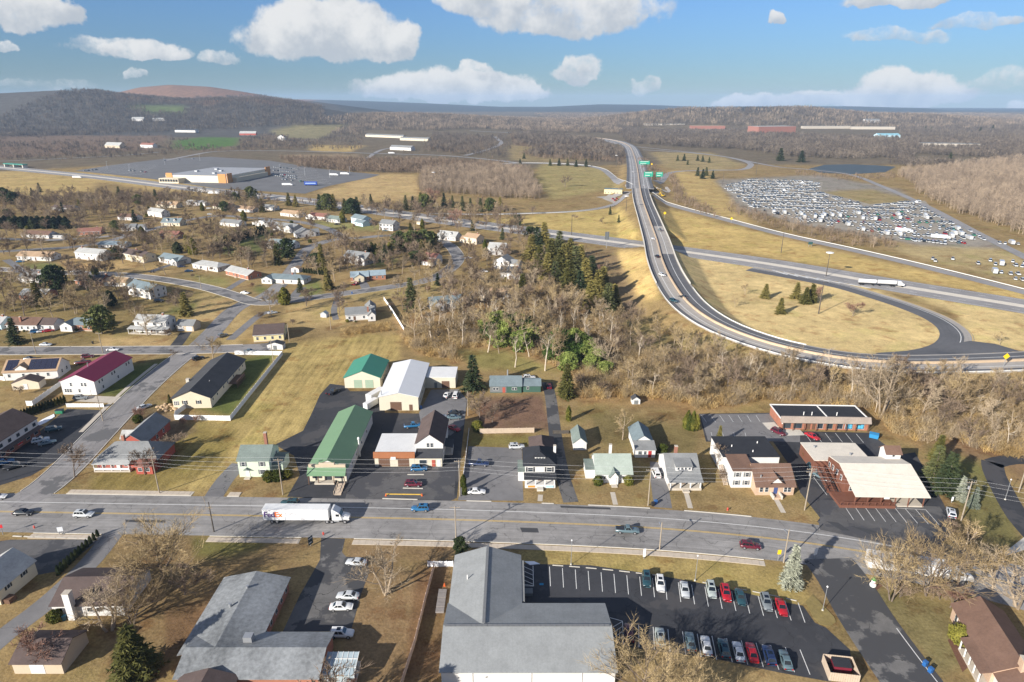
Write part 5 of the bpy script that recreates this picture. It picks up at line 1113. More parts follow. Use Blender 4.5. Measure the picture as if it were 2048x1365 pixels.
def bare_proto(seed, Hh, R, m_tw, bark, trunk=.3, n1=8, n2=6, n3=6, n4=4, tw=.045, multi=1, up=.55):
    rnd = random.Random(seed); T = MB(); C = TB()
    def chain(p, d, L, r0, r1, k, sides, wob):
        pts = [p]
        for i in range(k):
            d = (d + Vector((rnd.gauss(0, wob), rnd.gauss(0, wob), rnd.gauss(0, wob) + .05))).normalized(); pts.append(pts[-1] + d * (L / k))
        if sides:
            for i in range(k): T.tube(pts[i], pts[i + 1], r0 + (r1 - r0) * i / k, r0 + (r1 - r0) * (i + 1) / k, sides, cap=False)
        return pts, d
    def pick(pts, t):
        x = t * (len(pts) - 1); i = min(int(x), len(pts) - 2); return pts[i].lerp(pts[i + 1], x - i), (pts[i + 1] - pts[i]).normalized()
    for mm in range(multi):
        d0 = Vector((rnd.gauss(0, .06 + .16 * (multi > 1)), rnd.gauss(0, .06 + .16 * (multi > 1)), 1)).normalized()
        tp, _ = chain(Vector((rnd.uniform(-.3, .3) * (multi > 1), rnd.uniform(-.3, .3) * (multi > 1), -.3)), d0, Hh * .86, Hh * .015 + .03, .05, 6, 6, .07)
        for i in range(n1):
            t = trunk + (1 - trunk) * (i + rnd.random()) / n1; p, td = pick(tp, min(t, .99)); az = rnd.uniform(0, 6.283)
            d = (Vector((math.cos(az), math.sin(az), 0)) + td * rnd.uniform(.5, 1.1) * (up + .45)).normalized(); L = R * (1.25 - .75 * t) * rnd.uniform(.8, 1.2)
            p1, _ = chain(p, d, L, .11 * (1.2 - t), .03, 4, 4, .16)
            for j in range(n2):
                q, qd = pick(p1, .25 + .75 * (j + rnd.random()) / n2); d2 = (qd + Vector((rnd.gauss(0, .6), rnd.gauss(0, .6), rnd.gauss(.25, .45)))).normalized(); L2 = L * .5 * rnd.uniform(.6, 1.2)
                p2, _ = chain(q, d2, L2, .035, .012, 2, 3, .2)
                for k in range(n3):
                    u, ud = pick(p2, rnd.uniform(.15, 1)); d3 = (ud + Vector((rnd.gauss(0, .6), rnd.gauss(0, .6), rnd.gauss(.25, .4)))).normalized(); L3 = L2 * .62 * rnd.uniform(.6, 1.2); e = u + d3 * L3; C.blade(u, e, tw * 1.2, rnd)
                    for _ in range(n4):
                        s0 = u.lerp(e, rnd.uniform(.2, .95)); d4 = (d3 + Vector((rnd.gauss(0, .55), rnd.gauss(0, .55), rnd.gauss(.15, .4)))).normalized(); C.blade(s0, s0 + d4 * L3 * .7 * rnd.uniform(.6, 1.2), tw, rnd)
    return T.mesh('trunk', bark), C.mesh('crown', m_tw)
def spruce_proto(seed, Hh, R, m, droop=.25, bare=.06, dens=1.0, blade=.42, pw=.85):
    rnd = random.Random(seed); T = MB().tube((0, 0, -.2), (0, 0, Hh * .96), Hh * .016 + .06, .03, 6); C = TB(); n = int(Hh * 1.9 * dens) + 6
    for i in range(n):
        t = bare + (1 - bare) * i / n; z = Hh * t; r = R * ((1 - t) ** pw) * rnd.uniform(.82, 1.12) + .12
        for k in range(max(4, int((6 + 5 * (1 - t)) * dens))):
            az = rnd.uniform(0, 6.283); rr = r * rnd.uniform(.7, 1.1); d = Vector((math.cos(az), math.sin(az), 0)); zz = z + rnd.uniform(-.3, .3)
            tip = d * rr + Vector((0, 0, zz - droop * rr + rnd.uniform(-.1, .25))); base = Vector((0, 0, zz)) + d * rr * .12; sd = Vector((-d.y, d.x, 0))
            m2 = max(2, int(rr / .55) + 1)
            for j in range(m2):
                a = base.lerp(tip, (j + .3) / (m2 + .2)); w = blade * (1.1 - .5 * j / m2)
                for sg in (-1, 1): C.blade(a, a + (d * .55 + sd * sg * rnd.uniform(.5, .9) + Vector((0, 0, rnd.uniform(-.35, .25)))).normalized() * w * 1.9, w * .85, rnd)
            C.blade(base.lerp(tip, .55), tip, blade * .8, rnd)
    C.blade(Vector((0, 0, Hh * .93)), Vector((0, 0, Hh * 1.03)), .3, rnd); C.blade(Vector((0, 0, Hh * .9)), Vector((.05, 0, Hh * 1.02)), .3, rnd)
    return T.mesh('trunk', BARKD), C.mesh('crown', m)
def tuft_proto(seed, Hh, R, m, n, size, shape='egg', core=True, base=.05, lump=.18, up=.5):
    rnd = random.Random(seed); T = MB().tube((0, 0, -.2), (0, 0, Hh * .7), .12 + Hh * .008, .05, 6); C = TB(); ph = [rnd.uniform(0, 6.28) for _ in range(8)]
    def prof(t):
        if shape == 'col': return (min(1, (1 - t) * 2.4) ** .7) * (min(1, t * 5 + .55))
        if shape == 'cone': return (1 - t) ** .75 * min(1, t * 6 + .6)
        return math.sqrt(max(0, 1 - (2 * t - .9) ** 2 / 1.25)) if t < .95 else .3
    for _ in range(n):
        t = rnd.random() ** (.9 if shape != 'cone' else 1.25); az = rnd.uniform(0, 6.283); l = 1 + lump * (math.sin(3 * az + ph[0] + 5 * t) + math.sin(5 * az + ph[1] - 9 * t) + .8 * math.sin(11 * t + ph[2] + 2 * az))
        r = R * prof(t) * l * (rnd.random() ** .25); C.tuft(Vector((r * math.cos(az), r * math.sin(az), Hh * (base + (1 - base) * t))), size, rnd, up)
    if core:
        b = len(C.v); nn = 8; lv = 7
        for i in range(lv):
            t = i / (lv - 1)
            for k in range(nn):
                az = 6.283 * k / nn; r = R * prof(t) * .72; C.v.append(Vector((r * math.cos(az), r * math.sin(az), Hh * (base + (.94 - base) * t))))
        for i in range(lv - 1):
            for k in range(nn):
                k2 = (k + 1) % nn; C.f += [(b + i * nn + k, b + i * nn + k2, b + (i + 1) * nn + k2), (b + i * nn + k, b + (i + 1) * nn + k2, b + (i + 1) * nn + k)]
    return T.mesh('trunk', BARKD), C.mesh('crown', m)
PROTO = {}
for i in range(4): PROTO['tan%d' % i] = bare_proto(10 + i, 10, 4.1, TW_TAN, BARK, .28, 8, 6, 7, 5, tw=.06)
for i in range(3): PROTO['grey%d' % i] = bare_proto(20 + i, 10, 4.0, TW_GREY, BARK, .28, 8, 6, 7, 5, tw=.075)
for i in range(3): PROTO['brown%d' % i] = bare_proto(30 + i, 10, 4.6, TW_BRN, BARKD, .2, 9, 7, 7, 5, tw=.085)
for i in range(2): PROTO['red%d' % i] = bare_proto(40 + i, 10, 5.0, TW_RED, BARKD, .18, 9, 7, 7, 5, multi=1, tw=.09)
for i in range(4): PROTO['tall%d' % i] = bare_proto(50 + i, 10, 2.3, TW_GREY, BARKP, .48, 7, 5, 5, 3, tw=.035)
for i in range(3): PROTO['spread%d' % i] = bare_proto(60 + i, 10, 6.2, TW_TAN, BARKD, .16, 11, 8, 7, 5, multi=2, tw=.04)
for i in range(3): PROTO['multi%d' % i] = bare_proto(70 + i, 10, 3.6, TW_GREY, BARK, .3, 6, 6, 6, 4, multi=3, tw=.04)
for i in range(3): PROTO['spruce%d' % i] = spruce_proto(80 + i, 10, 3.1, LF_SPR)
for i in range(3): PROTO['olive%d' % i] = spruce_proto(84 + i, 10, 3.0, LF_OLV, .15, .05, 1.2)
for i in range(2): PROTO['blue%d' % i] = spruce_proto(88 + i, 10, 3.0, LF_BLUE, .12, .03, 1.3, .4, .8)
for i in range(3): PROTO['pine%d' % i] = tuft_proto(90 + i, 10, 3.2, LF_PINE, 900, .8, 'egg', False, .12, .28, .2)
for i in range(3): PROTO['arb%d' % i] = tuft_proto(94 + i, 10, 2.0, LF_ARB, 620, .75, 'col', True, .0, .08, .9)
for i in range(2): PROTO['darkarb%d' % i] = tuft_proto(98 + i, 10, 2.6, LF_DKH, 620, .75, 'col', True, .0, .1, .8)
for i in range(2): PROTO['bush%d' % i] = tuft_proto(102 + i, 10, 6, LF_ARB, 600, 1.3, 'egg', True, .0, .1, .4)
for i in range(3): PROTO['bright%d' % i] = tuft_proto(106 + i, 10, 5.5, LF_BRT, 1000, 1.2, 'egg', True, .0, .22, .3)
for i in range(2): PROTO['rbush%d' % i] = bare_proto(110 + i, 10, 6.5, TW_RED, BARKD, .05, 10, 7, 7, 4, multi=2, tw=.12)
for i in range(2): PROTO['bbush%d' % i] = bare_proto(114 + i, 10, 7, TW_BRN, BARKD, .05, 10, 7, 7, 4, multi=2, tw=.14)
NAMES = {'tan': 'bare_tree', 'grey': 'bare_tree', 'brown': 'bare_tree', 'red': 'bare_tree', 'tall': 'bare_tree', 'spread': 'bare_tree', 'multi': 'bare_tree', 'spruce': 'spruce_tree', 'olive': 'spruce_tree', 'blue': 'spruce_tree', 'pine': 'pine_tree', 'arb': 'arborvitae', 'darkarb': 'arborvitae', 'bush': 'evergreen_shrub', 'bright': 'evergreen_shrub', 'rbush': 'bare_shrub', 'bbush': 'bare_shrub'}
CATS = {'bare_tree': 'tree', 'spruce_tree': 'tree', 'pine_tree': 'tree', 'arborvitae': 'conifer', 'evergreen_shrub': 'shrub', 'bare_shrub': 'shrub'}
KC = {}
trnd = random.Random(77)
def tree(kind, p, h, label, group=None, wide=1.0, rz=None):
    ks = sorted(k for k in PROTO if k.rstrip('0123456789') == kind); KC[kind] = KC.get(kind, 0) + 1; me = PROTO[ks[KC[kind] % len(ks)]]
    nm = NAMES[kind]; r = thing(nm, label, CATS[nm], p, trnd.uniform(0, 6.28) if rz is None else rz, group); s = h / 10.0; r.scale = (s * wide, s * wide, s)
    link('trunk', me[0], r); link('crown', me[1], r); return r
def tpx(kind, px, py, h, label, group=None, wide=1.0): p = GG(px, py); return tree(kind, p, h, label, group, wide)
def scatter_pts(poly, spacing, seed, jitter=True, exclude=()):
    rng = np.random.default_rng(seed); W = [G(a, b) for a, b in poly]; xs = [w.x for w in W]; ys = [w.y for w in W]
    x0, x1, y0, y1 = min(xs), max(xs), min(ys), max(ys); y1 = min(y1, 6000); x0 = max(x0, -4000); x1 = min(x1, 4000)
    gx, gy = np.meshgrid(np.arange(x0, x1, spacing), np.arange(y0, y1, spacing)); X = gx.ravel() + rng.uniform(-.48, .48, gx.size) * spacing; Y = gy.ravel() + rng.uniform(-.48, .48, gx.size) * spacing
    Z = ground(X, Y); px, py = proj(X, Y, Z); k = inpoly(px, py, poly)
    for e in exclude: k &= ~inpoly(px, py, e)
    return np.stack([X[k], Y[k], Z[k]], 1)
def gn_scatter(name, label, cat, pts, meshes, smin, smax, seed):
    rng = np.random.default_rng(seed); n = len(pts)
    if n == 0: return
    col = bpy.data.collections.new(name + '_kinds')
    for i, me in enumerate(meshes): o = bpy.data.objects.new('%s_kind_%d' % (name, i), me); col.objects.link(o)
    me = bpy.data.meshes.new(name); me.from_pydata(pts.tolist(), [], [])
    a = me.attributes.new('sc', 'FLOAT', 'POINT'); a.data.foreach_set('value', rng.uniform(smin, smax, n).astype(np.float32))
    a = me.attributes.new('rz', 'FLOAT', 'POINT'); a.data.foreach_set('value', rng.uniform(0, 6.28, n).astype(np.float32))
    a = me.attributes.new('ki', 'INT', 'POINT'); a.data.foreach_set('value', rng.integers(0, len(meshes), n).astype(np.int32))
    o = link(name, me); tag(o, label, cat, None, 'stuff')
    ng = bpy.data.node_groups.new(name, 'GeometryNodeTree'); ng.interface.new_socket('Geometry', in_out='INPUT', socket_type='NodeSocketGeometry'); ng.interface.new_socket('Geometry', in_out='OUTPUT', socket_type='NodeSocketGeometry')
    nd = ng.nodes; gi = nd.new('NodeGroupInput'); go = nd.new('NodeGroupOutput'); ip = nd.new('GeometryNodeInstanceOnPoints'); ci = nd.new('GeometryNodeCollectionInfo')
    ci.inputs['Collection'].default_value = col; ci.inputs['Separate Children'].default_value = True; ci.inputs['Reset Children'].default_value = True
    def attr(nm, ty):
        q = nd.new('GeometryNodeInputNamedAttribute'); q.data_type = ty; q.inputs[0].default_value = nm; return next(s for s in q.outputs if s.enabled)
    cx = nd.new('ShaderNodeCombineXYZ'); L = ng.links; L.new(attr('rz', 'FLOAT'), cx.inputs[2]); L.new(gi.outputs[0], ip.inputs['Points']); L.new(ci.outputs[0], ip.inputs['Instance'])
    ip.inputs['Pick Instance'].default_value = True; L.new(attr('ki', 'INT'), ip.inputs['Instance Index']); L.new(cx.outputs[0], ip.inputs['Rotation']); L.new(attr('sc', 'FLOAT'), ip.inputs['Scale']); L.new(ip.outputs[0], go.inputs[0])
    md = o.modifiers.new('scatter', 'NODES'); md.node_group = ng; return o
def joined(a, b, name):
    n = len(a.vertices); me = bpy.data.meshes.new(name); me.from_pydata([v.co[:] for v in a.vertices] + [v.co[:] for v in b.vertices], [], [tuple(p.vertices) for p in a.polygons] + [tuple(i + n for i in p.vertices) for p in b.polygons])
    me.materials.append(a.materials[0]); me.materials.append(b.materials[0]); mi = np.zeros(len(me.polygons), np.int32); mi[len(a.polygons):] = 1; me.polygons.foreach_set('material_index', mi); return me
def patch_mesh(seed, n, rad, Hh, m, tw=.35, twigs=26, trunk=True):      # a few simple bare trees together
    rnd = random.Random(seed); C = TB()
    for _ in range(n):
        a = rnd.uniform(0, 6.28); r = rad * math.sqrt(rnd.random()); b = Vector((r * math.cos(a), r * math.sin(a), -1)); h = Hh * rnd.uniform(.7, 1.15)
        C.blade(b, b + Vector((0, 0, h)), .35, rnd); C.blade(b, b + Vector((0, 0, h)), .35, rnd)
        for _ in range(twigs):
            z = rnd.uniform(.25, .85); p = b + Vector((0, 0, h * z)); d = Vector((rnd.gauss(0, .8), rnd.gauss(0, .8), rnd.uniform(.4, 1.4))).normalized(); C.blade(p + d * rnd.uniform(0, h * .12), p + d * h * rnd.uniform(.2, .42) * (1.25 - z * .7), tw * rnd.uniform(.6, 1.3), rnd)
    return C.mesh('wood_patch', m)
def brush_mesh(seed, m, Hh=2.6, n=46, tw=.05, spread=.5):
    rnd = random.Random(seed); C = TB()
    for _ in range(n):
        b = Vector((rnd.gauss(0, .6), rnd.gauss(0, .6), -.1)); d = Vector((rnd.gauss(0, spread), rnd.gauss(0, spread), 1)).normalized(); h = Hh * rnd.uniform(.4, 1.15); e = b + d * h; C.blade(b, e, tw * 1.3, rnd)
        for _ in range(4):
            s = b.lerp(e, rnd.uniform(.2, .95)); d2 = (d + Vector((rnd.gauss(0, .7), rnd.gauss(0, .7), rnd.gauss(0, .5)))).normalized(); C.blade(s, s + d2 * h * rnd.uniform(.2, .45), tw, rnd)
    return C.mesh('brush', m)
# --- thickets and woods nobody could count
BR = [brush_mesh(i, m, h, 46, .055, sp) for i, (m, h, sp) in enumerate([(BRUSH, 2.4, .6), (BRUSH, 3.4, .45), (BRUSH2, 2.2, .7), (BRUSH2, 3.0, .5), (TW_TAN, 4.2, .4), (TW_GREY, 4.8, .35)])]
Z_MID = [(800, 670), (960, 625), (1100, 640), (1230, 660), (1330, 665), (1460, 712), (1650, 757), (1850, 765), (2200, 775), (2200, 920), (2000, 915), (1960, 900), (1900, 880), (1850, 885), (1790, 872), (1745, 820), (1540, 800), (1400, 822), (1340, 800), (1290, 795), (1160, 800), (1140, 740), (1080, 735), (960, 735), (830, 705)]
CLEAR = [[(930, 735), (1130, 740), (1010, 690), (900, 700)], [(1250, 650), (1420, 690), (1380, 720), (1260, 700)]]
gn_scatter('thicket', 'tangled tan brush covering the bank below the flyover', 'brush', scatter_pts(Z_MID, 1.75, 1, exclude=CLEAR), BR, .6, 1.35, 1)
gn_scatter('hedge_bank', 'low straw coloured brush on the bank above the mown field', 'brush', scatter_pts([(682, 660), (772, 648), (790, 662), (690, 672)], 1.3, 2), BR[:4], .4, .8, 2)
PT = [patch_mesh(200 + i, 5, 5, 8, TW_BRN, .22, 30) for i in range(4)] ; PTP = [patch_mesh(210 + i, 5, 5, 11, TW_PALE, .13, 64) for i in range(4)]; PTF = [patch_mesh(220 + i, 7, 13, 14, TW_FAR, .7, 22) for i in range(5)]; PTFP = [patch_mesh(230 + i, 7, 13, 14, TW_PALE, .7, 22) for i in range(4)]
def wood(label, poly, sp, protos, s0, s1, seed, ex=()): gn_scatter('woodland', label, 'woods', scatter_pts(poly, sp, seed, exclude=ex), protos, s0, s1, seed)
wood('pale bare wood right of the sandy field by the big store', [(845, 345), (960, 335), (1055, 340), (1085, 400), (1000, 398), (900, 388), (840, 388)], 8, PTP, .8, 1.25, 11)
wood('dark scrub belt behind the big store car park', [(560, 318), (720, 322), (870, 322), (1010, 330), (990, 345), (860, 348), (700, 345), (600, 335)], 9, PT, 1.0, 1.6, 12)
wood('dark bushes beside the straight ramp of the junction', [(1335, 348), (1352, 352), (1372, 392), (1420, 420), (1440, 438), (1400, 430), (1345, 402)], 8, PT, .5, .9, 13)
wood('brown scrub belt between the straight ramp and the car storage', [(1460, 405), (1500, 420), (1620, 452), (1780, 480), (1800, 500), (1700, 495), (1560, 462), (1455, 425)], 7, PT + PTP[:1], .4, .75, 14)
wood('pale bare wood beyond the car storage at the right edge', [(1800, 350), (2048, 320), (2300, 330), (2300, 530), (2048, 470), (1960, 440), (1860, 400)], 9, PTP, .9, 1.45, 15)
wood('dark scrub on the knoll left of the far highway', [(1020, 270), (1160, 278), (1235, 300), (1232, 325), (1080, 318), (1040, 308), (1100, 300), (1030, 292)], 10, PT + PTF[:1], .8, 1.3, 16)
wood('brown wooded knoll beside the curving road', [(870, 268), (980, 276), (985, 296), (930, 308), (850, 302), (860, 285)], 11, PTF[:2] + PT, .7, 1.0, 17)
wood('brown woods across the middle distance right of the highway', [(1245, 268), (1300, 262), (1500, 268), (1800, 280), (2200, 285), (2200, 330), (1800, 335), (1740, 325), (1560, 312), (1480, 300), (1380, 296), (1260, 288)], 16, PTF, .8, 1.2, 18, ex=[[(1600, 318), (1790, 318), (1790, 352), (1600, 345)], [(1820, 308), (2010, 318), (2010, 335), (1820, 325)]])
wood('wooded ridge on the right skyline', [(1050, 225), (2400, 205), (2400, 262), (1700, 258), (1400, 250), (1200, 258)], 24, PTF + PTFP[:2], .9, 1.35, 19)
wood('pale bare woods along the valley in the centre distance', [(640, 236), (780, 228), (1000, 236), (1240, 240), (1240, 268), (1100, 266), (960, 258), (860, 262), (720, 272), (620, 268)], 20, PTF + PTFP, .8, 1.2, 20, ex=[[(725, 262), (870, 262), (870, 300), (725, 300)], [(540, 250), (700, 250), (640, 280), (540, 276)]])
wood('dark wooded hillside at the upper left', [(-300, 170), (240, 182), (390, 196), (520, 192), (640, 210), (650, 252), (520, 256), (340, 266), (200, 270), (-300, 285)], 22, PTF, .9, 1.35, 21, ex=[[(290, 212), (372, 210), (372, 226), (290, 226)]])
wood('scrub fringe below the left hillside fields', [(-100, 288), (200, 285), (330, 290), (420, 300), (330, 312), (200, 318), (0, 322), (-100, 325)], 20, PT + PTF[:1], .5, .9, 22)
wood('brown trees along the road behind the big store', [(380, 296), (540, 270), (620, 285), (600, 300), (480, 303), (400, 306)], 16, PT + PTF[:1], .6, 1.0, 23, ex=[[(350, 275), (480, 272), (480, 296), (345, 300)]])
wood('scrub between the estate and the highway', [(-60, 395), (160, 392), (330, 388), (380, 396), (300, 408), (150, 412), (-60, 412)], 9, PT, .6, 1.1, 24)
wood('leafless scrub along the highway verge behind the estate', [(540, 402), (700, 405), (830, 412), (1000, 440), (960, 446), (820, 428), (640, 415)], 9, PT, .5, .9, 25)
wood('bare hedgerows and copses across the plain before the centre hills', [(560, 262), (720, 276), (860, 300), (1010, 268), (1020, 290), (1000, 318), (870, 306), (640, 300), (540, 296)], 24, PTF + PT, .5, .95, 26, ex=[[(725, 258), (870, 258), (870, 303), (725, 303)], [(540, 250), (700, 250), (640, 280), (540, 284)]])
wood('bare copses on the plain below the right ridge', [(1240, 255), (2200, 255), (2200, 282), (1500, 270), (1240, 272)], 22, PTF, .6, 1.0, 27, ex=[[(1280, 240), (1460, 240), (1460, 262), (1280, 262)], [(1505, 240), (1800, 240), (1800, 280), (1505, 274)]])
wood('low hedgerows across the reddish plain below the left hills', [(-200, 272), (340, 270), (420, 296), (330, 312), (0, 330), (-200, 332)], 34, PT + PTF[:1], .4, .8, 28)
wood('dark scrub in front of the far curving highway', [(1040, 268), (1120, 273), (1200, 283), (1240, 300), (1250, 330), (1238, 330), (1225, 305), (1150, 290), (1040, 280)], 9, PT + PTF[:1], .7, 1.1, 29)
wood('scrub belt on the slope right of the far highway', [(1275, 318), (1290, 318), (1330, 345), (1318, 366), (1296, 360), (1284, 335)], 9, PT, .4, .7, 30)
wood('brown scrub round the pond', [(1590, 340), (1620, 346), (1700, 352), (1790, 348), (1810, 356), (1700, 362), (1590, 352)], 10, PT, .4, .75, 33)
# --- single trees
rr = random.Random(9)
P = scatter_pts([(800, 640), (960, 610), (1110, 600), (1210, 650), (1230, 700), (1180, 735), (1080, 730), (960, 720), (830, 690)], 10.5, 31)
for i, p in enumerate(P): tree(rr.choice(['tall', 'tall', 'grey', 'tan']), p, rr.uniform(11, 17), 'bare pale trunked tree in the wood behind the workshop', 'bare trees behind the workshop')
P = scatter_pts([(1240, 690), (1420, 700), (1640, 757), (1850, 768), (2100, 778), (2100, 915), (1970, 905), (1860, 880), (1765, 850), (1740, 812), (1540, 792), (1400, 812), (1250, 785)], 9.2, 32)
for i, p in enumerate(P): tree(rr.choice(['tan', 'grey', 'tan', 'tall', 'brown']), p, rr.uniform(6.5, 12.5), 'bare tan tree in the brushy bank below the flyover', 'bare trees on the bank below the flyover')
for (x, y, h, k) in [(1700, 800, 17, 'tall'), (1735, 805, 19, 'multi'), (1570, 770, 15, 'multi'), (1660, 762, 16, 'tall'), (1762, 835, 20, 'multi'), (1215, 735, 14, 'multi'), (1090, 742, 18, 'tall'), (1030, 735, 16, 'tall'), (1445, 760, 13, 'tall'), (1490, 765, 13, 'tall')]:
    tpx(k, x, y, h, 'tall pale limbed bare tree rising above the brushy bank', 'tall bare trees above the bank', 1.0)
# conifer row beside the white cluster
for i, (x, y, h) in enumerate([(1062, 520, 17), (1075, 505, 18), (1088, 492, 17), (1102, 530, 17), (1118, 520, 19), (1128, 545, 18), (1140, 530, 17), (1150, 555, 19), (1160, 545, 17), (1170, 580, 18), (1182, 570, 17), (1195, 600, 16), (1205, 592, 16), (1215, 625, 15), (1228, 618, 13), (1095, 560, 16), (1110, 575, 15), (1080, 545, 17), (1138, 580, 17), (1160, 600, 16), (1180, 620, 15), (1120, 560, 18)]):
    tpx(['olive', 'spruce', 'olive'][i % 3], x, y, h, 'tall conifer in the dense row left of the flyover embankment', 'conifer row left of the flyover', 1.5)
for i, (x, y, h) in enumerate([(985, 680, 8), (1000, 692, 7), (1022, 672, 9), (1042, 700, 8), (1060, 685, 8), (1120, 700, 9), (988, 665, 9), (1012, 680, 9), (1048, 672, 9), (1130, 712, 9), (1175, 722, 8), (1150, 700, 9), (1195, 730, 7), (1150, 722, 8), (1165, 708, 8), (1138, 740, 7), (1182, 740, 6), (1210, 748, 5), (1000, 662, 9), (1035, 660, 8), (975, 665, 7), (1105, 720, 7)]):
    tpx('bright', x, y, h, 'bright green leafy evergreen clump inside the bare wood', 'bright evergreen clumps in the wood', 1.0)
S = lambda *a, **k: tpx(*a, **k)
S('spruce', 823, 622, 17, 'tall spruce standing left of the grey two part house', wide=1.15); S('spruce', 946, 782, 14, 'large spruce beside the white workshop wing', wide=1.25); S('olive', 1133, 795, 13, 'tall dense evergreen at the top of the shared drive', wide=1.1)
S('arb', 1137, 842, 5.5, 'narrow arborvitae below the tall evergreen on the shared drive', wide=.8); S('arb', 570, 609, 9, 'golden rounded arborvitae at the street junction', wide=1.7); S('olive', 655, 580, 13, 'leaning olive conifer beside the blue roofed brick house', wide=.9); S('spruce', 660, 578, 8, 'squat dark spruce at the foot of the leaning conifer', wide=1.5)
S('blue', 1580, 1172, 10.5, 'pale blue spruce at the corner of the main road and side street', wide=.95); S('pine', 921, 1108, 4.5, 'small dark evergreen beside the white gate of the hall'); S('olive', 78, 612, 13, 'broad olive spruce at the far left of the estate', wide=1.4); S('pine', 113, 585, 15, 'tall blue green pine right of the broad olive spruce', wide=1.1); S('pine', 205, 668, 13, 'grey green pine left of the farmhouse', wide=1.2); S('spruce', 188, 590, 11, 'spruce behind the brick chimney house', wide=1.1); S('darkarb', 222, 612, 8, 'dark clipped conifer mass behind the pine', wide=1.4); S('darkarb', 356, 507, 8, 'dark rounded conifer behind the slate roofed ranch', wide=1.6)
S('arb', 191, 550, 5.5, 'round golden shrub tree on the loop street verge', wide=1.8); S('pine', 236, 520, 9, 'dark pine between the two split level houses'); S('spruce', 1865, 962, 11, 'dark spruce on the lawn right of the restaurant', wide=1.3); S('spruce', 1890, 985, 12, 'wider spruce nearest the restaurant roof', wide=1.5); S('olive', 1872, 925, 9, 'upper spruce behind the pair by the restaurant', wide=1.2); S('blue', 1918, 1000, 7, 'thin grey green spruce on the slope near the utility pole'); S('blue', 1945, 1015, 6, 'smaller thin spruce right of the grey green one')
S('olive', 1437, 890, 6.5, 'small golden conifer behind the duplex', wide=.9)
for i, (x, y) in enumerate([(1371, 858), (1378, 861), (1385, 862), (1392, 861), (1375, 852), (1386, 853)]): S('arb', x, y, 5.5, 'tall arborvitae in the clump left of the rear car park', 'arborvitae clump by the rear car park', .9)
S('arb', 927, 975, 4, 'narrow arborvitae beside the utility pole at the lot'); S('arb', 929, 990, 3.4, 'second narrow arborvitae nearest the road by the pole'); S('bush', 1196, 970, 2.8, 'round golden shrub left of the shingled cape door', wide=.8); S('bush', 1257, 970, 2.8, 'round golden shrub right of the shingled cape door', wide=.8)
S('bush', 538, 962, 3, 'round dark shrub beside the mint house', wide=.9); S('bush', 556, 961, 3.2, 'second round shrub right of the mint house', wide=.9); S('bush', 575, 955, 2.6, 'low shrub behind the two round ones by the mint house', wide=1.0); S('bush', 1325, 905, 2.6, 'low golden shrub behind the bungalow'); S('bush', 1615, 915, 3.2, 'green shrub beside the restaurant stairs'); S('bush', 1632, 930, 2.6, 'second shrub lower by the restaurant stairs')
S('bush', 1915, 1282, 3.6, 'green shrub in front of the beige brick house', wide=.9); S('bush', 112, 1243, 2.6, 'round golden shrub beside the lower left ranch house', wide=.9); S('bush', 277, 845, 2.6, 'green shrub behind the red corner house'); S('bush', 955, 862, 3.4, 'green shrub at the end of the board fence', wide=.9); S('olive', 340, 806, 3.2, 'small spruce in the stone bed by the white fence', wide=1.2)
for i in range(12): t = i / 11; S('darkarb', 118 + t * 78, 1150 - t * 76, 2.6 - .5 * t, 'clipped arborvitae in the hedge row beside the lower left car park', 'arborvitae hedge by the lower left car park', .75)
for i in range(16): t = i / 15; S('darkarb' if i < 12 else 'arb', 40 + t * 90, 838 - t * 32, 3.0, 'arborvitae in the hedge row behind the brick shop car park', 'arborvitae hedge behind the brick shop', .75)
for i in range(9): S('darkarb', 614 + i * 5.2 - 6, 546 + i * .6, 3.4, 'clipped green hedge conifer behind the white shed', 'clipped hedge behind the white shed', .8)
for i in range(9): S('arb', 708 + i * 9, 508 + (i % 2) * 3, 8, 'golden conifer in the thick hedge above the twin gabled house', 'golden conifer hedge above the twin gabled house', 1.4)
for i in range(13): S('darkarb', 2 + i * 11, 458 - (i % 2) * 2, 10, 'dark conifer in the screen at the far left of the estate', 'dark conifer screen at the far left', 1.3)
for i in range(16): S('darkarb', 438 + i * 6, 494 - i * 1.9, 6.5, 'dark clipped hedge conifer along the sloping lawn', 'dark hedge along the sloping lawn', 1.2)
for i, (x, y, h, k) in enumerate([(812, 420, 14, 'spruce'), (826, 420, 13, 'spruce'), (842, 418, 16, 'olive'), (850, 420, 15, 'pine'), (864, 412, 17, 'red'), (888, 412, 13, 'spruce'), (905, 416, 12, 'spruce'), (925, 422, 14, 'spruce'), (941, 424, 13, 'spruce'), (961, 424, 13, 'spruce'), (980, 424, 13, 'pine'), (1000, 424, 14, 'olive')]):
    S(k, x, y, h, 'conifer in the line of conifers behind the colonial houses' if k != 'red' else 'rusty brown bare tree in the line of conifers', 'conifers behind the colonial houses' if k != 'red' else None, 1.1)
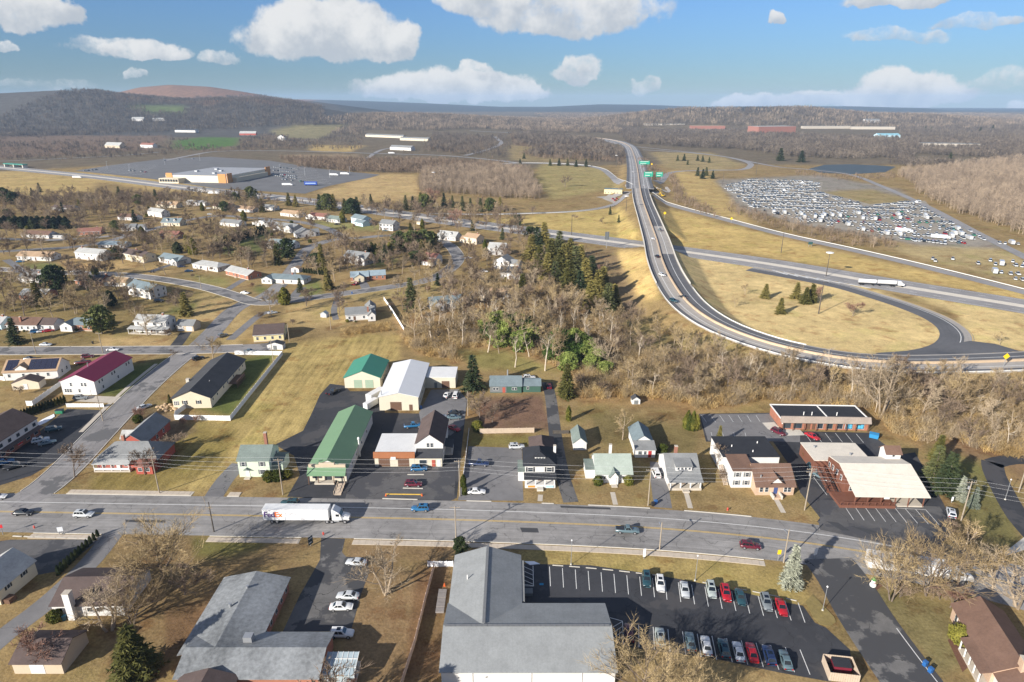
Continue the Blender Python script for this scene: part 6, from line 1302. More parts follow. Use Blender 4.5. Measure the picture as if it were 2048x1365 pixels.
for i, (x, y, h, k) in enumerate([(578, 412, 13, 'olive'), (592, 414, 12, 'olive'), (640, 420, 15, 'spruce'), (655, 422, 16, 'pine'), (668, 422, 16, 'olive'), (690, 428, 14, 'olive'), (704, 430, 15, 'pine'), (715, 428, 16, 'spruce'), (742, 408, 10, 'spruce'), (685, 446, 10, 'arb'), (525, 425, 13, 'olive'), (502, 400, 14, 'pine'), (512, 405, 12, 'spruce'), (312, 402, 12, 'spruce'), (240, 398, 13, 'spruce'), (80, 385, 11, 'spruce'), (65, 392, 9, 'spruce'), (10, 405, 15, 'pine'), (28, 410, 13, 'pine'), (160, 420, 10, 'olive'), (480, 398, 10, 'spruce'), (455, 395, 8, 'spruce'), (270, 445, 11, 'spruce'), (405, 422, 8, 'arb'), (470, 402, 9, 'pine')]):
    S(k, x, y, h, 'evergreen tree among the houses near the highway', 'evergreens among the houses near the highway', 1.2)
for i, (x, y, h, k) in enumerate([(800, 500, 13, 'pine'), (825, 502, 14, 'pine'), (848, 500, 14, 'pine'), (862, 497, 12, 'pine')]): S(k, x, y, h, 'broad green pine in the group right of the golden hedge', 'broad pines right of the golden hedge', 1.4)
for (x, y, h, k, l, w) in [(555, 530, 13, 'olive', 'olive pine left of the white shed', 1.2), (575, 520, 14, 'pine', 'taller pine behind the white shed', 1.1), (645, 545, 18, 'olive', 'very tall narrow conifer above the clipped hedge', .8), (770, 520, 10, 'spruce', 'spruce at the right end of the golden hedge', 1.0), (832, 530, 9, 'pine', 'dark pine in front of the red roofed house', 1.3), (970, 502, 8, 'arb', 'columnar golden evergreen beside the tan house', 1.0), (1005, 480, 9, 'spruce', 'spruce behind the white cluster of houses', 1.2), (945, 462, 9, 'spruce', 'dark spruce above the tan house', 1.1), (1035, 452, 9, 'pine', 'green pine on the verge by the left ramp', 1.2), (1220, 430, 8, 'spruce', 'lone spruce on the grass by the left ramp', 1.0), (1237, 446, 7, 'spruce', 'lower lone spruce on the junction grass', 1.0), (845, 460, 9, 'arb', 'olive conifer beside the tan lawn shed', 1.0), (1045, 600, 14, 'olive', 'olive conifer among the bare trees by the beige house', 1.3), (275, 1352, 11, 'olive', 'large dark evergreen at the lower left edge', 1.7), (1060, 480, 10, 'pine', 'pine at the top of the conifer row', 1.2)]: S(k, x, y, h, l, wide=w)
for i, (x, y, h) in enumerate([(1530, 597, 8), (1592, 598, 9), (1622, 605, 10), (1610, 608, 9), (1560, 628, 8)]): S('olive', x, y, h, 'bushy olive evergreen inside the loop ramp', 'evergreens inside the loop ramp', 1.5)
for i, (x, y, h) in enumerate([(1100, 332, 11), (1118, 332, 12), (1135, 332, 11), (1152, 334, 11), (1172, 334, 12), (1355, 322, 10), (1368, 322, 12), (1375, 330, 8), (1395, 322, 10), (1405, 324, 11), (1418, 326, 10), (1395, 352, 12), (1405, 358, 13), (1425, 358, 11), (1412, 352, 12), (1048, 318, 11), (1040, 330, 10)]):
    S('spruce', x, y, h, 'dark spruce on the far grass of the junction', 'dark spruces on the far junction grass', 1.4)
for (x, y, h) in [(1560, 322, 22), (1602, 325, 20), (1900, 318, 12), (1985, 262, 20), (1960, 265, 18), (1850, 262, 16), (1862, 262, 15)]: S('spruce', x, y, h, 'dark conifer in the distant woods at the right', 'distant conifers at the right', 1.6)
# bare trees of the estate and the lots
for i, (x, y, h, k) in enumerate([(30, 605, 10, 'tan'), (40, 560, 9, 'brown'), (172, 628, 10, 'spread'), (275, 638, 10, 'tan'), (352, 610, 9, 'brown'), (20, 512, 11, 'brown'), (70, 488, 8, 'brown'), (190, 498, 12, 'brown'), (145, 500, 8, 'brown'), (298, 496, 13, 'brown'), (270, 490, 10, 'brown'), (405, 520, 11, 'tan'), (440, 518, 9, 'brown'), (215, 470, 9, 'grey'), (255, 470, 12, 'grey'), (288, 445, 14, 'grey'), (130, 470, 8, 'brown'), (175, 465, 10, 'brown'), (385, 470, 9, 'brown'), (400, 455, 9, 'brown'), (440, 420, 8, 'brown'), (350, 400, 8, 'brown'), (480, 450, 8, 'brown'), (490, 515, 7, 'red'), (500, 530, 7, 'brown'), (620, 545, 9, 'brown'), (680, 545, 10, 'brown'), (672, 540, 9, 'tan'), (540, 490, 8, 'brown'), (610, 440, 9, 'brown'), (535, 460, 7, 'brown'), (770, 440, 14, 'grey'), (880, 455, 12, 'brown'), (915, 455, 14, 'red'), (800, 450, 8, 'brown'), (860, 520, 7, 'brown'), (775, 540, 5, 'red'), (800, 580, 8, 'grey'), (850, 560, 8, 'tan'), (880, 545, 8, 'tan'), (900, 580, 12, 'grey'), (925, 600, 13, 'tan'), (960, 590, 12, 'grey'), (985, 600, 11, 'tan'), (830, 560, 8, 'grey'), (795, 585, 9, 'grey'), (1060, 520, 12, 'tan'), (1045, 500, 11, 'grey'), (1035, 560, 12, 'tan'), (1070, 590, 13, 'grey'), (1100, 610, 13, 'tan'), (1130, 640, 14, 'grey'), (1180, 540, 9, 'tan'), (1200, 560, 8, 'red'), (1210, 545, 8, 'grey'), (1170, 515, 8, 'tan'), (940, 500, 8, 'tan'), (60, 430, 9, 'brown'), (120, 440, 10, 'brown'), (150, 445, 11, 'grey'), (195, 430, 9, 'brown'), (230, 425, 10, 'tan'), (100, 410, 9, 'brown'), (20, 440, 9, 'brown'), (250, 412, 9, 'brown'), (165, 400, 8, 'brown')]):
    S(k, x, y, h, 'bare leafless tree standing among the estate houses', 'bare trees among the estate houses', 1.15)
for (x, y, h, k, l, w) in [(427, 726, 11, 'tan', 'large bare street tree at the near end of the charcoal roofed bungalow', 1.2), (150, 955, 9, 'brown', 'bare tree at the street corner before the red house', 1.1), (290, 950, 8.5, 'brown', 'bare tree in front of the red corner house', 1.1), (345, 905, 6, 'brown', 'brown shrubby tree right of the red corner house', 1.6), (325, 1160, 12, 'spread', 'huge spreading bare tree at the lower left of the main road', 1.35), (370, 1190, 7, 'brown', 'smaller brown tree below the huge spreading one', 1.4), (220, 1262, 10, 'multi', 'bare multi stemmed tree in front of the lower left ranch house', 1.7), (265, 1250, 9, 'spread', 'bare tree right of the lower left ranch house', 1.0), (60, 1340, 7, 'red', 'pinkish bare tree at the lower left edge', 1.5), (772, 1188, 12, 'multi', 'tall bare tree beside the office drive', 1.4), (1290, 1405, 10.5, 'spread', 'sprawling bare tree rising from the bottom edge by the lower lot', 1.2), (1375, 1425, 9, 'spread', 'second bare crown at the bottom edge right of the sprawling tree', 1.0), (1782, 1202, 11, 'spread', 'left bare tree in front of the white trailer at the lower right', .8), (1850, 1192, 12.5, 'spread', 'big bare tree in front of the white trailer', 1.1), (1915, 1172, 13, 'tan', 'leaning bare tree right of the white trailer', 1.4), (1985, 1180, 10, 'tan', 'slim bare tree near the right edge by the road', 1.2), (2030, 1215, 13, 'multi', 'bare clump behind the beige brick house', 1.4), (1900, 1215, 5, 'red', 'reddish bare shrub tree left of the beige brick house', 1.6), (960, 840, 9, 'brown', 'bare tree below the large spruce by the yard', 1.3), (985, 845, 6, 'brown', 'low bare tree over the brown yard', 1.5), (1245, 880, 9, 'tan', 'bare rounded tree behind the shingled cape', 1.1), (1432, 935, 6.5, 'brown', 'bare grey tree left of the duplex', 1.3), (40, 790, 3.6, 'brown', 'bare shrub over the tan garden shed', 1.5), (1640, 605, 8, 'red', 'reddish bare tree inside the loop ramp', 1.3), (1705, 633, 7, 'red', 'lower reddish bare tree inside the loop ramp', 1.4), (1490, 590, 6, 'tan', 'pale bare tree inside the left of the loop ramp', 1.3), (1470, 615, 6, 'tan', 'second pale bare tree low in the loop ramp', 1.2), (2000, 690, 6, 'tan', 'bare tree on the straw grass at the right end of the loop', 1.3), (1130, 375, 14, 'brown', 'lone bare tree on the far green field', 1.2), (345, 715, 3, 'brown', 'low bare shrub at the side street verge', 1.5), (1065, 430, 8, 'brown', 'brown tree on the left ramp verge', 1.3), (1150, 440, 5, 'brown', 'brown shrub tree on the junction grass', 1.4), (1205, 448, 5, 'brown', 'second brown shrub tree on the junction grass', 1.4)]: S(k, x, y, h, l, wide=w)
for (x, y, h, k, l) in [(280, 838, 3.2, 'rbush', 'reddish bare shrub behind the red corner house'), (320, 865, 3.4, 'rbush', 'red brown shrub thicket above the red corner house'), (395, 845, 2, 'rbush', 'low rusty shrub against the white fence'), (365, 850, 2, 'rbush', 'second low rusty shrub against the white fence'), (330, 935, 2.6, 'bbush', 'dark shrub right of the red corner house'), (1210, 790, 4, 'bbush', 'brown shrub at the wood edge beside the evergreen'), (1160, 775, 4, 'bbush', 'brown shrub behind the tall evergreen'), (585, 650, 2.2, 'bbush', 'dark shrub beside the cluttered yard'), (1440, 958, 2.4, 'bbush', 'low shrub left of the duplex steps'), (760, 505, 4, 'rbush', 'reddish shrub in front of the golden hedge'), (1895, 1065, 2.6, 'bbush', 'brown shrub at the foot of the slope by the access road'), (1935, 1085, 2.6, 'bbush', 'second brown shrub at the foot of the slope'), (1800, 1195, 3, 'bbush', 'brown shrub under the left bare tree at the lower right'), (1880, 1200, 3.2, 'bbush', 'brown shrub under the big bare tree at the lower right'), (660, 1372, 2, 'rbush', 'reddish shrub below the greenhouse'), (705, 1374, 2, 'rbush', 'second reddish shrub below the greenhouse'), (840, 1385, 2.4, 'arb', 'golden conifer at the left bottom corner of the hall'), (860, 1385, 2.2, 'arb', 'second golden conifer at the bottom corner of the hall'), (572, 1372, 3, 'arb', 'golden conifer left below the office roof'), (592, 1374, 3, 'arb', 'second golden conifer below the office roof'), (612, 1376, 2.6, 'arb', 'third golden conifer below the office roof'), (632, 1378, 2.6, 'arb', 'fourth golden conifer below the office roof'), (815, 1388, 2.4, 'arb', 'golden conifer beside the bottom end of the board fence')]: S(k, x, y, h, l, wide=1.0 if k != 'arb' else .9)
EST = [(0, 425), (300, 405), (520, 410), (700, 440), (860, 455), (960, 500), (900, 600), (640, 640), (420, 690), (0, 690)]
_hs = [(o.matrix_world.translation if False else o.location) for o in COL.objects if o.type == 'EMPTY' and o.name.startswith('house')]
_rd = [p for P_ in ST.values() for p in P_]
k_ = 0
for p in scatter_pts(EST, 21, 41):
    x, y = p[0], p[1]
    if any(-3 < (x - h.x) < 24 and -4 < (y - h.y) < 13 for h in _hs) or any((x - q.x) ** 2 + (y - q.y) ** 2 < 49 for q in _rd): continue
    k_ += 1
    if k_ % 3 == 0: tree(rr.choice(['bbush', 'rbush', 'bush', 'bbush']), p, rr.uniform(1.6, 3), 'shrub on an estate lawn', 'shrubs on the estate lawns', 1.0)
    elif k_ % 7 == 1: tree(rr.choice(['spruce', 'olive', 'pine', 'arb']), p, rr.uniform(7, 12), 'evergreen tree standing on an estate lawn', 'evergreens on the estate lawns', 1.3)
    elif k_ < 140: tree(rr.choice(['brown', 'brown', 'grey', 'brown', 'tan', 'tan']), p, rr.uniform(8.5, 14), 'bare leafless tree standing among the estate houses', 'bare trees among the estate houses', 1.2)
JB = [joined(*PROTO[k], 'bare_tree_mass') for k in ('brown0', 'brown1', 'brown2', 'grey0', 'grey1', 'tan2', 'tan1')]
def clear_of(P, houses=True):
    keep = [p for p in P if not any(-2 < (p[0] - h.x) < 22 and -5 < (p[1] - h.y) < 12 for h in _hs) and not any((p[0] - q.x) ** 2 + (p[1] - q.y) ** 2 < 45 for q in _rd)]
    return np.array(keep) if keep else np.zeros((0, 3))
for j, (lb, poly, sp) in enumerate([('mass of bare brown trees at the left of the estate', [(-60, 555), (230, 556), (280, 600), (230, 640), (-60, 648)], 13), ('mass of bare trees behind the loop street houses', [(-60, 482), (330, 480), (440, 500), (430, 530), (250, 512), (-60, 512)], 14), ('mass of bare trees between the estate and the highway', [(-60, 395), (330, 392), (560, 405), (560, 430), (330, 432), (-60, 462)], 15), ('mass of bare trees in the middle of the estate', [(430, 470), (700, 480), (690, 560), (620, 560), (560, 560), (470, 540), (400, 500)], 15), ('mass of bare trees inside the right loop of the estate', [(690, 500), (880, 490), (900, 530), (850, 556), (700, 575)], 14), ('mass of bare trees around the white cluster', [(870, 540), (1050, 480), (1110, 560), (1100, 640), (960, 620), (800, 640), (800, 590)], 13), ('mass of bare trees behind the colonial houses', [(700, 410), (1010, 420), (1080, 470), (940, 470), (760, 440)], 17)]):
    gn_scatter('tree_mass', lb, 'trees', clear_of(scatter_pts(poly, sp * .88, 60 + j)), JB, .78, 1.3, 60 + j)
gn_scatter('tree_mass', 'mass of bare trees packed along the wood behind the workshop', 'trees', scatter_pts([(830, 640), (960, 600), (1110, 590), (1230, 640), (1330, 668), (1260, 700), (1200, 740), (1140, 725), (960, 700), (840, 690)], 9, 70, exclude=[[(965, 650), (1070, 650), (1070, 705), (965, 705)], [(1095, 680), (1215, 690), (1215, 755), (1095, 745)]]), [joined(*PROTO[k], 'bare_tree_mass') for k in ('tan0', 'tan1', 'tan2', 'tan3', 'brown1', 'grey2', 'tall0')], .85, 1.45, 70)
gn_scatter('tree_mass', 'mass of bare trees packed along the bank below the flyover', 'trees', scatter_pts([(1240, 690), (1420, 705), (1640, 760), (2150, 780), (2150, 915), (1970, 905), (1860, 880), (1765, 850), (1740, 812), (1540, 792), (1400, 812), (1250, 785)], 9, 71), [joined(*PROTO[k], 'bare_tree_mass') for k in ('tan0', 'tan1', 'tan2', 'tan3', 'brown0', 'tall0', 'tall2')], .5, 1.2, 71)
for h in _hs[::1]:
    if h.y < 230: continue
    for q in range(2): tree(rr.choice(['bush', 'bbush', 'bush']), (h.x + rr.uniform(1, 12), h.y - rr.uniform(.9, 1.6), 0), rr.uniform(.8, 1.5), 'low shrub planted against an estate house front', 'shrubs against the estate house fronts', 1.0)
tree('olive', (-25, 75.5, 0), 12, 'spruce just below the bottom edge left of the hall', wide=1.3)
tree('brown', (-31, 79, 0), 11, 'bare tree just below the bottom edge left of the hall', wide=1.2)
# ------------------------------------------------------------------ vehicles
PAINTS = {k: paint('paint_' + k, c, .3) for k, c in dict(white=(.64, .64, .63), silver=(.46, .48, .49), grey=(.17, .19, .20), slate=(.10, .15, .17), black=(.014, .015, .017), teal=(.02, .06, .075), navy=(.015, .03, .085), blue=(.02, .12, .26), red=(.36, .012, .02), maroon=(.10, .01, .022), sage=(.36, .40, .38), tan=(.34, .30, .24), green=(.05, .22, .15), palegrey=(.52, .54, .56), dull=(.47, .47, .46)).items()}
LAMP = paint('headlamp', (.7, .72, .72), .1); TAIL = paint('tail_lamp', (.35, .01, .01), .2); RIM = paint('alloy_rim', (.45, .45, .46), .3, .6); TRIM = paint('black_trim', (.02, .02, .022), .5)
def loft(stations):
    b = MB(); n = 10
    for (x, zb, zt, hw) in stations:
        hgt = zt - zb; half = [(hw * .86, zb), (hw * .97, zb + .16 * hgt), (hw, zb + .45 * hgt), (hw * .965, zt - .16 * hgt), (hw * .82, zt)]
        b.v += [(x, -y, z) for y, z in half] + [(x, y, z) for y, z in reversed(half)]
    for i in range(len(stations) - 1):
        for k in range(n): b.f.append((i * n + k, i * n + (k + 1) % n, (i + 1) * n + (k + 1) % n, (i + 1) * n + k)); b.mi.append(0)
    b.f.append(tuple(range(n))); b.f.append(tuple(range(len(b.v) - 1, len(b.v) - n - 1, -1))); b.mi += [0, 0]; return b
SPEC = {  # length, half width, belt z, roof z, cabin base rear/front, roof rear/front (fractions of length), stations
    'sedan': (4.75, .91, .90, 1.45, -.37, .21, -.20, .05, [(-.5, .35, .72, .78), (-.47, .3, .92, .84), (-.36, .26, .97, .9), (-.1, .24, .93, .91), (.2, .24, .92, .91), (.34, .24, .86, .9), (.45, .28, .75, .84), (.5, .34, .6, .74)]),
    'suv': (4.7, .95, 1.02, 1.74, -.475, .20, -.40, .06, [(-.5, .4, .85, .82), (-.48, .36, 1.02, .9), (-.3, .3, 1.04, .95), (.2, .3, 1.03, .95), (.33, .3, .99, .93), (.44, .32, .9, .87), (.5, .4, .7, .78)]),
    'pickup': (5.7, .98, 1.10, 1.86, -.11, .22, -.06, .10, [(-.5, .5, 1.04, .92), (-.49, .45, 1.12, .97), (-.1, .4, 1.12, .98), (.22, .4, 1.1, .98), (.36, .4, 1.08, .96), (.46, .42, 1.0, .9), (.5, .48, .8, .84)]),
    'van': (5.1, .98, 1.05, 1.95, -.485, .28, -.45, .12, [(-.5, .4, .95, .88), (-.48, .36, 1.06, .95), (-.3, .32, 1.07, .98), (.28, .32, 1.05, .98), (.4, .32, .92, .92), (.47, .36, .78, .86), (.5, .42, .62, .76)])}
CARP = {}
def car_parts(kind):
    if kind in CARP: return CARP[kind]
    L, hw, bz, rz, cr, cf, rr_, rf, stn = SPEC[kind]; out = []
    wr = .34 if kind == 'sedan' else .38 if kind != 'pickup' else .41
    body = loft([(x * L, zb, zt, w) for x, zb, zt, w in stn]); out.append(('body', body.mesh('body', PAINTS['white'], True), None, True))
    bw, rw = hw * .90, hw * .70; B4 = [(cr * L, -bw, bz), (cf * L, -bw, bz), (cf * L, bw, bz), (cr * L, bw, bz)]; mz = rz - .06
    R4 = [(rr_ * L, -rw, rz - .04), (rf * L, -rw, rz - .04), (rf * L, rw, rz - .04), (rr_ * L, rw, rz - .04)]; xm = (rr_ + rf) / 2 * L
    cb = MB(); cb.v = B4 + R4 + [(rr_ * L + .15, -rw * .8, rz), (rf * L - .15, -rw * .8, rz), (rf * L - .15, rw * .8, rz), (rr_ * L + .15, rw * .8, rz)]
    cb.f = [(0, 1, 5, 4), (1, 2, 6, 5), (2, 3, 7, 6), (3, 0, 4, 7), (4, 5, 9, 8), (5, 6, 10, 9), (6, 7, 11, 10), (7, 4, 8, 11), (8, 9, 10, 11)]; cb.mi = [0] * 9
    out.append(('cabin', cb.mesh('cabin', PAINTS['white']), None, True))
    Vv = [Vector(p) for p in cb.v]
    def panel(a, b, c, d, s0, s1, t0, t1, name):   # glass on the quad a b (bottom) d c (top)
        def pt(s, t): return (a.lerp(b, s)).lerp(d.lerp(c, s), t)
        q = [pt(s0, t0), pt(s1, t0), pt(s1, t1), pt(s0, t1)]; nrm = (q[1] - q[0]).cross(q[3] - q[0]).normalized() * .02
        m = MB(); m.prism([p - nrm * .2 for p in q], nrm); out.append((name, m.mesh(name, CARGLASS), None, False))
    panel(Vv[1], Vv[2], Vv[6], Vv[5], .07, .93, .08, .93, 'windshield'); panel(Vv[3], Vv[0], Vv[4], Vv[7], .1, .9, .18, .9, 'rear_window')
    for a, b, c, d in ((0, 1, 5, 4), (2, 3, 7, 6)):
        f = (lambda s: s) if a == 0 else (lambda s: 1 - s)
        cuts = [(.12, .40), (.44, .86)] if kind == 'sedan' else [(.06, .30), (.33, .58), (.61, .90)] if kind != 'pickup' else [(.08, .42), (.46, .86)]
        for s0, s1 in cuts:
            u0, u1 = sorted((f(s0), f(s1))); panel(Vv[a], Vv[b], Vv[c], Vv[d], u0, u1, .12, .88, 'side_window')
    wh = MB(); wh.lathe([(wr * .96, -.12), (wr, -.08), (wr, .08), (wr * .96, .12)], 14, 0); wh.lathe([(wr * .62, .0), (wr * .62, .128), (wr * .3, .135)], 12, 1)
    for i, v in enumerate(wh.v): wh.v[i] = (v[0], -v[2], v[1])
    wme = wh.mesh('wheel', [BLACK, RIM]); wx = (-.31 * L, .31 * L)
    for x in wx:
        for s in (-1, 1): out.append(('wheel', wme, ((x, s * (hw - .1), wr), 0 if s < 0 else math.pi), False))
    fz = stn[-2][2] - .16; hm = MB().box(-.06, -.17, -.08, .04, .17, .07).mesh('headlight', LAMP); tm = MB().box(-.03, -.14, -.12, .05, .14, .12).mesh('taillight', TAIL)
    for s in (-1, 1): out.append(('headlight', hm, ((.468 * L, s * hw * .66, fz), 0), False)); out.append(('taillight', tm, ((-.497 * L, s * hw * .72, stn[1][2] - .22), 0), False))
    if kind == 'pickup': out.append(('bed', MB().box(-.475 * L, -hw * .8, 1.0, -.125 * L, hw * .8, 1.135).mesh('bed', TRIM), None, False))
    if kind == 'suv': out.append(('sunroof', MB().box(rr_ * L + 1.0, -.42, rz - .01, rf * L - .35, .42, rz + .012).mesh('sunroof', CARGLASS), None, False))
    CARP[kind] = out; return out
def car(kind, color, p, deg, label, group=None):
    names = {'sedan': 'sedan_car', 'suv': 'suv_car', 'pickup': 'pickup_truck', 'van': 'passenger_van'}; cats = {'sedan': 'car', 'suv': 'car', 'pickup': 'pickup', 'van': 'van'}
    t = thing(names[kind], label, cats[kind], p, R(deg), group)
    for nm, me, tr, painted in car_parts(kind):
        o = link(nm, me, t)
        if tr: o.location = tr[0]; o.rotation_euler = (0, 0, tr[1])
        if painted: o.material_slots[0].link = 'OBJECT'; o.material_slots[0].material = PAINTS[color]
    return t
def cpx(kind, color, px, py, deg, label, z=.03, group=None):
    p = G(px, py, z) if z > 1 else G(px, py); return car(kind, color, (p.x, p.y, (z if z > 1 else z + .01)), deg, label, group)
C = cpx
C('sedan', 'black', 48, 1029, 1, 'black sedan leading on the main road at the far left', .04); C('suv', 'silver', 169, 1033, 0, 'silver suv following on the left of the main road', .04); C('suv', 'blue', 841, 1021, 180, 'bright blue suv driving on the main road below the forecourt', .04)
C('pickup', 'slate', 1254, 1065, -5, 'grey pickup with a black bed cover on the main road', .04); C('suv', 'maroon', 1500, 1096, -9, 'dark maroon suv on the main road before the spruce', .04); C('suv', 'teal', 580, 1010, 180, 'dark car mostly hidden behind the delivery trailer', .04); C('sedan', 'white', -6, 998, 10, 'white car cut by the left edge of the main road', .04)
C('suv', 'maroon', 827, 972, 0, 'maroon suv parked in the forecourt of the two bay garage'); C('suv', 'blue', 838, 941, 4, 'blue suv parked tight against the garage doors'); C('pickup', 'black', 667, 787, 62, 'black pickup parked beside the emerald garage'); C('sedan', 'white', 894, 793, 76, 'white sedan parked at the workshop wing door'); C('van', 'white', 912, 794, 84, 'white van parked right of the white sedan')
C('sedan', 'black', 910, 829, 6, 'black sedan in the yard behind the gabled house'); C('sedan', 'slate', 908, 838, 4, 'slate sedan just below the black one in the yard'); C('sedan', 'red', 908, 860, -40, 'red car parked askew beside the gabled house'); C('pickup', 'blue', 826, 855, 10, 'blue pickup nose showing behind the gabled house'); C('suv', 'silver', 880, 838, 30, 'silver suv half hidden behind the gabled roof')
C('pickup', 'navy', 958, 931, -4, 'dark blue pickup in the grey lot beside the black roofed house'); C('sedan', 'white', 953, 987, 0, 'white sedan at the road end of the grey lot'); C('suv', 'silver', 1033, 897, 4, 'silver suv at the top of the grey lot'); C('van', 'white', 1311, 950, 92, 'white van on the drive left of the bungalow')
C('suv', 'maroon', 1556, 868, -58, 'maroon suv in front of the row of shops'); C('sedan', 'red', 1624, 876, -62, 'red car parked in a bay at the row of shops'); C('suv', 'teal', 1629, 940, -62, 'dark teal suv beside the restaurant stairs'); C('sedan', 'slate', 1642, 957, -60, 'dark slate sedan parked below the teal one at the restaurant'); C('suv', 'palegrey', 1901, 1030, 64, 'pale silver suv at the lower corner of the restaurant lot')
for x, y, k, c, l in [(1293, 1164, 'suv', 'teal', 'dark teal suv first from the left in the upper row of the hall car park'), (1320, 1173, 'suv', 'white', 'white suv in the upper row of the hall car park'), (1369, 1184, 'sedan', 'silver', 'silver sedan alone in the upper row of the hall car park'), (1422, 1185, 'suv', 'sage', 'sage grey suv in the upper row of the hall car park'), (1451, 1192, 'suv', 'red', 'red suv between the sage and teal cars in the upper row'), (1480, 1199, 'sedan', 'teal', 'dark teal sedan right of the red suv in the upper row'), (1532, 1210, 'suv', 'grey', 'grey suv left of the red sedan in the upper row'), (1562, 1219, 'sedan', 'red', 'red sedan last on the right of the upper row')]: C(k, c, x, y, -98, l)
for x, y, k, c, l in [(1258, 1271, 'suv', 'maroon', 'maroon suv beside the hall end in the lower row'), (1320, 1280, 'suv', 'sage', 'pale sage suv behind twigs in the lower row'), (1380, 1288, 'sedan', 'slate', 'slate sedan left of the white car in the lower row'), (1412, 1296, 'sedan', 'white', 'white sedan in the lower row of the hall car park'), (1447, 1302, 'suv', 'teal', 'dark teal suv right of the white sedan in the lower row'), (1476, 1308, 'sedan', 'palegrey', 'pale silver sedan left of the red one in the lower row'), (1503, 1310, 'sedan', 'red', 'red sedan in the lower row of the hall car park'), (1537, 1316, 'suv', 'navy', 'navy suv right of the red sedan in the lower row'), (1570, 1325, 'sedan', 'slate', 'slate sedan last on the right of the lower row')]: C(k, c, x, y, 83, l)
C('sedan', 'silver', 713, 1129, 172, 'silver sedan at the top of the office drive'); C('sedan', 'silver', 696, 1196, 176, 'silver sedan just above the white one on the office drive'); C('sedan', 'white', 683, 1218, 2, 'white sedan on the office drive'); C('suv', 'white', 684, 1272, 0, 'white suv parked at the office end')
C('suv', 'teal', 108, 862, 30, 'teal suv in the dark lot of the brick shop'); C('suv', 'palegrey', 82, 884, 34, 'pale suv left of the teal one at the brick shop'); C('sedan', 'slate', 95, 889, 34, 'slate sedan close beside the pale suv at the brick shop'); C('pickup', 'blue', 6, 930, 34, 'blue pickup at the left edge by the brick shop'); C('pickup', 'black', 32, 936, 34, 'black pickup with a white cover at the brick shop')
C('suv', 'grey', 162, 799, 8, 'dark grey suv behind the low white fence'); C('sedan', 'silver', 289, 817, 52, 'silver sedan driving up the side street'); C('suv', 'black', 397, 720, 46, 'black suv at the top of the side street'); C('suv', 'grey', 446, 674, 55, 'grey suv on the street below the corner'); C('pickup', 'maroon', 166, 728, 20, 'maroon pickup behind the maroon roofed house'); C('suv', 'maroon', 176, 716, 20, 'maroon suv just behind the maroon pickup'); C('sedan', 'white', 226, 702, 6, 'white sedan parked beyond the maroon roof'); C('sedan', 'silver', 92, 692, 2, 'silver sedan on the cross street'); C('sedan', 'black', 60, 720, 0, 'black sedan behind the solar roofed house')
C('sedan', 'white', 490, 588, -14, 'white sedan at the loop street corner'); C('pickup', 'white', 152, 545, 0, 'white pickup on the loop street'); C('sedan', 'blue', 41, 525, 20, 'blue sedan on the drive of the tan roofed ranch'); C('sedan', 'navy', 363, 535, 20, 'navy sedan on the drive of the slate roofed ranch'); C('sedan', 'blue', 378, 544, 20, 'blue car on the verge right of the slate roofed ranch'); C('pickup', 'red', 712, 570, 70, 'red pickup on the drive of the blue roofed brick house'); C('suv', 'black', 318, 604, 10, 'black suv at the twin garage doors'); C('suv', 'blue', 73, 666, 30, 'blue suv on the drive of the brown roofed rancher'); C('sedan', 'white', 86, 665, 30, 'white sedan beside the blue suv on the drive'); C('sedan', 'red', 97, 664, 30, 'red sedan right of the white one on the drive'); C('sedan', 'silver', 545, 628, 30, 'silver sedan above the yellow house'); C('sedan', 'white', 937, 518, 20, 'white car at the bend of the loop street'); C('sedan', 'white', 968, 545, 5, 'white car parked left of the white cluster'); C('sedan', 'black', 674, 450, 10, 'black car below the columnar hedge'); C('sedan', 'slate', 770, 463, 10, 'slate car in front of the tall colonial'); C('suv', 'silver', 265, 562, 12, 'silver camper style suv by the garage wing'); C('sedan', 'white', 418, 418, 10, 'white car beside the brown cape'); C('sedan', 'palegrey', 420, 430, 10, 'pale car on the upper street'); C('sedan', 'slate', 500, 705, 5, 'slate car behind the white fence corner'); C('sedan', 'maroon', 1098, 775, 90, 'maroon car at the old green house'); C('suv', 'white', 1058, 758, 10, 'white vehicle behind the old green house')
for x, y, k, c, z, d, l in [(1306, 479, 'sedan', 'white', 7.05, 100, 'white car on the flyover over the lower highway'), (1314, 515, 'suv', 'black', 7.05, 100, 'black suv below the white car on the flyover'), (1324, 552, 'suv', 'white', 6.5, -66, 'white suv on the curving part of the flyover'), (1347, 604, 'suv', 'teal', 5.6, -52, 'dark teal suv hugging the flyover median'), (1366, 596, 'sedan', 'black', 5.5, 130, 'black sedan on the dark carriageway of the flyover'), (1320, 462, 'pickup', 'grey', 7.05, 100, 'grey pickup on the dark carriageway beyond the bridge'), (1266, 345, 'sedan', 'white', 4.4, 95, 'white car far along the flyover'), (1288, 372, 'sedan', 'silver', 6.5, 95, 'silver car at the junction bridge')]: C(k, c, x, y, d, l, z)
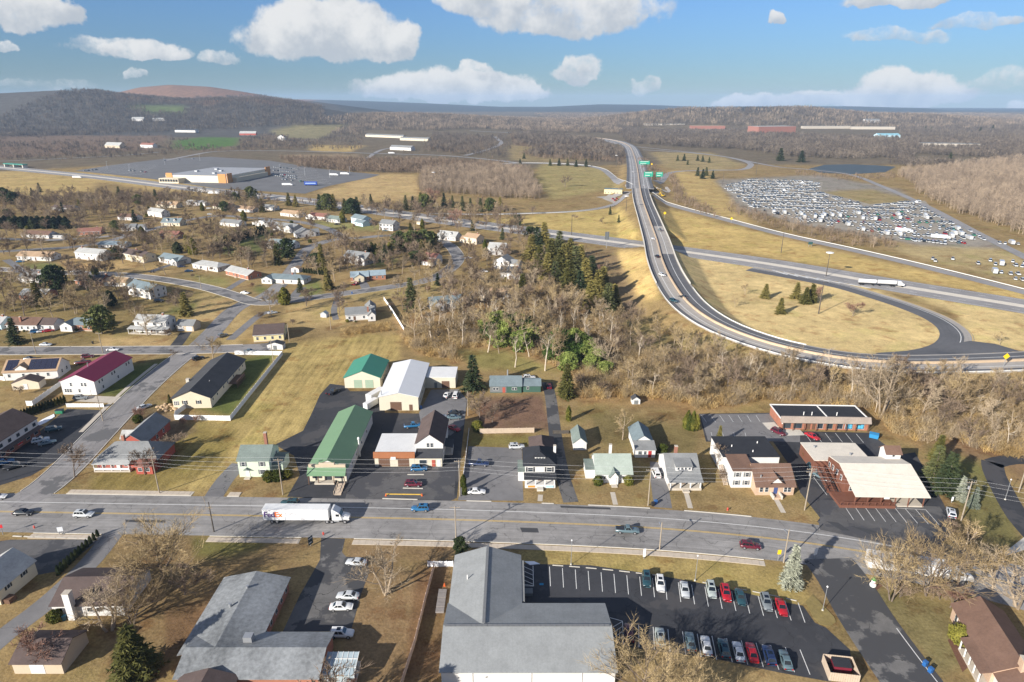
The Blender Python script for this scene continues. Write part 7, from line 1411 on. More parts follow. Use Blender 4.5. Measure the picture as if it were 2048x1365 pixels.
# articulated lorries
def semi(label, x, y, deg, logo=False):
    t = thing('semi_truck', label, 'truck', (x, y, .045), R(deg)); WP = PAINTS['white']; TW = mat('trailer_white', (.74, .74, .74), .5, .08, .4)
    tr = MB().box(-8.1, -1.28, 1.1, 8.1, 1.28, 4.08).build('trailer', TW, t)
    MB().box(-8.13, -1.31, 3.98, 8.13, 1.31, 4.11).build('roof_rail', mat('trailer_roof', (.66, .66, .65), .6, .1, .6), tr); MB().box(-8.1, -1.3, .98, 8.1, 1.3, 1.12).build('side_rail', STEEL, tr)
    for k in range(1, 12): MB().box(-8.1 + k * 1.35, -1.292, 1.14, -8.07 + k * 1.35, -1.27, 3.96).build('panel_seam', STEEL, tr)
    c = MB(); c.prism([(8.9, -1.2, 1.0), (11.3, -1.2, 1.0), (11.3, -1.2, 2.2), (10.75, -1.2, 2.95), (10.4, -1.2, 3.3), (9.3, -1.2, 4.0), (8.9, -1.2, 4.0)], (0, 2.4, 0)).build('cab', WP, t)
    h = loft([(11.25, .75, 2.15, 1.1), (11.9, .72, 2.08, 1.08), (12.7, .72, 1.9, 1.0), (13.05, .8, 1.55, .86)]).build('hood', WP, t, True)
    MB().prism([(11.33, -1.02, 2.28), (11.33, 1.02, 2.28), (10.82, 1.0, 2.95), (10.82, -1.0, 2.95)], (.03, 0, .03)).build('windshield', CARGLASS, t)
    for s in (-1, 1): MB().box(9.9, s * 1.2 - .02, 2.1, 10.75, s * 1.2 + .02, 2.75).build('side_window', CARGLASS, t); MB().box(12.6, s * .85 - .15, 1.2, 12.98, s * .85 + .15, 1.5).build('headlight', LAMP, t); MB().box(11.2, s * 1.45 - .1, 2.1, 11.3, s * 1.45 + .1, 2.8).build('mirror', TRIM, t)
    MB().box(6.2, -.5, .75, 12.4, .5, 1.05).build('chassis', TRIM, t); MB().box(9.0, -1.15, .5, 10.6, -.7, 1.0).build('fuel_tank', STEEL, t)
    w = MB(); w.lathe([(.49, -.15), (.52, -.1), (.52, .1), (.49, .15)], 16, 0); w.lathe([(.3, 0), (.3, .16), (.1, .17)], 12, 1)
    for i, v in enumerate(w.v): w.v[i] = (v[0], -v[2], v[1])
    wm = w.mesh('wheel', [BLACK, RIM])
    for xx in (-6.0, -4.8, 7.6, 8.8, 12.0):
        for s in (-1, 1): link('wheel', wm, t, (xx, s * 1.08, .52), 0 if s < 0 else math.pi)
    MB().box(-6.9, -.55, .6, -3.9, .55, 1.0).build('bogie', TRIM, t)
    if logo:
        for txt, c_, xo in (('Fed', (.075, .03, .16), -7.85), ('Ex', (.80, .16, .02), -5.15)):
            cu = bpy.data.curves.new('lettering', 'FONT'); cu.body = txt; cu.size = 2.05; cu.offset = .045; cu.extrude = .004; cu.space_character = .92; tmp = bpy.data.objects.new('tmp', cu); COL.objects.link(tmp)
            bpy.context.view_layer.update(); me = bpy.data.meshes.new_from_object(tmp.evaluated_get(bpy.context.evaluated_depsgraph_get())); bpy.data.objects.remove(tmp); me.materials.clear(); me.materials.append(mat('lettering_' + txt.lower(), c_, .6, 0))
            o = link('lettering', me, tr, (xo, -1.305, 1.95)); o.rotation_euler = (math.pi / 2, 0, 0)
    return t
p = G(612, 1046); semi('white articulated lorry with purple and orange lettering on the main road', p.x - 2.2, p.y + .8, -.5, True)
p = G(1832, 1152); semi('white articulated lorry behind bare trees at the lower right', p.x - 2, p.y + .8, -13)
def big_truck(label, px, py, deg, z=.05):
    p = G(px, py); t = thing('tanker_truck', label, 'truck', (p.x, p.y, z), R(deg))
    b = MB(); b.tube((-8, 0, 2.2), (1.5, 0, 2.2), 1.15, 1.15, 14).build('tank', PAINTS['white'], t); b = MB(); b.tube((-18, 0, 2.2), (-9, 0, 2.2), 1.15, 1.15, 14).build('tank', PAINTS['white'], t)
    MB().box(-18, -.5, .7, 4.5, .5, 1.05).build('chassis', TRIM, t); MB().prism([(2.3, -1.2, .9), (5.6, -1.2, .9), (5.6, -1.2, 1.8), (4.4, -1.2, 2.1), (4.0, -1.2, 3.1), (2.3, -1.2, 3.2)], (0, 2.4, 0)).build('cab', PAINTS['white'], t)
    for xx in (-17, -15.8, -10.4, -7.2, -1, .3, 4.6):
        for s in (-1, 1): MB().tube((xx, s * .85, .5), (xx, s * 1.2, .5), .5, .5, 12).build('wheel', BLACK, t)
big_truck('white double tanker lorry leaving the lower highway beside the loop', 1785, 573, -13)
def small_truck(label, px, py, deg, col='white', L=9, h=3.2, z=.05):
    p = G(px, py); t = thing('box_truck', label, 'truck', (p.x, p.y, z), R(deg))
    MB().box(-L / 2, -1.2, .9, L / 2 - 2, 1.2, h).build('cargo_box', PAINTS[col], t); MB().prism([(L / 2 - 1.9, -1.1, .6), (L / 2, -1.1, .6), (L / 2, -1.1, 1.5), (L / 2 - .5, -1.1, 2.4), (L / 2 - 1.9, -1.1, 2.4)], (0, 2.2, 0)).build('cab', PAINTS[col], t)
    for xx in (-L / 2 + 1.4, L / 2 - 1.0):
        for s in (-1, 1): MB().tube((xx, s * .8, .45), (xx, s * 1.15, .45), .45, .45, 12).build('wheel', BLACK, t)
    return t
for x, y, d, l in [(155, 357, -6, 'white car transporter lorry on the far left of the highway'), (405, 386, -6, 'white box lorry pair on the highway below the big store'), (428, 389, -6, 'second white box lorry on the highway below the big store'), (668, 352, -8, 'white box lorry in the far lot right of the store'), (690, 350, -8, 'second white box lorry in the far lot right of the store'), (575, 372, 0, 'white box lorry at the lower edge of the store lot'), (783, 308, 0, 'white lorry on the road in front of the motel'), (1808, 465, -40, 'white box lorry in the yard below the car storage'), (1880, 478, -20, 'white lorry at the end of the yard below the car storage')]: small_truck(l, x, y, d, L=13)
p = G(622, 372); bt = thing('blue_trailer', 'bright blue trailer parked at the edge of the store lot', 'trailer', (p.x, p.y, .16), 0); MB().box(-8, -1.3, 1, 8, 1.3, 5.2).build('cargo_box', paint('trailer_blue', (.02, .06, .30), .4), bt); MB().box(-6.5, -1.33, 2.4, 6.5, -1.3, 3.6).build('stripe', paint('trailer_stripe', (.3, .42, .7), .4), bt)
for xx in (-6, 6): MB().tube((xx, -1.2, .5), (xx, 1.2, .5), .5, .5, 10).build('wheel', BLACK, bt)
# two white box trailers by the garages
for k, (px, py, d, l, s) in enumerate([(752, 800, 62, 'white box trailer parked between the emerald garage and workshop', 1.0), (742, 815, 62, 'smaller white cargo trailer in front of the box trailer', .75)]):
    p = G(px, py); t = thing('cargo_trailer', l, 'trailer', (p.x, p.y, .03), R(d)); t.scale = (s, s, s)
    b = MB(); b.box(-3.8, -1.2, .6, 3.8, 1.2, 3.3).build('cargo_box', PAINTS['white'], t); MB().box(-3.82, -1.22, 3.25, 3.82, 1.22, 3.36).build('roof_panel', WHITE, t); MB().box(3.8, -.1, .5, 5.2, .1, .65).build('drawbar', TRIM, t)
    for xx in (-.9, .3):
        for sg in (-1, 1): MB().tube((xx, sg * 1.05, .38), (xx, sg * 1.28, .38), .38, .38, 12).build('wheel', BLACK, t)
# stored vehicles
def mini(kind, col):
    L, hw, bz, rz, cr, cf, rr_, rf, stn = SPEC[kind]; b = loft([(x * L, zb, zt, w) for x, zb, zt, w in stn]); n = len(b.f); bw, rw = hw * .9, hw * .7; i = len(b.v)
    b.v += [(cr * L, -bw, bz - .05), (cf * L, -bw, bz - .05), (cf * L, bw, bz - .05), (cr * L, bw, bz - .05), (rr_ * L, -rw, rz), (rf * L, -rw, rz), (rf * L, rw, rz), (rr_ * L, rw, rz)]
    for q, m in (((0, 1, 5, 4), 1), ((1, 2, 6, 5), 1), ((2, 3, 7, 6), 1), ((3, 0, 4, 7), 1), ((4, 5, 6, 7), 0)): b.f.append(tuple(i + a for a in q)); b.mi.append(m)
    for x in (-.31 * L, .31 * L): b.tube((x, -hw, .36), (x, hw, .36), .36, .36, 8, 2)
    return b.mesh('stored_vehicle', [PAINTS[col], CARGLASS, BLACK])
MINI = {(k, c): mini(k, 'dull' if c == 'white' else c) for k in ('sedan', 'suv', 'pickup', 'van') for c in ('white', 'palegrey', 'silver', 'red', 'green', 'slate', 'black')}
vr = random.Random(4)
def box_unit(L, w, h, col): b = MB().box(-L / 2, -w / 2, .7, L / 2 - 1.8, w / 2, h); b.box(L / 2 - 1.75, -w / 2 + .1, .5, L / 2, w / 2 - .1, h * .72); return b.mesh('stored_vehicle', PAINTS[col])
BOXU = box_unit(8, 2.4, 3.2, 'dull')
def stored(x, y, deg, label, group, whites=.8, tall=0):
    col = 'white'
    if vr.random() < tall: me = BOXU
    else:
        col = vr.choice(['white', 'white', 'palegrey']) if vr.random() < whites else vr.choice(['silver', 'red', 'green', 'slate', 'black', 'palegrey'])
        me = MINI[(vr.choice(['van', 'pickup', 'van', 'suv']) if tall else vr.choice(['sedan', 'suv', 'suv', 'sedan']), col)]
    cn = {'palegrey': 'pale grey'}.get(col, col); o = link('stored_vehicle' if tall else 'parked_car', me, None, (x, y, .1 if tall else .18), R(deg)); tag(o, cn + ' ' + label, 'vehicle' if tall else 'car', cn + ' ' + group)
YARD = [(1445, 374), (1500, 360), (1590, 362), (1640, 366), (1635, 385), (1740, 412), (1840, 402), (1870, 430), (1985, 486), (1925, 488), (1830, 484), (1700, 458), (1600, 446), (1500, 416)]
W = [G(a, b) for a, b in YARD]; cnt = 0; cand = []
ang = R(-14); ca, sa = math.cos(ang), math.sin(ang)
for r_ in range(-60, 60):
    for c_ in range(-120, 120):
        u, v = c_ * 3.3, r_ * 9.0 + (3.2 if r_ % 2 == 0 else 0); x, y = 330 + u * ca - v * sa, 640 + u * sa + v * ca
        if not (100 < y < 1100): continue
        q = proj(np.array([x]), np.array([y]), np.array([0.]))
        if inpoly(q[0], q[1], YARD)[0] and vr.random() < .76 and (math.sin(u * .03 + r_ * 1.7) > -.62): cand.append((x, y))
cand.sort(key=lambda a: a[1])
for x, y in cand[:290]: stored(x + vr.uniform(-.3, .3), y + vr.uniform(-.7, .7), 76 + vr.uniform(-7, 7) + (180 if vr.random() < .4 else 0), 'vehicle parked in the packed storage yard right of the junction', 'vehicles in the storage yard', .78, .08)
if len(cand) > 290: gn_scatter('stored_vehicles', 'far rows of white vehicles in the storage yard', 'vehicles', np.array([(x, y, .1) for x, y in cand[290:]]), [MINI[('van', 'white')], MINI[('pickup', 'white')], MINI[('suv', 'palegrey')]], .95, 1.05, 3)
for (x, y) in [(1865, 520), (1905, 520), (1955, 529), (1980, 523), (1990, 531), (2002, 531), (2025, 525), (2030, 533), (2048, 528), (1988, 547), (2002, 547), (2020, 550), (2035, 550), (2044, 535), (1870, 524), (1998, 488), (2010, 489), (2022, 489), (2035, 490), (2030, 560), (2044, 562)]:
    p = G(x, y); stored(p.x, p.y, 60 + vr.uniform(-10, 10), 'lorry cab parked on the straw field at the right edge', 'lorry cabs on the straw field', 1, .2)
for i in range(12): p = G(1800 + i * 8, 478 + i * 1.0); stored(p.x, p.y, 76, 'vehicle in the short row below the storage yard', 'short row below the storage yard', .95, .05)
for (x0, y0, x1, y1, n) in [(545, 335, 600, 340, 13), (540, 341, 600, 347, 14), (538, 347, 595, 354, 14), (548, 352, 600, 359, 12), (560, 359, 620, 366, 10), (170, 343, 200, 340, 4), (260, 342, 300, 346, 5), (330, 322, 400, 318, 5)]:
    for i in range(n):
        if vr.random() < .2: continue
        t = i / n; p = G(x0 + (x1 - x0) * t, y0 + (y1 - y0) * t); stored(p.x, p.y, 80 + vr.uniform(-4, 4), 'car parked in the big store car park', 'cars in the big store car park', .5)
# ------------------------------------------------------------------ poles, wires, fences, signs
def pole(label, base, h, m=WOODP, arms=1, lean=0, drum=False, lamp=False):
    p = G(*base); t = thing('utility_pole', label, 'pole', p, R(90)); MB().tube((0, 0, -.2), (lean, 0, h), .17, .11, 10).build('shaft', m, t)
    for k in range(arms):
        a = MB().box(-.06, -1.25, 0, .06, 1.25, .13).build('crossarm', m, t, loc=(lean, 0, h - .5 - .8 * k))
        for y in (-1.15, -.6, .6, 1.15): link('insulator', boxmesh('insulator', (.09, .09, .22), STEEL), a, (0, y, .13))
    if drum: MB().lathe([(.1, 0), (.28, .03), (.28, .8), (.12, .9)], 12).build('transformer', STEEL, t, loc=(lean + .42, 0, h - 2.6))
    if lamp: MB().box(0, -.06, 0, 1.8, .06, .1).build('lamp_arm', STEEL, t, loc=(0, 0, h - 1.6)); MB().box(1.6, -.15, -.12, 2.3, .15, .05).build('lamp_head', STEEL, t, loc=(0, 0, h - 1.6))
    return Vector((p.x, p.y, h))
N_P = [pole('utility pole off the left edge of the main road', (-60, 982), 12), pole('wooden utility pole in front of the red corner house', (319, 987), 11.5), pole('wooden utility pole with a transformer by the mint green house', (566, 990), 11, drum=True), pole('wooden utility pole at the end of the forecourt', (920, 993), 11, drum=True), pole('wooden utility pole left of the bungalow drive', (1296, 1012), 11), pole('large pale utility pole at the restaurant entrance', (1609, 1021), 12.5, arms=2, drum=True), pole('leaning utility pole right of the restaurant lot', (1922, 1042), 11.5, drum=True), pole('utility pole off the right edge of the main road', (2300, 1105), 12)]
WIRE = mat('cable', (.6, .6, .6), .5, 0)
def wire(name, label, a, b, sag=.7, r=.014):
    n = 10; pts = [a.lerp(b, i / n) - Vector((0, 0, sag * 4 * (i / n) * (1 - i / n))) for i in range(n + 1)]; m = MB(); k = 4
    for i, p in enumerate(pts):
        for j in range(k): m.v.append((p.x, p.y + r * math.cos(j * 1.5708), p.z + r * math.sin(j * 1.5708)))
    for i in range(n):
        for j in range(k): m.f.append((i * k + j, i * k + (j + 1) % k, (i + 1) * k + (j + 1) % k, (i + 1) * k + j)); m.mi.append(0)
    return tag(m.build(name, WIRE), label, 'cable', 'overhead cables along the main road')
for i in range(len(N_P) - 1):
    for dz, dy, sg in ((-.2, 1.1, .6), (-.2, -1.1, .6), (-2.2, .15, .8), (-3.2, .2, .9)):
        wire('overhead_cable', 'overhead cable strung between the poles on the north side of the main road', N_P[i] + Vector((0, dy, dz)), N_P[i + 1] + Vector((0, dy, dz)), sg)
pole('dark leaning pole on the south verge by the spreading tree', (428, 1064), 8.5, DARKW, 0); pole('pale utility pole on the south pavement by the hall', (912, 1076), 9, arms=1, lamp=True); pole('pale pole on the south pavement above the hall car park', (1319, 1100), 7.6, arms=0, lamp=True); pole('wooden pole beside the blue spruce', (1567, 1126), 9, arms=0, lamp=True)
for l, b, h in [('wooden pole at the side street kerb by the shop lot', (206, 842), 9), ('wooden pole beyond the maroon roof on the cross street', (206, 706), 9), ('wooden pole behind the solar roofed house', (72, 708), 9.5), ('pole at the fence corner of the charcoal bungalow', (547, 725), 9.5), ('pole at the cluttered yard of the yellow house', (579, 685), 8.5), ('wooden pole behind the two bay garage', (936, 832), 9), ('slim pole in the sandy lawn by the playhouse', (662, 660), 9), ('pole by the street right of the corner lot', (403, 580), 8), ('pole right of the access road at the right edge', (2037, 985), 8)]: pole(l, b, h, WOODP, 1 if 'maroon' in l or 'solar' in l else 0)
def mast(label, base, h, m=DARKW, disc=False):
    p = GG(*base); t = thing('light_mast', label, 'light mast', p, 0, 'light masts in the store car park' if 'store car' in label else None); MB().tube((0, 0, 0), (0, 0, h), .3, .14, 8).build('shaft', m, t)
    if disc: MB().lathe([(.3, 0), (2.2, .2), (2.2, .6), (.3, .9)], 12).build('lamp_ring', WHITE, t, loc=(0, 0, h))
    else: MB().box(-.2, -.1, 0, 2.2, .1, .2).build('lamp_arm', m, t, loc=(0, 0, h))
for l, b, h, d in [('tall mast with a white lamp ring left of the loop', (1652, 553), 14, True), ('dark mast on the straw bank below the straight ramp', (1562, 506), 14, False), ('brown mast standing inside the loop ramp', (1637, 628), 16, False), ('mast on the junction grass left of the flyover', (1143, 470), 15, False), ('mast beside the far field right of the junction', (1445, 372), 15, False), ('pale mast beside the left ramp of the junction', (1252, 422), 13, True), ('mast with a white ring by the far left ramp', (1232, 335), 18, True), ('mast with a ring behind the sandy field', (868, 372), 16, True), ('tall mast at the end of the far loop', (1512, 350), 22, False)]: mast(l, b, h, disc=d)
for i, (x, y) in enumerate([(215, 338), (260, 345), (330, 330), (400, 322), (560, 345), (610, 352), (660, 356), (700, 350)]): mast('slim light mast standing in the big store car park', (x, y), 11, STEEL)
def lamp_post(label, base, h):
    p = G(*base); t = thing('lamp_post', label, 'lamp post', p); MB().tube((0, 0, 0), (0, 0, h), .07, .05, 8).build('shaft', WHITE if h < 5 else STEEL, t); MB().lathe([(.16, 0), (.2, .12), (.05, .35)], 10).build('lamp_head', WHITE, t, loc=(0, 0, h)); MB().tube((0, 0, 0), (0, 0, .3), .22, .2, 10).build('footing', CONC2, t)
lamp_post('tan lamp post on the lawn above the hall car park', (1142, 1130), 6.5); lamp_post('slim lamp post in the middle of the hall lawn', (1390, 1162), 6.5); lamp_post('white lamp post on the kerb island', (1645, 1222), 6); lamp_post('lamp post beside the access road at the right', (2010, 1000), 6)
def fence(name, label, pts, h, m, step=2.4, post=.14, gap=.06, posth=.12, thick=.05):
    W = [G(*q) for q in pts]; O = W[0].copy(); t = thing(name, label, 'fence', O); W = [w - O for w in W]; pm = boxmesh('post', (post, post, h + posth), m)
    for a, b in zip(W[:-1], W[1:]):
        n = max(1, round((b - a).length / step)); d = (b - a) / n; rz = math.atan2(d.y, d.x); me = boxmesh('panel', (round(d.length - post * .9, 2), thick, h - gap), m)
        for i in range(n): q = a + d * i; link('post', pm, t, (q.x, q.y, 0), rz); c = a + d * (i + .5); link('panel', me, t, (c.x, c.y, gap), rz)
    q = W[-1]; link('post', pm, t, (q.x, q.y, 0)); return t
VIN = mat('white_vinyl', (.80, .80, .80), .5, .04); BOARD = mat('weathered_boards', (.46, .37, .28), .9, .2, 1.5); PALEB = mat('pale_boards', (.50, .36, .28), .9, .2, 1.5)
fence('vinyl_fence', 'white vinyl fence enclosing the charcoal roofed bungalow lawn', [(470, 710), (565, 711), (461, 842), (350, 840), (352, 832), (374, 816)], 1.8, VIN); fence('vinyl_fence', 'white vinyl fence beside the solar roofed house', [(54, 812), (66, 812), (128, 768)], 1.8, VIN); fence('vinyl_fence', 'low white vinyl fence below the maroon roofed house', [(134, 815), (208, 815)], 1.4, VIN); fence('vinyl_fence', 'white vinyl fence at the left edge by the solar roofed house', [(-40, 755), (10, 762)], 1.6, VIN)
fence('vinyl_gate', 'white lattice gate between the hall and its left lawn', [(856, 1134), (906, 1134)], 1.5, VIN, 1.6); fence('board_fence', 'long pale board fence dividing the two lower lawns', [(800, 1385), (830, 1290), (852, 1200), (868, 1140)], 1.7, PALEB, 2.4); fence('board_fence', 'tan board fence behind the black roofed house', [(960, 868), (1068, 866)], 1.8, BOARD, 2.4); fence('vinyl_fence', 'low white fence down the edge of the grey lot', [(938, 862), (930, 930), (926, 960)], .9, VIN, 3); fence('board_fence', 'dark slatted gate across the shared drive', [(1106, 868), (1137, 868)], 1.2, DARKW, 1.5); fence('board_fence', 'pale board fence running down from the screened porch house', [(768, 600), (785, 625), (808, 662)], 1.6, VIN, 2.4)
for k, (a, b) in enumerate([((1660, 1322), (1652, 1350)), ]): pass
t = thing('bin_enclosure', 'square timber bin enclosure at the corner of the hall car park', 'enclosure', G(1657, 1362), R(-8))
for (x0, y0, x1, y1) in ((0, 0, 5.2, .1), (0, 4.2, 5.2, 4.3), (0, .1, .1, 4.2), (5.1, .1, 5.2, 4.2)):
    L = max(x1 - x0, y1 - y0); n = int(L / .4); me = boxmesh('board', (.36, .06, 1.9), BOARD)
    for i in range(n): f = (i + .5) / n; hz = (x1 - x0) > (y1 - y0); link('board', me, t, (x0 + (x1 - x0) * f if hz else (x0 + x1) / 2, (y0 + y1) / 2 if hz else y0 + (y1 - y0) * f, .05), 0 if hz else HP)
def skip(label, base, col, deg, s=1.0):
    p = G(*base); t = thing('dumpster', label, 'dumpster', (p.x, p.y, .03), R(deg)); t.scale = (s, s, s); m = paint('bin_' + col, dict(red=(.16, .015, .03), blue=(.02, .2, .42), green=(.02, .2, .1))[col], .5)
    MB().prism([(-1.2, -.8, .1), (1.2, -.8, .1), (1.3, -.8, 1.3), (-1.3, -.8, 1.3)], (0, 1.6, 0)).build('bin_body', m, t); MB().prism([(-1.32, -.85, 1.3), (1.32, -.85, 1.3), (1.32, .85, 1.45), (-1.32, .85, 1.45)], (0, 0, .08)).build('lid', TRIM if col != 'blue' else m, t)
skip('dark red dumpster inside the timber enclosure', (1680, 1340), 'red', -8, 1.2); skip('blue dumpster at the end of the row of shops', (1747, 876), 'blue', -30); skip('green dumpster behind the hedge of the shop lot', (120, 827), 'green', 10, .9)
def bin_(label, base, col):
    p = G(*base); t = thing('wheelie_bin', label, 'bin', (p.x, p.y, .03), R(20)); m = paint('bin2_' + col, dict(blue=(.02, .11, .32), black=(.02, .02, .022), teal=(.02, .13, .2))[col], .5)
    MB().prism([(-.3, -.32, 0), (.3, -.32, 0), (.36, -.38, 1.0), (-.36, -.38, 1.0)], (0, .65, 0)).build('bin_body', m, t); MB().box(-.38, -.4, 1.0, .38, .32, 1.08).build('lid', m, t)
for l, b, c in [('blue wheelie bin by the bungalow drive', (1311, 1008), 'blue'), ('black wheelie bin beside the blue one by the bungalow drive', (1305, 1012), 'black'), ('blue wheelie bin on the verge at the lower right', (1849, 1332), 'blue'), ('second blue bin on the verge at the lower right', (1860, 1345), 'blue'), ('blue bin behind the white suv at the office', (661, 1285), 'blue'), ('teal bin on the lawn by the lower left ranch', (130, 1240), 'teal'), ('black bin on the cross street verge', (186, 688), 'black'), ('black bin on the loop street kerb', (302, 546), 'black'), ('second black bin on the loop street kerb', (308, 546), 'black'), ('blue bin at the workshop corner', (842, 818), 'blue'), ('blue bin near the upper street bend', (704, 588), 'blue')]: bin_(l, b, c)
def sign(label, base, w, h, zc, col, deg=0, posts=1, bars=0, diamond=False, name='road_sign'):
    p = GG(*base) if base[1] < 800 else G(*base); t = thing(name, label, 'sign', p, R(deg)); m = mat('sign_' + label.split()[0] + str(len(label)), col, .5, .03)
    for k in range(posts): x = 0 if posts == 1 else (-w * .35 + k * w * .7 / (posts - 1)); MB().tube((x, .06, 0), (x, .06, zc + h / 2 if not diamond else zc), .07 + .02 * h, .07 + .02 * h, 6).build('post', STEEL, t)
    b = MB()
    if diamond: b.prism([(-w / 2, 0, zc), (0, 0, zc - h / 2), (w / 2, 0, zc), (0, 0, zc + h / 2)], (0, -.05, 0))
    else: b.box(-w / 2, -.05, zc - h / 2, w / 2, 0, zc + h / 2)
    pl = b.build('panel', m, t)
    for k in range(bars): MB().box(-w * .38, -.08, zc + h * (.28 - .5 * k / max(1, bars - 1)) - h * .06, w * (.38 - .2 * (k % 2)), -.05, zc + h * (.28 - .5 * k / max(1, bars - 1)) + h * .06).build('legend', WHITE, pl)
    return t
GRN = (.0, .32, .20); YLW = (.80, .52, .02)
sign('green overhead highway sign above the far carriageway', (1288, 338), 16, 5, 9, GRN, 0, 2, 2); sign('green highway sign at the left of the near pair', (1296, 362), 11, 6, 8, GRN, 0, 2, 2); sign('green highway sign at the right of the near pair', (1318, 360), 9, 6, 7, GRN, 0, 2, 2); sign('yellow diamond sign on the flyover bend at the right', (2007, 735), 2.6, 2.6, 4.5, YLW, 0, 1, 0, True); sign('yellow diamond sign right of the near flyover bridge', (1329, 436), 2.6, 2.6, 4, YLW, 0, 1, 0, True); sign('yellow diamond sign on the straight ramp verge', (1462, 447), 2.6, 2.6, 4, YLW, 0, 1, 0, True); sign('yellow diamond sign near the far carriageway', (1303, 338), 3.2, 3.2, 7, YLW, 0, 1, 0, True)
sign('grey backed highway sign left of the flyover', (1213, 497), 3.2, 5.6, 9, (.16, .18, .19), 20, 1); sign('dark sign with orange board on the straight ramp verge', (1620, 494), 3.2, 2, 2.6, (.03, .08, .08), 0, 2); sign('yellow road sign beside the blue spruce', (1556, 1122), .8, 1.2, 2.4, YLW, 0, 1); sign('white real estate sign on the lower left verge', (123, 1070), 1.2, 1.2, 1.6, (.7, .72, .75), 15, 2, 2); sign('white sign board on the hall lawn', (1629, 1118), .9, 1.8, 2.0, (.8, .8, .8), 20, 1); sign('dark slanted office sign in a mulch ring', (622, 1092), 1.4, 2.2, 1.5, (.03, .05, .06), 60, 1, 2); sign('red stop sign at the lower left corner', (6, 1070), .9, .9, 2.4, (.55, .03, .04), 10, 1); sign('white arrow sign by the restaurant lot', (1903, 1006), .5, 1.2, 1.2, (.8, .8, .78), 0, 1); sign('white lawn sign by the hall pavement', (1288, 1118), .6, 2.2, 1.7, (.82, .82, .84), 10, 1)
def hydrant(label, b): t = thing('fire_hydrant', label, 'hydrant', G(*b)); mm = paint('hydrant_red', (.5, .05, .03), .5); MB().lathe([(.2, 0), (.16, .08), (.15, .55), (.2, .6), (.12, .78), (.04, .85)], 10).build('barrel', mm, t); MB().tube((-.3, 0, .42), (.3, 0, .42), .08, .08, 8).build('nozzle', mm, t)
hydrant('red fire hydrant on the verge before the double house', (1455, 1021)); hydrant('red fire hydrant at the lower left kerb', (69, 1057)); hydrant('red hydrant beside the office drive', (647, 1070))
t = thing('inflatable_snowman', 'inflatable snowman with a green hat on the mulch corner', 'inflatable', G(1745, 1174)); SN = mat('snowman_white', (.8, .78, .76), .5, .04)
MB().lathe([(.3, 0), (.62, .25), (.68, .6), (.5, 1.0), (.3, 1.1)], 12).build('lower_body', SN, t, True); MB().lathe([(.3, 1.1), (.45, 1.3), (.45, 1.6), (.3, 1.85)], 12).build('head', SN, t, True); MB().lathe([(.5, 1.8), (.52, 1.88), (.3, 1.9), (.28, 2.4)], 12).build('hat', mat('hat_green', (.02, .25, .06)), t); MB().lathe([(.36, 1.02), (.42, 1.1), (.36, 1.2)], 12).build('scarf', mat('scarf_red', (.5, .03, .03)), t)
for l, b in [('orange traffic cone left of the yellow parking block', (772, 992)), ('orange traffic cone right of the yellow parking block', (844, 992)), ('orange cone on the pallets beside the hall', (889, 1172))]:
    t = thing('traffic_cone', l, 'cone', G(*b)); MB().lathe([(.2, .04), (.05, .75)], 10).build('cone_body', paint('cone_orange', (.7, .14, .03), .5), t); MB().box(-.26, -.26, 0, .26, .26, .05).build('base', paint('cone_orange', (.7, .14, .03), .5), t)
t = thing('pallet_stack', 'grey timber pallets stacked against the hall', 'pallets', G(884, 1205))
for k in range(5): MB().box(-1.0, -3.2 + k * 1.35, .1, .7, -2.0 + k * 1.35, .5 + .1 * (k % 2)).build('pallet', mat('pallet_wood', (.22, .2, .19), .9, .2, 2), t)
t = thing('rock_bed', 'bed of pale boulders beside the charcoal bungalow', 'rocks', G(340, 815)); rk = random.Random(2); RK = mat('boulder', (.46, .33, .2), .95, .3, 1)
rme = MB().lathe([(.2, 0), (.52, .12), (.5, .3), (.25, .48)], 7).mesh('boulder', RK)
for k in range(46): a, r = rk.uniform(0, 6.28), 4.2 * math.sqrt(rk.random()); o = link('boulder', rme, t, (r * math.cos(a), r * .9 * math.sin(a), 0), rk.uniform(0, 6)); o.scale = (rk.uniform(.6, 1.3),) * 3
SNOW = mat('snow', (.82, .84, .87), .7, .1)
for l, q in [('melting snow strip along the shop lot hedge', [(70, 850), (85, 840), (108, 829), (110, 834), (92, 846), (74, 854)]), ('small melting snow patch at the top corner of the hall lot', [(1048, 1124), (1068, 1124), (1080, 1129), (1060, 1131)])]: tag(sheet('snow_patch', q, SNOW, .045, kind=None, thick=.12), l, 'snow')
sheet('kerb_island', [(1610, 1205), (1625, 1190), (1668, 1235), (1672, 1245), (1660, 1254), (1640, 1250), (1626, 1235)], GRASSV, .07, thick=.06); sheet('mulch_bed', [(1727, 1165), (1745, 1160), (1765, 1172), (1750, 1184), (1735, 1182)], mat('mulch', (.14, .07, .045), .95, .3, 2), .03); sheet('flower_bed', [(1895, 1280), (1915, 1275), (1942, 1330), (1925, 1345)], MATS['mulch'], .03)
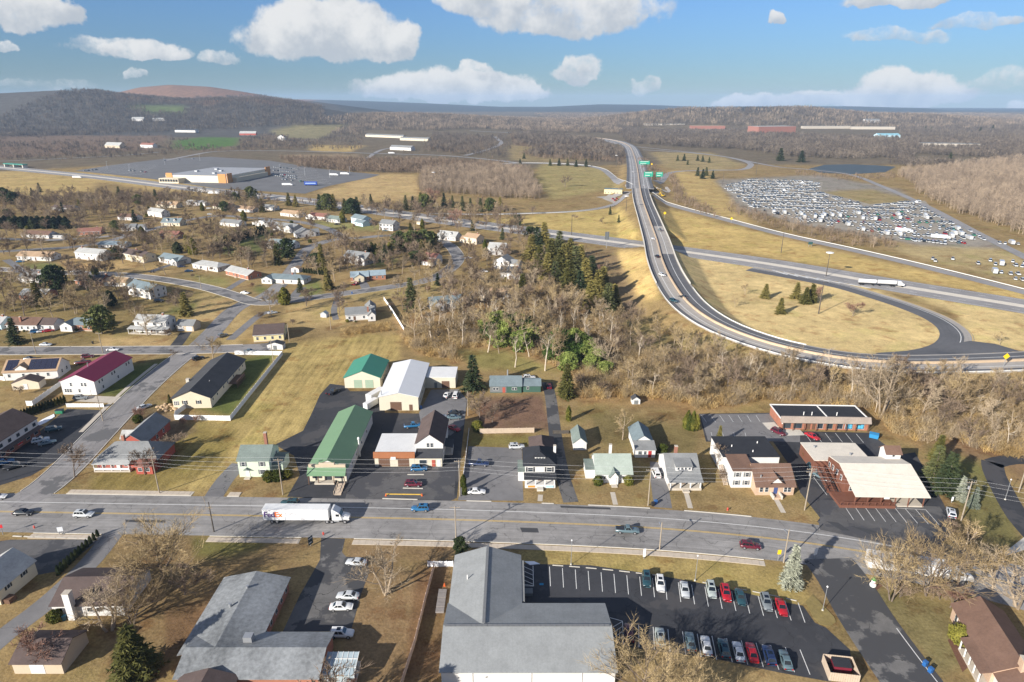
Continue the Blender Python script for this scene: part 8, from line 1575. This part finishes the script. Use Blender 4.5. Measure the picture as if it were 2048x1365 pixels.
# ------------------------------------------------------------------ distant buildings
ORG = mat('orange_panel', (.52, .25, .09), .7, .06)
t, W = H('large warehouse store with cream walls, grey roof and orange corner panels', (455, 367), (542, 350), 88, 9, 'flat', .2, wallm('store_cream', (.66, .60, .48), .06), roofm('store_grey', (.30, .31, .33)), (0, 0, 1), None, name='warehouse_store', cat='store')
for x0, x1, m in ((0, 11, ORG), (W - 14, W - 2, ORG)): MB().box(x0, -.8, 0, x1, 0, 12).build('orange_panel', m, t)
MB().box(-.9, 1, 0, 0, 12, 11.5).build('orange_panel', ORG, t); MB().box(-.7, 78, 0, 0, 87, 11.5).build('orange_panel', ORG, t); MB().box(-14, 60, 0, -.1, 88, 6).build('garden_centre', WC, t); MB().box(12, -6, 0, W - 18, 0, 6).build('entrance_canopy', WC, t)
for k in range(7): MB().box(-14.2, 61 + k * 3.8, 2, -14.0, 64 + k * 3.8, 5).build('garden_opening', SHB, t)
for x, y in ((20, 30), (50, 40), (70, 60), (40, 70)): MB().box(x, y, 9.2, x + 5, y + 4, 11).build('roof_unit', STEEL, t)
for r_ in range(9):
    for a_ in ((175, 345), (545, 650)): bar_px('bay_line', (a_[0] + r_ * 6, 343 - r_ * 1.9 if a_[0] < 300 else 333 + r_ * 3.6), (a_[1] - (0 if a_[0] < 300 else 20) + r_ * 4 - (60 if a_[0] < 300 else 0), 350 - r_ * 2.4 if a_[0] < 300 else 339 + r_ * 3.6), .5, WLINE, .2, depot)
FB = lambda label, A, B_, d, h, rf, rs, wm, rm, w=(6, 2, 1), **k: H(label, A, B_, d, h, rf, rs, wm, rm, w, None, **k)
FB('long white motel wing on the left of the wooded rise', (731, 274), (806, 277), 14, 6, 'gx', 3, WC, RG, (14, 1, 2), cat='building', name='motel'); FB('long white motel wing stepping down on the right', (800, 281), (856, 283), 14, 6, 'gx', 3, WC, RG, (12, 1, 2), cat='building', name='motel'); FB('white roadside building below the motel', (780, 300), (822, 302), 14, 6, 'gx', 4, WW, RG, (8, 2, 1), cat='building', name='roadside_building')
FB('red barn with a pale metal roof above the green field', (479, 271), (512, 271), 14, 6, 'gx', 6, WRED, RLG, (0, 0, 0), cat='barn', name='barn'); FB('grey roofed barn left of the orange roofed farmhouse', (210, 296), (240, 297), 16, 6, 'gx', 6, WT, RLG, (0, 0, 0), cat='barn', name='barn'); FB('white farmhouse with an orange brown roof', (281, 296), (306, 297), 12, 7, 'gx', 4, WW, RRED, (4, 2, 2)); FB('white farmhouse with a pointed roof beyond the road', (555, 281), (570, 281), 12, 8, 'gy', 6, WW, RDG, (2, 1, 2)); FB('long white house row below the dark hillside', (350, 265), (391, 267), 14, 7, 'gx', 4, WW, RDG, (8, 1, 1)); FB('white house group high on the dark hillside', (264, 243), (288, 243), 14, 9, 'gx', 5, WW, RLG, (3, 1, 1)); FB('second white house group high on the dark hillside', (306, 243), (330, 242), 12, 7, 'gx', 4, WW, RLG, (3, 1, 1))
FB('big red brick factory on the right ridge', (1516, 271), (1590, 270), 60, 26, 'flat', .2, wallm('factory_brick', (.28, .13, .10), .15), RLG, (0, 0, 0), cat='factory', name='factory'); FB('lower red brick factory wing left of the big one', (1385, 259), (1450, 259), 50, 12, 'flat', .2, MATS['wall_factory_brick'], RTAN, (0, 0, 0), cat='factory', name='factory'); FB('blue roofed industrial shed on the right ridge', (1757, 277), (1800, 277), 30, 8, 'gx', 5, WBL, roofm('sky_blue', (.22, .42, .50)), (0, 0, 0), cat='shed', name='industrial_shed'); FB('long pale row of flats on the right ridge', (1606, 258), (1700, 258), 20, 10, 'flat', .2, wallm('ridge_beige', (.40, .36, .30)), RG, (0, 0, 0), cat='building', name='apartment_row'); FB('second long pale row of flats farther right on the ridge', (1702, 259), (1790, 260), 20, 10, 'flat', .2, MATS['wall_ridge_beige'], RG, (0, 0, 0), cat='building', name='apartment_row'); FB('pale warehouse hidden in the right hand woods', (1845, 297), (1960, 299), 40, 11, 'flat', .2, MATS['wall_ridge_beige'], RG, (0, 0, 0), cat='warehouse', name='warehouse'); FB('white terrace at the far right ridge', (1730, 246), (1760, 246), 16, 10, 'gx', 5, WW, RG, (0, 0, 0), cat='building', name='apartment_row'); FB('pale shed left of the lower brick factory', (1290, 252), (1370, 250), 30, 8, 'flat', .2, MATS['wall_ridge_beige'], RG, (0, 0, 0), cat='shed', name='industrial_shed'); FB('white filling station canopy beside the junction bridge', (1208, 388), (1244, 389), 12, 5, 'flat', .2, WYL, RTEAL, (6, 1, 1), cat='building', name='roadside_building')
FB('low house on the field edge left of the far ramp', (1024, 342), (1046, 342), 12, 4, 'gx', 3, WW, RBR, (5, 1, 1))
water = mat('pond_water', (.045, .06, .065), .6, .3, .05, spec=.4); sheet('pond', [(1618, 338), (1650, 330), (1700, 329), (1750, 331), (1792, 334), (1770, 345), (1700, 349), (1640, 346)], water, .12)
sheet('overpass_water', [(1, 1), (2, 1), (2, 2)], water, 0) if False else None
t = thing('road_bridge', 'green girder road bridge over the highway at the far left', 'bridge', G(32, 335), R(-25)); MB().box(-26, -4, 4.5, 26, 4, 5.6).build('deck', mat('bridge_green', (.05, .22, .17), .6, .1), t)
for x in (-24, 0, 24): MB().box(x - 1, -3.5, 0, x + 1, 3.5, 4.6).build('pier', CONC2, t)
sheet('junction_apron', [(1205, 398), (1222, 386), (1262, 380), (1300, 378), (1335, 374), (1342, 382), (1322, 398), (1300, 408), (1268, 404), (1235, 410)], mat('junction_concrete', (.40, .36, .31), .9, .3, .1), .07)
YM = paint('machine_yellow', (.55, .36, .02), .5)
for l, b, d in [('yellow digger on the concrete apron of the junction', (1316, 386), 30), ('yellow digger nearer the straight ramp at the junction', (1326, 394), 120), ('yellow digger at the far edge of the junction apron', (1308, 380), 200)]:
    p = G(*b); t = thing('excavator', l, 'digger', (p.x, p.y, .1), R(d)); MB().box(-1.9, -1.4, .1, 1.9, 1.4, .9).build('tracks', BLACK, t); MB().box(-1.8, -1.3, 1.0, 1.2, 1.3, 2.1).build('body', YM, t); MB().box(.2, -1.2, 2.1, 1.4, 0, 3.3).build('cab', CARGLASS, t); MB().prism([(1.2, .3, 1.6), (4.2, .3, 4.6), (4.6, .3, 4.4), (1.8, .3, 1.2)], (0, .4, 0)).build('boom', YM, t); MB().prism([(4.2, .3, 4.6), (4.7, .3, 4.5), (5.8, .3, 1.6), (5.4, .3, 1.5)], (0, .4, 0)).build('arm', YM, t)
for i in range(6): p = G(1226 + i * 4, 399 + (i % 2) * 3); stored(p.x, p.y, 70, 'car parked at the roadside buildings by the junction', 'cars at the junction buildings', .4)
# ------------------------------------------------------------------ haze
hz = MB().box(-15600, -15600, -1.5, 15600, 15600, 240).build('haze', [bpy.data.materials.new('haze_air')]); hz['kind'] = 'stuff'; tag(hz, 'thin bluish haze over the whole valley', 'haze')
m = hz.data.materials[0]; m.use_nodes = True; k = N(m.node_tree); k.n.clear(); pv = k.node('ShaderNodeVolumePrincipled'); pv.inputs['Color'].default_value = (.5, .71, 1, 1); pv.inputs['Density'].default_value = 6e-5; pv.inputs['Anisotropy'].default_value = .0
mo = k.node('ShaderNodeOutputMaterial'); k.l.new(pv.outputs[0], mo.inputs['Volume'])
